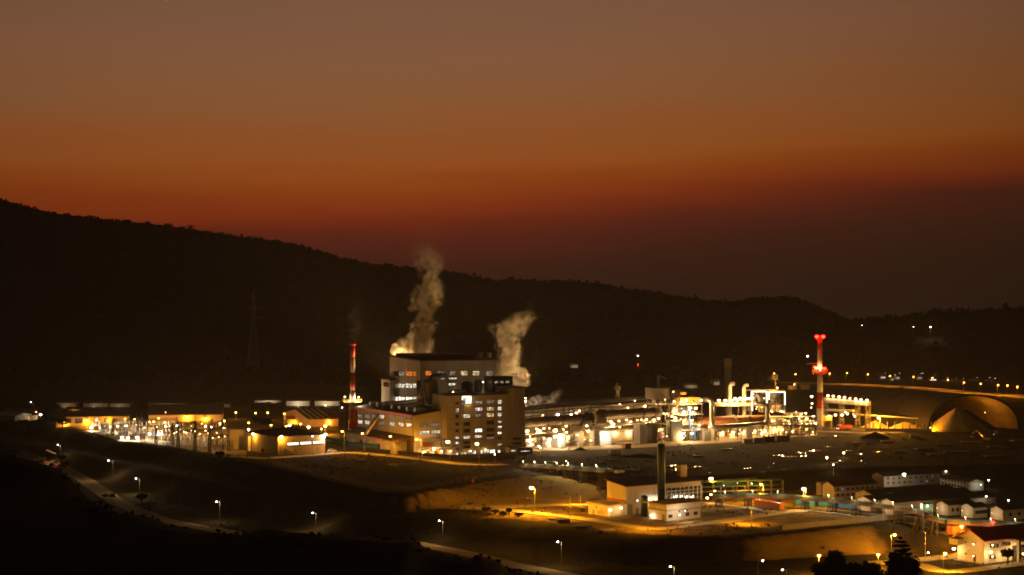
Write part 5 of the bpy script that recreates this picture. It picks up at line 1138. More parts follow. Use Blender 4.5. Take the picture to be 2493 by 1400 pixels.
for i, (x0, x1, y, yt, mt, lab) in enumerate(((139, 183, 992, 981, mCream, 'far dim low building at the left behind the warehouses'), (203, 262, 991, 981.5, mCream, 'far dim long building behind the left warehouse'), (266, 316, 991, 982, mWall, 'far dim building beside the far long building at left'),
                                              (361, 450, 991, 982, mWall, 'far grey long building above the wide roofed warehouse'), (510, 560, 992, 984, mWall, 'far grey building left of the tall dark trees'),
                                              (620, 683, 987, 975, mWhite, 'far white long shed behind the street lamps'), (697, 754, 988, 976, mWhite, 'far white shed with broken roofline behind the trees'), (766, 826, 988, 976.5, mWhite, 'far white shed just left of the red chimney'))):
    b = shed(lab, (x0, y), x1, x0-2, yt, mt, mRoof, 1.2, 'v', 3, W=14); lp = b.lamp('tiny', 'r', (x0+x1)/2, y-3, watts=1500 if i > 4 else 300, scale=.2, out=5)
w8 = shed('dark roofed workshop with slanted roof lights behind the control building', (752, 1040), 824, 690, 1021, M('pink_wall', (.42, .27, .2), .8), mRoof, 4, 'v', 22); m = MB()
for k in range(4):
    x = w8.L*(.12+.2*k); m.beam((x, -.3, w8.h+.5), (x, w8.W/2-.5, w8.h+4.3), .5, .2)
w8.part('roof_light', mWhite, m); w8.lamp('sodium', 'r', 800, 1026, watts=3000, scale=.5); w8.lamp('sodium', 'l', 722, 1030, watts=4500, scale=.5)
w9 = shed('small yellow roofed shed left of the workshop', (700, 1032), 735, 694, 1021, mCream, M('ochre_roof', (.4, .27, .08), .8), 1.5, 'v', 15, W=10)
# teal covered conveyor in front of the hall
tc_ = thing('covered_conveyor', 'teal covered conveyor lying low in front of the machine hall', 'conveyor', G(905, 1098)); iv = inv(tc_)
pa, pb = iv @ at(848, 1083, 800), iv @ at(964, 1092, 765); MB().path([pa+(pb-pa)*k/6 for k in range(7)], 1.5, 12).build('cover', mTeal, tc_, True); m = MB()
for k in range(7): p = pa+(pb-pa)*(k+.1)/6.2; m.beam((p.x, p.y, -.4), (p.x, p.y, p.z-1), .3)
m.build('leg', mSteel, tc_)
t2_ = thing('covered_conveyor', 'short teal conveyor cover running left toward the chimney foot', 'conveyor', G(815, 1092)); iv = inv(t2_); pa, pb = iv @ at(795, 1070, 806), iv @ at(846, 1081, 800); MB().path([pa, pb], 1.5, 12).build('cover', mTeal, t2_, True); MB().beam((pa.x, pa.y, -1), pa, .4).beam((pb.x-1, pb.y, -1), pb, .4).build('leg', mSteel, t2_)

# ------------------------------------------------------------------ vehicles
def car(label, loc, rz, paint, lights=True, cat='car', name='parked_car'):
    o = thing(name, label, cat, loc, rz); m = MB()
    prof = [(-2.1, .35), (-2.15, .85), (-1.5, .98), (-1.0, 1.45), (.45, 1.45), (1.05, .98), (2.0, .85), (2.1, .4)]
    for y in (-.82, .82): m.v += [(x, y, z) for x, z in prof]
    n = len(prof); m.f += [tuple(range(n)), tuple(range(2*n-1, n-1, -1))]+[(i, (i+1) % n, n+(i+1) % n, n+i) for i in range(n)]
    m.build('body', paint, o)
    g = MB().quad((-1.46, -.835, 1.0), (.95, -.835, 1.0), (.4, -.835, 1.36), (-1.0, -.835, 1.36)).quad((-1.46, .835, 1.0), (.95, .835, 1.0), (.4, .835, 1.36), (-1.0, .835, 1.36)); g.quad((.5, -.7, 1.44), (1.06, -.75, 1.01), (1.06, .75, 1.01), (.5, .7, 1.44)); g.build('window_glass', mGlass, o)
    for x in (-1.3, 1.3):
        for y in (-.86, .66): MB().path([(x, y, .32), (x, y+.2, .32)], .32, 12).build('wheel', mTyre, o)
    for y in (-.6, .6):
        MB().box(2.0, y-.18, .6, 2.14, y+.18, .78).build('headlight', mLensX if lights else mGlass, o); MB().box(-2.19, y-.18, .68, -2.1, y+.18, .84).build('tail_light', mTail if lights else mRed, o)
    return o
car('white car parked on the yellow road beside the control building', G(808, 1101), math.radians(20), mCarW, False)
car('dark car with glowing tail lamps on the left end of the valley road', G(103, 1128)+Vector((0, 0, .2)), math.radians(150), mDark); car('dark car following with lit lamps on the valley road', G(128, 1135)+Vector((0, 0, .2)), math.radians(150), mDark)
car('white van lit by a lamp in the dome mouth yard', G(2373, 1048), math.radians(10), mCarW, False, 'van'); car('small pale car under the kiln piers', G(1400, 1086), math.radians(60), mCarR, True)
car('pale car on the far ridge road', G(2196, 946), math.radians(-50), mCarW, False); car('second pale car farther right on the ridge road', G(2340, 955), math.radians(-50), mCarW, False)
def truck(label, loc, rz, cab, body, fire=False):
    o = thing('truck', label, 'truck', loc, rz)
    MB().box(2.0, -1.2, .6, 4.2, 1.2, 2.9).build('cab', cab, o); MB().box(4.2, -1.1, 1.7, 4.26, 1.1, 2.6).box(2.6, -1.23, 1.7, 3.9, -1.2, 2.5).build('window_glass', mGlass, o)
    if fire: MB().box(-4.2, -1.2, .8, 1.9, 1.2, 3.0).build('body', body, o); MB().box(-4.1, -1.23, 1.2, 1.8, -1.2, 1.5).build('stripe', mCarW, o); MB().lattice((-4.4, 0, 3.3), (3.6, 0, 3.3), .7, 10, .1).build('ladder', mGalv, o); MB().box(2.6, -.8, 2.9, 3.1, .8, 3.15).build('beacon', mTail, o)
    else: MB().quad((-4, -1.2, 1.1), (1.8, -1.2, 1.1), (1.8, -1.3, 2.7), (-4.3, -1.3, 2.6)).quad((-4, 1.2, 1.1), (1.8, 1.2, 1.1), (1.8, 1.3, 2.7), (-4.3, 1.3, 2.6)).quad((-4, -1.2, 1.1), (1.8, -1.2, 1.1), (1.8, 1.2, 1.1), (-4, 1.2, 1.1)).quad((1.8, -1.2, 1.1), (1.8, 1.2, 1.1), (1.8, 1.3, 2.9), (1.8, -1.3, 2.9)).quad((-4.3, -1.3, 2.6), (-4.3, 1.3, 2.6), (-4, 1.2, 1.1), (-4, -1.2, 1.1)).build('tipper_body', body, o)
    MB().box(-4.2, -.5, .5, 4.1, .5, .8).build('chassis', mDark, o)
    for x in (-3, -1.7, 3):
        for y in (-1.25, .9): MB().path([(x, y, .5), (x, y+.35, .5)], .5, 14).build('wheel', mTyre, o)
    for y in (-.85, .85): MB().box(4.2, y-.2, .8, 4.3, y+.2, 1.05).build('headlight', mLensX, o)
    return o
truck('red dump truck parked beside the right chimney foot', G(2056, 1047), math.radians(200), mCarR, mRed); truck('dark dump truck among the stacks of the right yard', G(2440, 1062), math.radians(160), mGrey, mDark)

# ------------------------------------------------------------------ small white plant
mp_ = Bld('small_plant', 'small white plant hall with a sloping maroon roof behind the green chimney', 'industrial building', (1524.7, 1254), 1706, 1478, 1185.5, 35)
mp_.walls(mWhite); zl = mp_.on('l', 1479, 1175)[1]
mp_.mono(mRoofR, mp_.h+.05, mp_.h+.05, zl+1.0, zl+1.0, .8, .35, mWhite)
mp_.rect('red_band', 'l', 1479, 1214.5, 1524, 1219.5, mTrim)
x0 = mp_.on('r', 1622, 1230)[0]; _, za = mp_.on('r', 1660, 1184); 
mp_.part('open_bay', mDark, MB().box(x0, -.06, 1.2, mp_.L-.3, .02, za)); m = MB()
for k in range(9): x = x0+(mp_.L-x0)*k/8; m.beam((x, -.5, 0), (x, -.5, za), .22)
for z in (1.2, za*.36, za*.7, za): m.beam((x0, -.5, z), (mp_.L, -.5, z), .22)
for z in (za*.5, za*.84): m.path([(x0, -.45, z), (mp_.L, -.45, z)], .18, 8)
mp_.part('bay_frame', mGalv, m)
for x in (1637, 1644, 1656, 1669, 1683): mp_.lamp('tiny', 'r', x, 1207+(x*7 % 3), watts=350, scale=.7)
mp_.lamp('tiny', 'r', 1579.5, 1215, watts=500, scale=1.3); mp_.lamp('tiny', 'r', 1599.5, 1215, watts=500, scale=1.2); mp_.win('r', 1587.5, 1204, 1594.5, 1210, wBright, 2, 2); mp_.win('r', 1548.5, 1215, 1554.5, 1222, wBright, 1, 1); mp_.rect('door', 'r', 1527, 1228, 1540, 1253, mGrey); mp_.rect('door', 'r', 1548, 1237, 1555, 1252, mGrey)
for k in range(5): pass
m = MB()
for k in range(4):
    x = x0+1.5+k*(mp_.L-x0-2)/4; m.lathe([(.7, 0), (.7, 2.4), (.3, 2.9)], 10, x+1, -1.6)
mp_.part('tank', mWhite, m); mp_.part('roof_box', mCream, MB().box(mp_.L*.86, mp_.W*.5, mp_.h+.8, mp_.L*.945, mp_.W*.7, mp_.h+5.6))
gc = thing('chimney', 'tall dark green chimney standing in front of the small white plant', 'chimney', G(1610, 1256)); s = gc.location.y/F; hh_ = (1256-1081)*s
MB().lathe([(9.8*s, -.3), (9.8*s, hh_-.8), (9.0*s, hh_-.05)], 24).build('shaft', mGreen, gc, True); m = MB()
for k in range(1, 5): m.lathe([(9.8*s+.1, hh_*k/5), (9.8*s+.1, hh_*k/5+.3)], 24)
m.build('flange', mGreen, gc); MB().lathe([(8.9*s, hh_-.049), (8.9*s, hh_+.01)], 24).build('rim', mDark, gc)
gt = thing('tank', 'dark green round topped tank by the wall of the small white plant', 'tank', G(1569, 1257)); s = gt.location.y/F
MB().lathe([(8.6*s, -.3), (8.6*s, 46*s), (7.4*s, 49*s), (4*s, 51*s), (.2, 51.8*s)], 20).build('vessel', mGreen, gt, True)
an = Bld('annex', 'low white annex with a flat overhanging roof left of the small plant', 'building', (1480.5, 1258), 1524, 1432.5, 1232, 38); an.walls(mWhite); an.flat_roof(mCream, .7, .55)
for f_, x0_, x1_, y0_, y1_ in (('l', 1443, 1446.5, 1240, 1254), ('l', 1455, 1470, 1243, 1253)): an.rect('door', f_, x0_, y0_, x1_, y1_, mWall if x1_ > 1460 else mGrey)
an.rect('vent_grille', 'l', 1450, 1233, 1454, 1236, mDark); an.rect('vent_grille', 'l', 1463, 1239, 1466, 1241, mDark)
pk = Bld('pump_house', 'small white pump house with an overhanging flat roof in front of the green chimney', 'building', (1623, 1269), 1705.5, 1579, 1231, 36); pk.walls(mWhite); pk.flat_roof(mCream, 1.4, .55); pk.part('ledge', mConc, MB().box(-.35, -.35, pk.h-1.9, pk.L+.35, pk.W+.35, pk.h-1.6))
for x0_, x1_, y0_, y1_, mt in ((1628, 1636, 1253, 1260, mGlass), (1649, 1658, 1250, 1257.5, wBright), (1669.5, 1677, 1248, 1255.5, mGlass), (1689, 1697, 1246, 1253, mGlass)): pk.win('r', x0_, y0_, x1_, y1_, mt)
pk.rect('door', 'l', 1612, 1253, 1618, 1268, mGrey); pk.rect('vent_grille', 'r', 1651, 1243, 1655, 1246, mDark); pk.rect('vent_grille', 'r', 1671, 1241, 1675, 1244, mDark); pk.lamp('tiny', 'l', 1590, 1254, watts=300); pk.lamp('tiny', 'r', 1640, 1239, watts=1800, out=6, scale=.4)  # right wall lamp added well clear of the pump house to brighten it
# pipe rack between the small plant and the conveyor
pr2 = thing('pipe_rack', 'green and grey pipe rack on posts right of the small white plant', 'pipe rack', G(1790, 1226)); iv = inv(pr2); A_, B_ = iv @ G(1708, 1222), iv @ G(1905, 1215)
for k in range(8):
    p = A_+(B_-A_)*k/7; m = MB(); 
    for y in (-1.5, 1.5): m.beam((p.x, p.y+y, p.z-.5), (p.x, p.y+y, p.z+7.5), .28)
    for z in (3.6, 5.4, 7.3): m.beam((p.x, p.y-1.8, p.z+z), (p.x, p.y+1.8, p.z+z), .24)
    m.build('bent', mSteel, pr2)
for k, (z, y, mt) in enumerate(((3.9, -1, mGalv), (3.9, .6, mDuct), (5.7, -1.2, mGreenL), (5.7, 0, mGalv), (7.6, -.8, mGreenL), (7.6, .9, mDuct))): MB().path([A_+Vector((0, y, z)), B_+Vector((0, y, z))], .26, 8).build('pipe', mt, pr2, True)
gx = thing('cooling_rack', 'long green louvred cooling rack above the pipe rack', 'cooling unit', G(1800, 1206)); iv = inv(gx); a = iv @ at(1752, 1178, 640); b = iv @ at(1846, 1173, 655); MB().beam(a, b, 3.5, 2.2).build('louvre_box', mGreenL, gx); m = MB()
for k in range(22): p = a+(b-a)*(k+.5)/22; m.beam(p+Vector((0, -1.8, -1)), p+Vector((0, -1.8, 1)), .15); 
m.build('louvre_fin', mSteel, gx); m = MB()
for k in range(10): p = a+(b-a)*(k+.5)/10; m.lathe([(.6, p.z+1.1), (.75, p.z+1.6)], 10, p.x, p.y)
m.build('fan', mSteel, gx); m = MB()
for k in range(4): p = a+(b-a)*(k+.1)/3.2; m.beam((p.x, p.y, -1), p, .35)
m.build('leg', mGalv, gx)
for x, y, wt in ((1795, 1176, 300), (1762, 1182, 160), (1830, 1177, 160)): fix(gx, 'tiny', x, y, 638, wt, .6)
for x, y, k in ((1731, 1204, 'warm'), (1722, 1212, 'warm'), (1740, 1195, 'spot')): fix(pr2, k, x, y, pr2.location.y-3, 400)

# ------------------------------------------------------------------ belt conveyors on trestles
def trestle(label, pts, hts, bents, fittings, wid=2.2):
    """pts: (column,row) of the ground below; hts: deck height above it"""
    o = thing('belt_conveyor', label, 'conveyor', G(*pts[0])); iv = inv(o); g = [iv @ G(*p) for p in pts]; dk = [Vector((p.x, p.y, p.z+h)) for p, h in zip(g, hts)]
    m = MB(); cv = MB(); rl = MB()
    for a, b in zip(dk, dk[1:]):
        d = (b-a).normalized(); s = Vector((-d.y, d.x, 0)).normalized()*wid/2
        m.beam(a-s, b-s, .3, .8); m.beam(a+s, b+s, .3, .8); m.beam(a, b, wid, .15)
        n = max(2, int((b-a).length/3))
        up = Vector((0, 0, 1))
        for i in range(n): p, q = a+(b-a)*i/n, a+(b-a)*(i+1)/n; m.beam(p-s, q+s, .14); rl.beam(p-s, p-s+up*1.3, .08); rl.beam(p+s, p+s+up*1.3, .08)
        for z in (.7, 1.3): rl.beam(a-s+up*z, b-s+up*z, .08); rl.beam(a+s+up*z, b+s+up*z, .08)
        cv.beam(a+up*.75, b+up*.75, 1.3, .5)
    m.build('deck', mConv, o); cv.build('belt_hood', mTeal, o); rl.build('handrail', mSteel, o)
    tot = [0]
    for a, b in zip(dk, dk[1:]): tot.append(tot[-1]+(b-a).length)
    def along(t):
        x = t*tot[-1]
        for i in range(len(dk)-1):
            if x <= tot[i+1]+1e-6: u = (x-tot[i])/(tot[i+1]-tot[i]); return dk[i]+(dk[i+1]-dk[i])*u, g[i]+(g[i+1]-g[i])*u, (dk[i+1]-dk[i]).normalized()
    for k in range(bents):
        p, q, d = along((k+.3)/(bents-.4)); s = Vector((-d.y, d.x, 0)).normalized()*1.5; d = d*1.1; m = MB(); b0 = Vector((p.x, p.y, q.z-1.2))
        for e in (-1, 1):
            for w in (-1, 1): m.beam(b0+s*e*1.2+d*w, p+s*e*.7+d*w*.5, .26)
        for z in (.3, .65):
            c_ = b0+(p-b0)*z
            for w in (-1, 1): m.beam(c_-s+d*w*.8, c_+s+d*w*.8, .16)
            for e in (-1, 1): m.beam(c_+s*e-d*.8, c_+s*e+d*.8, .16)
        for w in (-1, 1): m.beam(b0-s*1.2+d*w, p+s*.7+d*w*.5, .16); m.beam(b0+s*1.2+d*w, p-s*.7+d*w*.5, .16)
        m.build('bent', mSteel, o)
    for k in range(fittings):
        p, q, d = along((k+.5)/fittings); s = Vector((-d.y, d.x, 0)).normalized(); e = p-s*wid*.55 if s.y > 0 else p+s*wid*.55
        f_ = MB().beam(e+Vector((-.1, 0, 1.0)), e+Vector((-.35, 0, 2.5)), .12); f_ = f_.build('lamp_fitting', mGalv, o); MB().beam(e+Vector((-.5, -.25, 2.35)), e+Vector((-.15, -.25, 1.55)), .30, .18).build('tube', mTube2, f_)
        light('light', f_, e+Vector((-.3, -.9, 2.2)), (1, .76, .40), 1300, .2)
    return o
trestle('rusty belt conveyor descending from the plant to the small white plant', [(1268, 1142), (1330, 1153), (1400, 1170), (1478, 1205)], [1.2, 2.6, 4.5, 9.0], 6, 7)
trestle('long rusty belt conveyor on trestles in front of the blue containers', [(1730, 1236), (1850, 1232), (1935, 1238), (2015, 1246), (2134, 1262), (2254, 1287)], [3.6, 3.6, 3.8, 4.0, 4.4, 5.0], 9, 9)
trestle('lower belt conveyor on trestles behind the fire station', [(2262, 1289), (2304, 1296), (2360, 1294), (2440, 1293), (2560, 1292)], [3.6, 3.3, 2.5, 1.9, 1.6], 5, 5)
tt_ = thing('transfer_tower', 'dark open transfer tower where the two conveyors meet', 'conveyor tower', G(2256, 1288)); MB().lattice((0, 0, -1), (0, 0, 8.6), 3.0, 5, .32).build('frame', mSteel, tt_); MB().box(-1.7, -1.7, 6.2, 1.7, 1.7, 8.6).build('chute_house', mTeal, tt_); MB().lathe([(1.0, 2.8), (.6, 2.2)], 8).build('chute', mSteel, tt_); fix(tt_, 'tiny', 2258, 1231, tt_.location.y-2, 250, .8)

# ------------------------------------------------------------------ containers, barracks, huts
def container(label, near, ang, paint, Ln=12.2, sc=1.0, group=None, loc=None, doors='x0'):
    o = thing('container', label, 'container', loc or G(*near), math.radians(ang), group); w, h = 2.44*sc, 2.7*sc
    MB().box(0, 0, .12, Ln, w, h).build('shell', paint, o); m = MB(); n = int(Ln/.6)
    for k in range(n): x = .3+k*(Ln-.6)/n; m.box(x, -.06, .3, x+.28, -.002, h-.25); m.box(x, w+.002, .3, x+.28, w+.06, h-.25)
    m.build('corrugation', paint, o); 
    for x in (-.06, Ln+.002): MB().box(x, .12, .25, x+.058, w-.12, h-.15).build('door', paint, o); m = MB()
    for x in (0, Ln-.16):
        for y in (-.07, w-.09): m.box(x, y, 0, x+.16, y+.16, h+.03)
    m.build('corner_post', mSteel, o); return o
def long_to(near, far):
    a, b = G(*near), G(*far); return a, math.degrees(math.atan2(b.y-a.y, b.x-a.x)), (b-a).length
for lab, n_, f_, mt in (('orange shipping container beside the lit loop road', (1836.5, 1234), (1897, 1243), mOrange), ('blue shipping container nearest the orange one', (1936, 1230), (1984, 1234.5), mBlue), ('blue shipping container in the middle of the row behind the conveyor', (1989, 1232.5), (2033, 1237), mBlue),
                        ('blue shipping container at the right end of the row behind the conveyor', (2037, 1236), (2086, 1241), mBlue), ('short blue container behind the pipe rack', (1790, 1217), (1820, 1216), mBlue)):
    a, an_, ln = long_to(n_, f_); container(lab, None, an_, mt, max(5, ln), 1.0, None, a)
bar = Bld('barracks', 'pale two storey barracks with a gallery behind the long conveyor', 'barracks', (2030, 1216), 2134.5, 2003, 1184, 30); bar.walls(mWall); bar.gable(mRoofR, 1.4, 'v', .5, mWall); bar.part('gallery', mWhite, MB().box(0, -1.1, bar.h*.46, bar.L, -.02, bar.h*.53))
for k in range(8):
    x0_ = 2037+k*12; y_ = 1189-k*.7; 
    for yy in (y_, y_+14): bar.win('r', x0_, yy, x0_+5, yy+5.5, wBlue if (k == 4 and yy > y_) else (wBlue if k == 1 and yy == y_ else mGlass), 1, 1)
b2_ = Bld('barracks', 'grey two storey barracks behind the white floodlight', 'barracks', (2152, 1186), 2287, 2123, 1160, 28); b2_.walls(mWall); b2_.gable(mRoof, 1.2, 'v', .4, mWall)
for k in range(9):
    x0_ = 2160+k*13.5
    for yy, mt in ((1163-k*.6, wBlue if k in (1, 8) else mGlass), (1174-k*.7, wCool if k == 7 else (wBlue if k == 5 else mGlass))): b2_.win('r', x0_, yy, x0_+3.4, yy+4, mt, 1, 1)
b3_ = Bld('barracks', 'grey barracks with a pale teal lit end wall at the right', 'barracks', (2358, 1197), 2395, 2288, 1174, 20); b3_.walls(mWall); b3_.gable(mRoof, 1.0, 'u', .4, mWall); b3_.rect('end_panel', 'r', 2360, 1174.5, 2394, 1193, M('pale_teal_wall', (.45, .58, .54), .7))
for k in range(8): x0_ = 2294+k*7.6; b3_.win('l', x0_, 1162+k*1.6, x0_+3, 1167+k*1.7, mGlass, 1, 1); b3_.win('l', x0_, 1173+k*1.7, x0_+3, 1178+k*1.8, mGlass, 1, 1)
b3_.lamp('tiny', 'r', 2377, 1178, watts=260, out=3, scale=.6)
HUT = [((2119, 1246), 2200, 2087, 1218, 'white gabled hut behind the long conveyor, left of the other huts'), ((2175, 1255), 2330, 2146, 1224, 'white gabled hut with a long dark roof, second among the huts behind the conveyor'), ((2309, 1256), 2372, 2279, 1230, 'cream gabled hut right of the transfer tower'),
       ((2370, 1262), 2403, 2340, 1236, 'cream gabled hut in the middle of the three right huts'), ((2442, 1268), 2560, 2412, 1242, 'cream gabled hut nearest the right edge')]
for i, (n_, r_x, l_x, tp, lab) in enumerate(HUT):
    b = Bld('hut', lab, 'hut', n_, r_x, l_x, tp, 30); b.L = min(b.L, 34) if i != 1 else b.L; b.walls(mWall if i < 2 else mCream); b.gable(mRoof, 1.1, 'v', .4, mWall if i < 2 else mCream)
    for k in range(5): xx = b.L*(.12+.18*k); b.part('window', mGlass, MB().box(xx, -.08, 1.4, xx+1.2, .03, 2.6))
    b.lamp('tiny', 'l', (n_[0]+l_x)/2, tp+6, watts=260 if i < 2 else 330, scale=.25, out=2.5)
for i, (n_, r_x, l_x, tp, lab) in enumerate((((2128, 1225), 2330, 2112, 1207, 'long dark roofed shed behind the white huts'), ((2200, 1232), 2370, 2180, 1213, 'second long dark roofed shed nearer the conveyor'), ((2310, 1234), 2425, 2290, 1217, 'third dark roofed shed above the cream huts'))):
    b = Bld('prefab_shed', lab, 'shed', n_, r_x, l_x, tp, 27); b.W = 11; b.walls(mWall); b.gable(mRoof, 1.5, 'v', .5, mWall)
    if i == 1:
        for x in (2312, 2330, 2341, 2351): b.win('r', x, 1208+(2351-x)*.1, x+5, 1213+(2351-x)*.1, wCool, 1, 1)
        b.lamp('tiny', 'r', 2308, 1213, watts=500); b.lamp('tiny', 'r', 2347, 1209, watts=400)
for i, (x, y, wt, lab) in enumerate(((2236, 1202, 300, 'small white lamp on a post above the long dark shed roof'), (2382, 1203, 300, 'small white lamp post by the teal lit barracks end'), (2401, 1208, 300, 'small white lamp post right of the teal lit barracks end'), (2455, 1218, 200, 'small dim lamp post at the right by the wire fence'), (2407, 1169, 300, 'small warm lamp post right of the barracks'), (2303, 1147, 200, 'tiny orange lamp post above the far barracks'))): street_lamp('tiny', (x, y), (x, y+22), lab, None, watts=wt, arm=False)
rr = Bld('site_cabin', 'small pale cabin with a flat roof at the left end of the pale barracks', 'cabin', (1998, 1206), 2003, 1987, 1176, 30); rr.L = 5; rr.walls(mWall); rr.flat_roof(mRoof, .3, .25)
# fire station
fs = Bld('fire_station', 'white fire station with a bright red gabled roof', 'fire station', (2396, 1373), 2640, 2331.5, 1315, 33)
fs.walls(mWhite); rise = fs.on('l', 2361.5, 1289)[1]-fs.h; fs.gable(mRoofRed, max(1.5, rise), 'v', .9, mWhite)
for xs_, y0_, y1_ in (((2412, 2420, 2428), 1325, 1333), ((2443, 2450, 2457), 1320, 1328)):
    for x in xs_: fs.win('r', x-1.8, y0_, x+1.8, y1_, mGlass, 1, 2)
for x in (2411, 2421): fs.win('r', x-2, 1352, x+2, 1360, mGlass, 1, 1)
for x, y in ((2351, 1320), (2351, 1348)): fs.win('l', x-1.6, y-1.4, x+1.6, y+1.4, mGlass, 1, 1)
fs.rect('door', 'l', 2370, 1352, 2375.5, 1367, M('brown_door', (.10, .05, .025), .5)); fs.win('l', 2371, 1354, 2374.5, 1358, wWarm, 1, 1)
fs.part('step', mConc, MB().box(-1.6, -.5, -.2, -.02, fs.W+.2, .12))
xb = fs.on('r', 2464, 1330)[0]; fs.part('open_bay', mDark, MB().box(xb, -.05, 0, fs.L-.5, .05, fs.h*.62)); fs.part('bay_post', mWhite, MB().box(xb-1.0, -3.6, 0, xb-.1, -2.7, fs.h*.85)); fs.part('bay_canopy', mWhite, MB().box(xb-1.2, -3.8, fs.h*.85+.003, fs.L, -.02, fs.h*.93))
fs.part('bay_rail', mOrange, MB().box(xb, -3.4, fs.h*.62, fs.L-.5, -3.2, fs.h*.72))
pc_ = MB().box(-2.6, fs.W-2.2, fs.h-2.4, -.05, fs.W+1.2, fs.h-.6); fs.part('porch', mWhite, pc_); fs.part('porch_roof', mRoofPale, MB().box(-2.9, fs.W-2.6, fs.h-.59, -.05, fs.W+1.5, fs.h-.3))
for f_, x, y, k, wt in (('l', 2334, 1334, 'warm_big', 2200), ('r', 2398.5, 1341.5, 'warm_big', 2200), ('r', 2403, 1325, 'spot', 400), ('r', 2435, 1347, 'warm_big', 1500), ('l', 2381.5, 1323.6, 'spot', 300), ('l', 2381, 1352, 'spot', 300), ('r', 2403, 1352.5, 'spot', 300), ('r', 2466, 1333, 'warm_big', 2500), ('r', 2478, 1346, 'warm', 1500), ('r', 2489, 1338, 'warm', 1500)): fs.lamp(k, f_, x, y, watts=wt*.26, scale=.8, out=2.2)
truck('red fire truck parked in the lit bay of the fire station', fs.root.location+fs.v*(xb+6)-fs.u*4.4, fs.a, mCarR, mCarR, True)
ft = container('orange container on the lit ground below the lower conveyor', None, 30, mOrange, 6, 1, None, G(2318, 1302))
# ------------------------------------------------------------------ trees and shrubs
def leaf_crown(name, mat, parent, clumps, leaf, per, seed):
    """crown of many small leaf faces in clumps: (centre, radius, flatten)"""
    R = random.Random(seed); m = MB()
    for (c0, r, fl) in clumps:
        n = int(per*r*r)
        for _ in range(n):
            v = Vector((R.gauss(0, 1), R.gauss(0, 1), R.gauss(0, 1))); v = v.normalized()*r*(R.random()**.45)*R.uniform(.75, 1.15); v.z *= fl; p = Vector(c0)+v
            a = Vector((R.gauss(0, 1), R.gauss(0, 1), R.gauss(0, .7))).normalized(); b = a.orthogonal().normalized(); s = leaf*R.uniform(.5, 1.3)
            b = Matrix.Rotation(R.uniform(0, 6.3), 3, a) @ b; m.quad(p-a*s, p-b*s*.45, p+a*s, p+b*s*.45)
    return m.build(name, mat, parent)
def broad_tree(label, px, pyb, d, wpx, hpx, seed, name='broadleaf_tree', skew=0):
    z = at(px, pyb, d); s = d/F; o = thing(name, label, 'tree', z); Rr, Hh = wpx*s/2, hpx*s; R = random.Random(seed)
    m = MB().path([(0, 0, -1), (.1, 0, Hh*.25), (.3, .1, Hh*.55)], [Rr*.09+.15, Rr*.07+.1, .1], 8); cl = []
    for k in range(34):
        t = R.uniform(0, 6.28); q = R.random()**.5; h = Hh*(.42+.48*R.random()**.6*(1-.32*q*q)); c0 = (Rr*.72*q*math.cos(t)+skew*h, Rr*.72*q*math.sin(t), h); cl.append((c0, Rr*R.uniform(.2, .36), .7))
        if k < 9: m.path([(.1, 0, Hh*.25+.1*k), (c0[0]*.5, c0[1]*.5, Hh*.42), c0], [.2, .12, .05], 5)
    m.build('trunk', mBark, o); leaf_crown('crown', mLeaf, o, cl, .42, 55, seed); return o
def pine(label, px, pyb, d, wpx, hpx, seed):
    z = at(px, pyb, d); s = d/F; o = thing('conifer_tree', label, 'tree', z); Rr, Hh = wpx*s/2, hpx*s; R = random.Random(seed); m = MB().path([(0, 0, -1), (0, 0, Hh*.98)], [.35, .05], 8); cl = []
    n = 13
    for k in range(n):
        h = Hh*(.34+.63*k/(n-1)); r = Rr*(1.02-k/(n-1))**.8+.25
        for q in range(6):
            t = R.uniform(0, 6.28); rr_ = r*R.uniform(.65, 1.12); tip = (rr_*math.cos(t), rr_*math.sin(t), h+rr_*.12); m.path([(0, 0, h-.2), tip], [.09, .03], 4)
            for f_ in (.35, .62, .92): cl.append(((tip[0]*f_, tip[1]*f_, h+rr_*.12*f_), .22*r+.28, .35))
    for k in range(10): t = R.uniform(0, 6.28); q = R.random()**.5; cl.append(((Rr*1.1*q*math.cos(t), Rr*1.1*q*math.sin(t), Hh*R.uniform(.05, .42)), Rr*.34, .75))
    m.build('trunk', mBark, o); leaf_crown('crown', mLeaf, o, cl, .34, 95, seed); return o
broad_tree('broad dark tree with a domed crown at the bottom edge', 2040, 1490, 448, 150, 152, 3); broad_tree('lower bushy dark tree between the domed tree and the conifer', 2112, 1480, 452, 90, 120, 4)
pine('dark layered conifer standing highest at the bottom edge', 2193, 1500, 446, 112, 196, 5); broad_tree('round dark tree leaning against the right of the conifer', 2208, 1490, 450, 92, 146, 6); broad_tree('low dark bushy tree at the right end of the foreground trees', 2248, 1470, 455, 46, 78, 7)
broad_tree('small dark ornamental tree in front of the fire station bay', 2453, 1372, 512, 40, 40, 8)
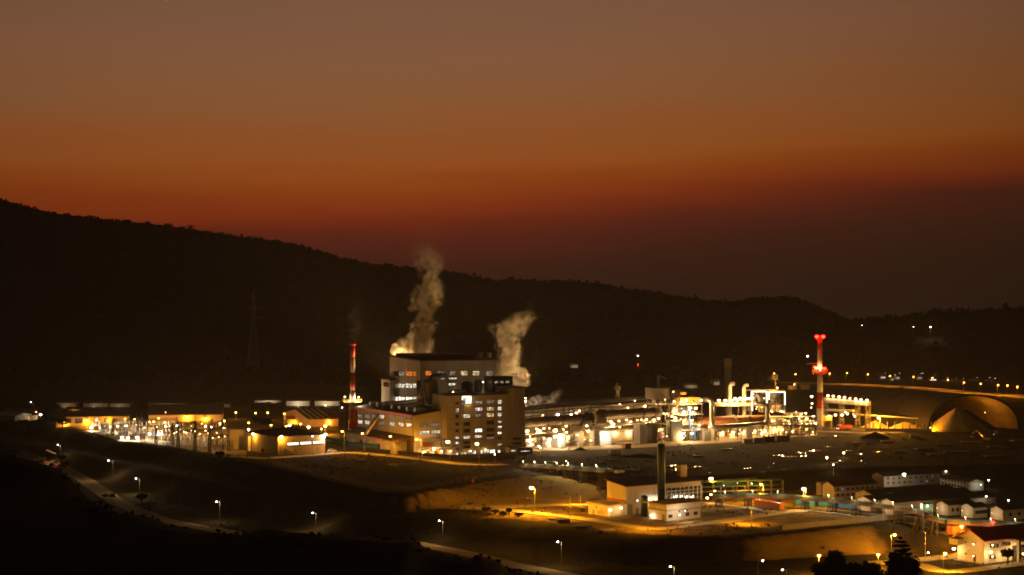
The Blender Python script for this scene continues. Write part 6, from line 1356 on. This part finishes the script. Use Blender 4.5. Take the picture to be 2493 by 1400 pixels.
TL = [(135, 1043, 930, 44, 66, 'dark tree at the top of the embankment left of the warehouse'), (118, 1046, 932, 40, 44, 'dark bushy tree left of the tallest embankment tree'), (152, 1046, 925, 34, 34, 'low dark tree at the edge of the switchyard'), (20, 1046, 940, 44, 24, 'dark bush in front of the bluish shed'), (60, 1048, 940, 60, 24, 'wide dark bush right of the bluish shed'),
      (95, 1048, 940, 40, 30, 'pale green lit bush under the left lamps'), (347, 1012, 1000, 30, 32, 'tall dark tree between the two yellow warehouses'), (331, 1014, 990, 30, 20, 'round tree beside the taller tree between the warehouses'), (598, 1000, 1080, 34, 40, 'tall dark tree behind the street lamps at centre left'), (575, 1002, 1080, 36, 30, 'broad dark tree left of the tall centre left tree'), (640, 1004, 1060, 60, 24, 'low wide dark tree in front of the far white shed'), (676, 1006, 1050, 50, 26, 'dark tree below the gap between two far white sheds'), (535, 1115, 745, 24, 17, 'dark round bush at the edge below the switchyard'), (622, 1042, 850, 26, 30, 'dark tree top behind the control building at left'), (650, 1044, 850, 40, 26, 'dark tree behind the control building roof')]
for i, (x, y, d, w, h, lab) in enumerate(TL): broad_tree(lab, x, y, d, w, h, 20+i)
for i, (x, y, w, h, lab) in enumerate(((1184, 1248, 26, 14, 'dark shrub at the left end of the loop road'), (1206, 1252, 24, 12, 'second dark shrub along the loop road verge'), (1239, 1253, 18, 17, 'tallest dark shrub by the loop road'), (1225, 1256, 20, 9, 'low dark shrub by the loop road'), (1262, 1258, 22, 8, 'flat dark shrub by the loop road'), (1112, 1222, 14, 9, 'lone dark shrub on the lit slope'), (272, 1215, 20, 14, 'dark roadside bush at the bend of the valley road'), (256, 1213, 16, 10, 'small dark bush left of the valley road bend'), (150, 1128, 26, 22, 'lamp lit roadside bush by the first valley lamp'), (345, 1222, 34, 20, 'dim lamp lit bush under the third valley lamp'))):
    p = G(x, y); broad_tree(lab, x, y, p.y, w, h, 60+i, 'shrub')
# pale canvas cover by the valley road
cvr = thing('canvas_shelter', 'pale drooping canvas shelter by the first lamp of the valley road', 'shelter', G(126, 1112)); s = cvr.location.y/F
m = MB(); R = random.Random(3); pts = [[(( i-4)*.62*1.0, (j-2)*1.1, (20-i*1.4)*s*.9-.18*abs(j-2)+R.uniform(-.15, .15)) for j in range(5)] for i in range(9)]
for i in range(8):
    for j in range(4): m.quad(pts[i][j], pts[i+1][j], pts[i+1][j+1], pts[i][j+1])
m.build('canvas', mTarp, cvr); m = MB()
for i, j in ((0, 0), (0, 4), (8, 0), (8, 4)): p = pts[i][j]; m.beam((p[0], p[1], -.5), p, .1)
m.build('post', mBark, cvr)

# ------------------------------------------------------------------ yard clutter
R = random.Random(31); k_ = [0]
def crate_stack(label, x, y, w, h, mat, rz):
    p = G(x, y); s = p.y/F; o = thing('material_stack', label, 'stack', p, rz); W_, H_ = w*s, h*s; n = max(2, int(W_/1.4)); m = MB(); RR = random.Random(int(x*7+y))
    for j in range(max(1, int(H_/.55))):
        for i in range(n): q = RR.uniform(-.12, .12); m.box(-W_/2+W_*i/n, -1.4+q, .12+j*.55, -W_/2+W_*(i+1)/n-.1, 1.4+q, .12+j*.55+.5)
    m.build('load', mat, o); b = MB()
    for i in range(n): b.box(-W_/2+W_*i/n+.2, -1.3, -.2, -W_/2+W_*i/n+.45, 1.3, .12)
    b.build('bearer', mBark, o)
ST_ = [(2085, 1081, 22, 8, mOrange, 'rusty brown stack in the middle of the storage yard'), (2226, 1066, 20, 9, mGrey, 'grey crate stack below the dome sand heap'), (2160, 1076, 30, 4, mTimber, 'low timber stack left of the grey crates'), (2250, 1094, 46, 3.5, mTimber, 'long flat timber stack in the right yard'), (2300, 1084, 40, 3.5, mConc, 'long flat concrete beam stack'), (2365, 1078, 50, 3.5, mTimber, 'wide low timber stack below the dome mouth'), (2430, 1090, 50, 4, mTimber, 'wide timber stack near the right edge'), (2475, 1074, 30, 4, mConc, 'pale beam stack at the right edge'),
       (2330, 1101, 60, 3.2, mTimber, 'longest flat timber stack in the right yard'), (2420, 1112, 56, 3, mTimber, 'near flat timber stack at right'), (2275, 1108, 36, 3, mGrey, 'near grey sheet stack in the right yard'), (2190, 1100, 26, 3, mGrey, 'low grey sheet stack beside the puddles'), (2380, 1064, 30, 5, mDark, 'dark stack at the dome mouth'), (2110, 1062, 16, 5, mDark, 'small dark stack by the yellow road'), (2140, 1062, 20, 6, mDark, 'dark heap like stack by the trestle fence'),
       (1365, 1146, 18, 7, mGreenL, 'pale green crate stack behind the left conveyor'), (1340, 1130, 30, 8, mGreenL, 'dull green equipment crate left of the conveyor'), (1440, 1148, 30, 8, mDark, 'dark crate stack behind the small plant road'), (1508, 1152, 20, 9, mWhite, 'small white crate stack on the dark ground'), (1487, 1148, 10, 7, mYellow, 'small yellow crate left of the white crates'), (1390, 1139, 8, 9, mOrange, 'orange crate behind the left conveyor'), (1540, 1146, 40, 6, mGreenL, 'long green pipe stack behind the small plant'), (1600, 1160, 36, 5, mOrange, 'orange beam stack behind the dark green chimney'), (1470, 1126, 18, 5, mTimber, 'timber stack in the dark middle ground'), (1700, 1112, 26, 4, mDark, 'dark stack in the middle ground right of the green chimney'), (1770, 1096, 30, 4, mDark, 'dark stack in the middle ground below the duct'),
       (1372, 1272, 30, 8, mDark, 'dark crate stack beside the loop road'), (1420, 1284, 44, 7, mDark, 'longer dark crate stack beside the loop road'), (1480, 1294, 40, 7, mGrey, 'grey crate at the near edge of the loop road'), (1345, 1266, 14, 6, mGrey, 'small grey crate beside the loop road')]
for x, y, w, h, mt, lab in ST_: crate_stack(lab, x, y, w, h, mt, math.radians(R.uniform(-12, 30)))
container('pale site container parked in front of the kiln piers', (1488, 1107), 35, mWhite, 5.5, .85); container('open rusty skip container on the bare yard by the kilns', (1522, 1093), 40, mOrange, 4.0, .9)
container('pale grey container at the near end of the row below the duct', (1812, 1080), 25, mWhite, 5, .8); container('dark grey container second in the row below the duct', (1836, 1078), 25, mGrey, 6, .9); container('dark container third in the row below the duct', (1862, 1076), 25, mDark, 6, 1.0); container('grey container last in the row below the duct', (1893, 1075), 22, mGrey, 7, 1.1)
pile('soil_heap', 'small dark soil heap on the lit yard by the kiln piers', G(1413, 1096), 4, 3, 1.8, mScrub, 12); pile('soil_heap', 'dark soil heap near the yellow road left of the dome', G(2130, 1066), 9, 4, 3.4, mScrub, 14); pile('soil_heap', 'low wide soil heap in the dark middle ground', G(1560, 1112), 12, 5, 1.8, mScrub, 15)
bo = thing('marker_post', 'small red and white marker post on the dark slope', 'post', G(1151, 1176)); MB().lathe([(.5, -.2), (.5, 1.0)], 8).build('base_band', mOrange, bo); MB().lathe([(.45, 1.0), (.45, 1.9), (.1, 2.0)], 8).build('top_band', mRed, bo)
ex = thing('excavator', 'excavator with a raised bent boom in the dark right yard', 'excavator', G(2402, 1076), math.radians(150))
for y in (-1.3, 1.3): MB().path([(-2, y-.3, .45), (2, y-.3, .45)], .45, 8).box(-2.2, y-.35, 0, 2.2, y+.35, .9).build('track', mDark, ex)
MB().box(-2, -1.3, 1.0, 1.6, 1.3, 2.2).build('body', mYellow, ex); MB().box(.2, .2, 2.21, 1.6, 1.3, 3.6).build('cab', mGlass, ex); MB().beam((1.4, -.4, 2), (5, -.4, 5.6), .5).beam((5, -.4, 5.6), (8, -.4, 3.4), .4).build('boom', mYellow, ex); MB().path([(8, -.9, 3.2), (8, .2, 3.2)], .7, 8).build('bucket', mDark, ex); MB().box(1.55, .4, 3.2, 1.65, .8, 3.4).build('work_lamp', mLensX, ex); light('light', ex, (2.2, .6, 3.4), WARM, 200)
# panel fence on the ledge
fn = thing('panel_fence', 'pale post and panel fence along the ledge above the brown slope', 'fence', G(2190, 1266)); iv = inv(fn); line = [iv @ G(x, y) for x, y in ((1905, 1293), (1990, 1284), (2080, 1276), (2150, 1269), (2200, 1266))]; m = MB(); pn = MB()
for a, b in zip(line, line[1:]):
    n = max(2, int((b-a).length/2.4))
    for i in range(n): p, q = a+(b-a)*i/n, a+(b-a)*(i+1)/n; MB().beam(p-Vector((0, 0, .4)), p+Vector((0, 0, 2.3)), .22).build('post', mConc, fn); pn.beam(p+Vector((.1, 0, 1.15)), q+Vector((-.1, 0, 1.15)), .06, 1.7)
pn.build('panel', mGrey, fn)
f2_ = thing('wire_fence', 'dark mesh fence and hedge between the front road and the machine hall', 'fence', G(1000, 1112)); iv = inv(f2_); line = [iv @ G(x, y) for x, y in ((800, 1097), (880, 1098), (950, 1104), (1040, 1112), (1120, 1118), (1250, 1116))]; m = MB(); pn = MB()
for a, b in zip(line, line[1:]):
    n = max(2, int((b-a).length/2.5))
    for i in range(n): p, q = a+(b-a)*i/n, a+(b-a)*(i+1)/n; MB().beam(p-Vector((0, 0, .4)), p+Vector((0, 0, 2.0)), .14).build('post', mSteel, f2_); pn.beam(p+Vector((0, 0, .9)), q+Vector((0, 0, .9)), .05, 1.5)
pn.build('mesh_panel', mDark, f2_)
# lattice pylon and faint structures behind
def pylon(label, px, pyb, pyt, d):
    z = at(px, pyb, d); o = thing('pylon', label, 'pylon', z); h = (pyb-pyt)*d/F; m = MB().lattice((0, 0, -6), (0, 0, h*.45), 11, 6, .45, 4.5).lattice((0, 0, h*.45), (0, 0, h), 4.5, 9, .35, 1.6); m.build('tower', mGalv, o)
    for t, w in ((.62, 9), (.76, 8), (.9, 6)):
        c_ = MB()
        for e in (-1, 1): c_.beam((0, 0, h*t), (e*w, 0, h*t+.6), .3); c_.beam((0, 0, h*t+2.2), (e*w, 0, h*t+.6), .2)
        c_.build('crossarm', mGalv, o)
    return o
pylon('tall faint lattice pylon in front of the left hillside', 617, 884, 710, 1600); pylon('small faint lattice pylon on the hill crest far left', 464, 560, 549, 2480)
lt = thing('lattice_mast', 'faint pale mast tower far behind the vent pipes', 'tower', at(1772, foot(1120), 1120)); MB().box(-2, -2, 0, 2, 2, H-(872-HZ)/F*1120).build('shaft', mWallD, lt); MB().box(-2.3, -2.3, H-(893-HZ)/F*1120, 2.3, 2.3, H-(874-HZ)/F*1120).build('head', mWall, lt)
VB = [(2142, 2156, 918), (2180, 2190, 919), (2231, 2246, 919), (2262, 2280, 924), (2296, 2304, 930), (2318, 2330, 929), (2336, 2342, 932), (2360, 2384, 929), (2398, 2408, 930), (2412, 2420, 931), (2168, 2176, 922)]
for i, (x0, x1, y) in enumerate(VB):
    d = 1490; zb_ = at(x0, y+3, d).z; b = Bld('village_house', 'tiny lit house far behind the ridge road, '+nth(i if i < 10 else 10, 12) if i < 10 else 'tiny lit house right behind a ridge road lamp', 'house', (x0+2, y+3), x1, x0-1, y-2, 15, zb_); b.walls(mWhite); b.gable(mRoof, 1.6, 'v', .5, mWhite); b.win('r', x0+3, y-.5, x1-1, y+2, wWhite if i % 3 else wBright, 2, 1)
    lamp_head(b.root, 'tiny', (b.L/2, -4, 5), 0, 260, .4)
for i, (x0, x1, y) in enumerate(((1390, 1407, 889), (1668, 1698, 938), (1738, 1752, 930))):
    b = Bld('distant_shed', ['tiny white lit shed alone in the dark valley behind the kilns', 'long pale roofed shed far behind the steel process tower', 'dim far shed behind the vent pipes'][i], 'shed', (x0, y+4), x1, x0-1, y, 5, at(x0, y+4, 1480-i*140).z); b.W = 12; b.walls(mWhite); b.gable(mRoofPale, 1.5, 'v', .5, mWhite)
    lamp_head(b.root, 'tiny', (b.L/2, -5, b.h+1), 0, 500, .3)

# ------------------------------------------------------------------ steam
def plume(name, label, path, d, dens, seed, col=(1, .93, .82), soft=1.15, sc=.16):
    """steam: a closed soft column following the path (column, row, half width), filled with uneven vapour"""
    base = at(path[0][0], path[0][1], d); o = bpy.data.objects.new(name, None)
    P = [(at(x, y, d)-base, w*1.5*d/F) for x, y, w in path]; zmax = P[-1][0].z; rmax = max(r for _, r in P)*1.0; xs = [p.x for p, r in P]; x0, x1 = min(xs)-1e-3, max(xs)+1e-3
    m = MB(); m.path([p+Vector((0, 0, 0)) for p, r in P]+[P[-1][0]+Vector((0, 0, P[-1][1]))], [r*1.75+1 for p, r in P]+[P[-1][1]*.6], 14)
    mt = bpy.data.materials.new(name+'_vapour'); mt.use_nodes = True; k = NT(mt.node_tree)
    tc = k.add('TexCoord'); w1 = k.add('TexNoise', i_Scale=sc*.55, i_Detail=3.0); w2 = k.add('TexNoise', i_Scale=sc*1.9, i_Detail=4.0)
    mpn = k.add('Mapping'); mpn.inputs['Location'].default_value = (seed*13.7, seed*7.1, 0); k.link(tc.outputs['Object'], mpn.inputs[0])
    for w in (w1, w2): k.link(mpn.outputs[0], w.inputs['Vector'])
    def disp(n, amp): a = k.add('VectorMath', operation='SUBTRACT'); k.link(n.outputs['Color'], a.inputs[0]); a.inputs[1].default_value = (.5, .5, .5); b = k.add('VectorMath', operation='SCALE'); k.link(a.outputs[0], b.inputs[0]); b.inputs['Scale'].default_value = amp; return b.outputs[0]
    ad = k.add('VectorMath', operation='ADD'); k.link(tc.outputs['Object'], ad.inputs[0]); k.link(disp(w1, rmax*2.3), ad.inputs[1]); ad2 = k.add('VectorMath', operation='ADD'); k.link(ad.outputs[0], ad2.inputs[0]); k.link(disp(w2, rmax*1.0), ad2.inputs[1])
    sp = k.add('SeparateXYZ'); k.link(ad2.outputs[0], sp.inputs[0]); so = k.add('SeparateXYZ'); k.link(tc.outputs['Object'], so.inputs[0])
    u = k.math('DIVIDE', so.outputs[2], zmax, True)
    def curve(vals):
        n = k.add('FloatCurve'); c_ = n.mapping.curves[0]; us = [max(0, min(1, p.z/zmax)) for p, r in P]
        while len(c_.points) < len(vals): c_.points.new(.5, .5)
        for q, uu, vv in zip(c_.points, us, vals): q.location = (uu, vv)
        n.mapping.update(); k.link(u, n.inputs['Value']); return n.outputs[0]
    cx = k.math('ADD', k.math('MULTIPLY', curve([(p.x-x0)/(x1-x0) for p, r in P]), x1-x0), x0); rr_ = k.math('MULTIPLY', curve([r/rmax for p, r in P]), rmax)
    dx = k.math('SUBTRACT', sp.outputs[0], cx); q = k.math('DIVIDE', k.math('SQRT', k.math('ADD', k.math('MULTIPLY', dx, dx), k.math('MULTIPLY', sp.outputs[1], sp.outputs[1]))), rr_)
    core = k.math('SUBTRACT', 1.0, q, True); core = k.math('POWER', core, soft)
    cl = k.math('MULTIPLY', k.math('SUBTRACT', w2.outputs[0], .41), 4.0, True)
    fade = k.math('SUBTRACT', 1.0, k.math('POWER', u, 1.6)); fade = k.math('ADD', k.math('MULTIPLY', fade, .85), .15)
    topf = k.math('MULTIPLY', k.math('SUBTRACT', 1.02, u), 2.6, True)
    dn = k.math('MULTIPLY', k.math('MULTIPLY', k.math('MULTIPLY', core, cl), k.math('MULTIPLY', fade, topf)), dens)
    v = k.add('VolumePrincipled'); v.inputs['Color'].default_value = (*col, 1); v.inputs['Anisotropy'].default_value = .15; k.link(dn, v.inputs['Density']); out = k.add('OutputMaterial'); k.link(v.outputs[0], out.inputs['Volume'])
    mt.cycles.volume_step_rate = 1.0
    ob = m.build(name, mt); ob.location = base; bpy.data.objects.remove(o); return tag(ob, label, 'steam', None, 'stuff')
plume('steam', 'tall tan plume of steam rising behind the tower roof', [(1026, 884, 26), (1016, 862, 32), (1014, 838, 32), (1030, 805, 22), (1040, 770, 22), (1046, 735, 26), (1050, 700, 24), (1048, 670, 20), (1042, 640, 27), (1036, 612, 32), (1040, 588, 30)], 835, 1.3, 1)
plume('steam', 'ragged plume of steam rising right of the tower', [(1254, 950, 26), (1246, 920, 28), (1232, 890, 26), (1232, 865, 20), (1230, 835, 24), (1236, 805, 32), (1256, 785, 34), (1284, 768, 26), (1302, 750, 12)], 815, 1.5, 2)
plume('steam', 'small low wisp of steam just right of the pale block', [(1304, 994, 11), (1307, 982, 13), (1311, 970, 12), (1316, 958, 8)], 812, .9, 3, sc=.3)
plume('steam', 'small curled puff of steam above the belt gallery left end', [(1334, 988, 12), (1342, 974, 15), (1354, 962, 16), (1364, 950, 12), (1370, 942, 7)], 814, .9, 5, sc=.3)
plume('smoke', 'faint grey smoke drifting up from the left chimney', [(859, 838, 5), (862, 815, 8), (868, 780, 12), (876, 740, 18), (886, 700, 24)], 842, .007, 4)
# added lamps, two of them out of view, that brighten the steam
rl_ = thing('roof_floodlight', 'roof floodlight rack behind the tower roof edge', 'floodlight', tw.root.location+tw.v*14+tw.u*(tw.W+2.5)+Vector((0, 0, tw.h-16))); MB().beam((0, 0, 0), (0, -2.7, 0), .2).build('bracket', mSteel, rl_); MB().box(-.6, -.3, 0, .6, .3, .3).build('lamp_head', mSteel, rl_); light('light', rl_, (0, 0, 1.2), WARM, 520000, .5, 150, (-.05, .12, 1), 2600)
rp = at(1262, foot(838), 838); rh = H-(956-HZ)/F*838
rl2 = thing('floodlight_mast', 'tall floodlight mast behind the stair tower of the pale block', 'floodlight', rp); MB().lattice((0, 0, -.5), (0, 0, rh-1), 1.0, 14, .16).build('mast', mSteel, rl2); MB().box(-.8, -.4, rh-1, .8, .4, rh-.5).build('lamp_head', mSteel, rl2); light('light', rl2, (0, 0, rh+.4), WARM, 130000, .5, 140, (-.2, -.3, 1), 900)
lamp_head(b1.root, 'halide', (4, 6, b1.h+3.5), 0, 9000, .6); MB().beam((4, 6, b1.h+.5), (4, 6, b1.h+3.6), .15).build('lamp_mast', mSteel, b1.root)  # mast lamp added on the roof to light the low steam puffs
# ------------------------------------------------------------------ evening haze
hb = MB().box(-2600, -320, -16, 2600, 3750, 330).build('haze', bpy.data.materials.new('haze_air')); tag(hb, 'thin smoky evening haze filling the valley', None, None, 'stuff')
hm = hb.data.materials[0]; hm.use_nodes = True; k = NT(hm.node_tree); v = k.add('VolumePrincipled'); v.inputs['Color'].default_value = (1, .90, .76, 1); v.inputs['Density'].default_value = .00009; v.inputs['Anisotropy'].default_value = .3; out = k.add('OutputMaterial'); k.link(v.outputs[0], out.inputs['Volume'])
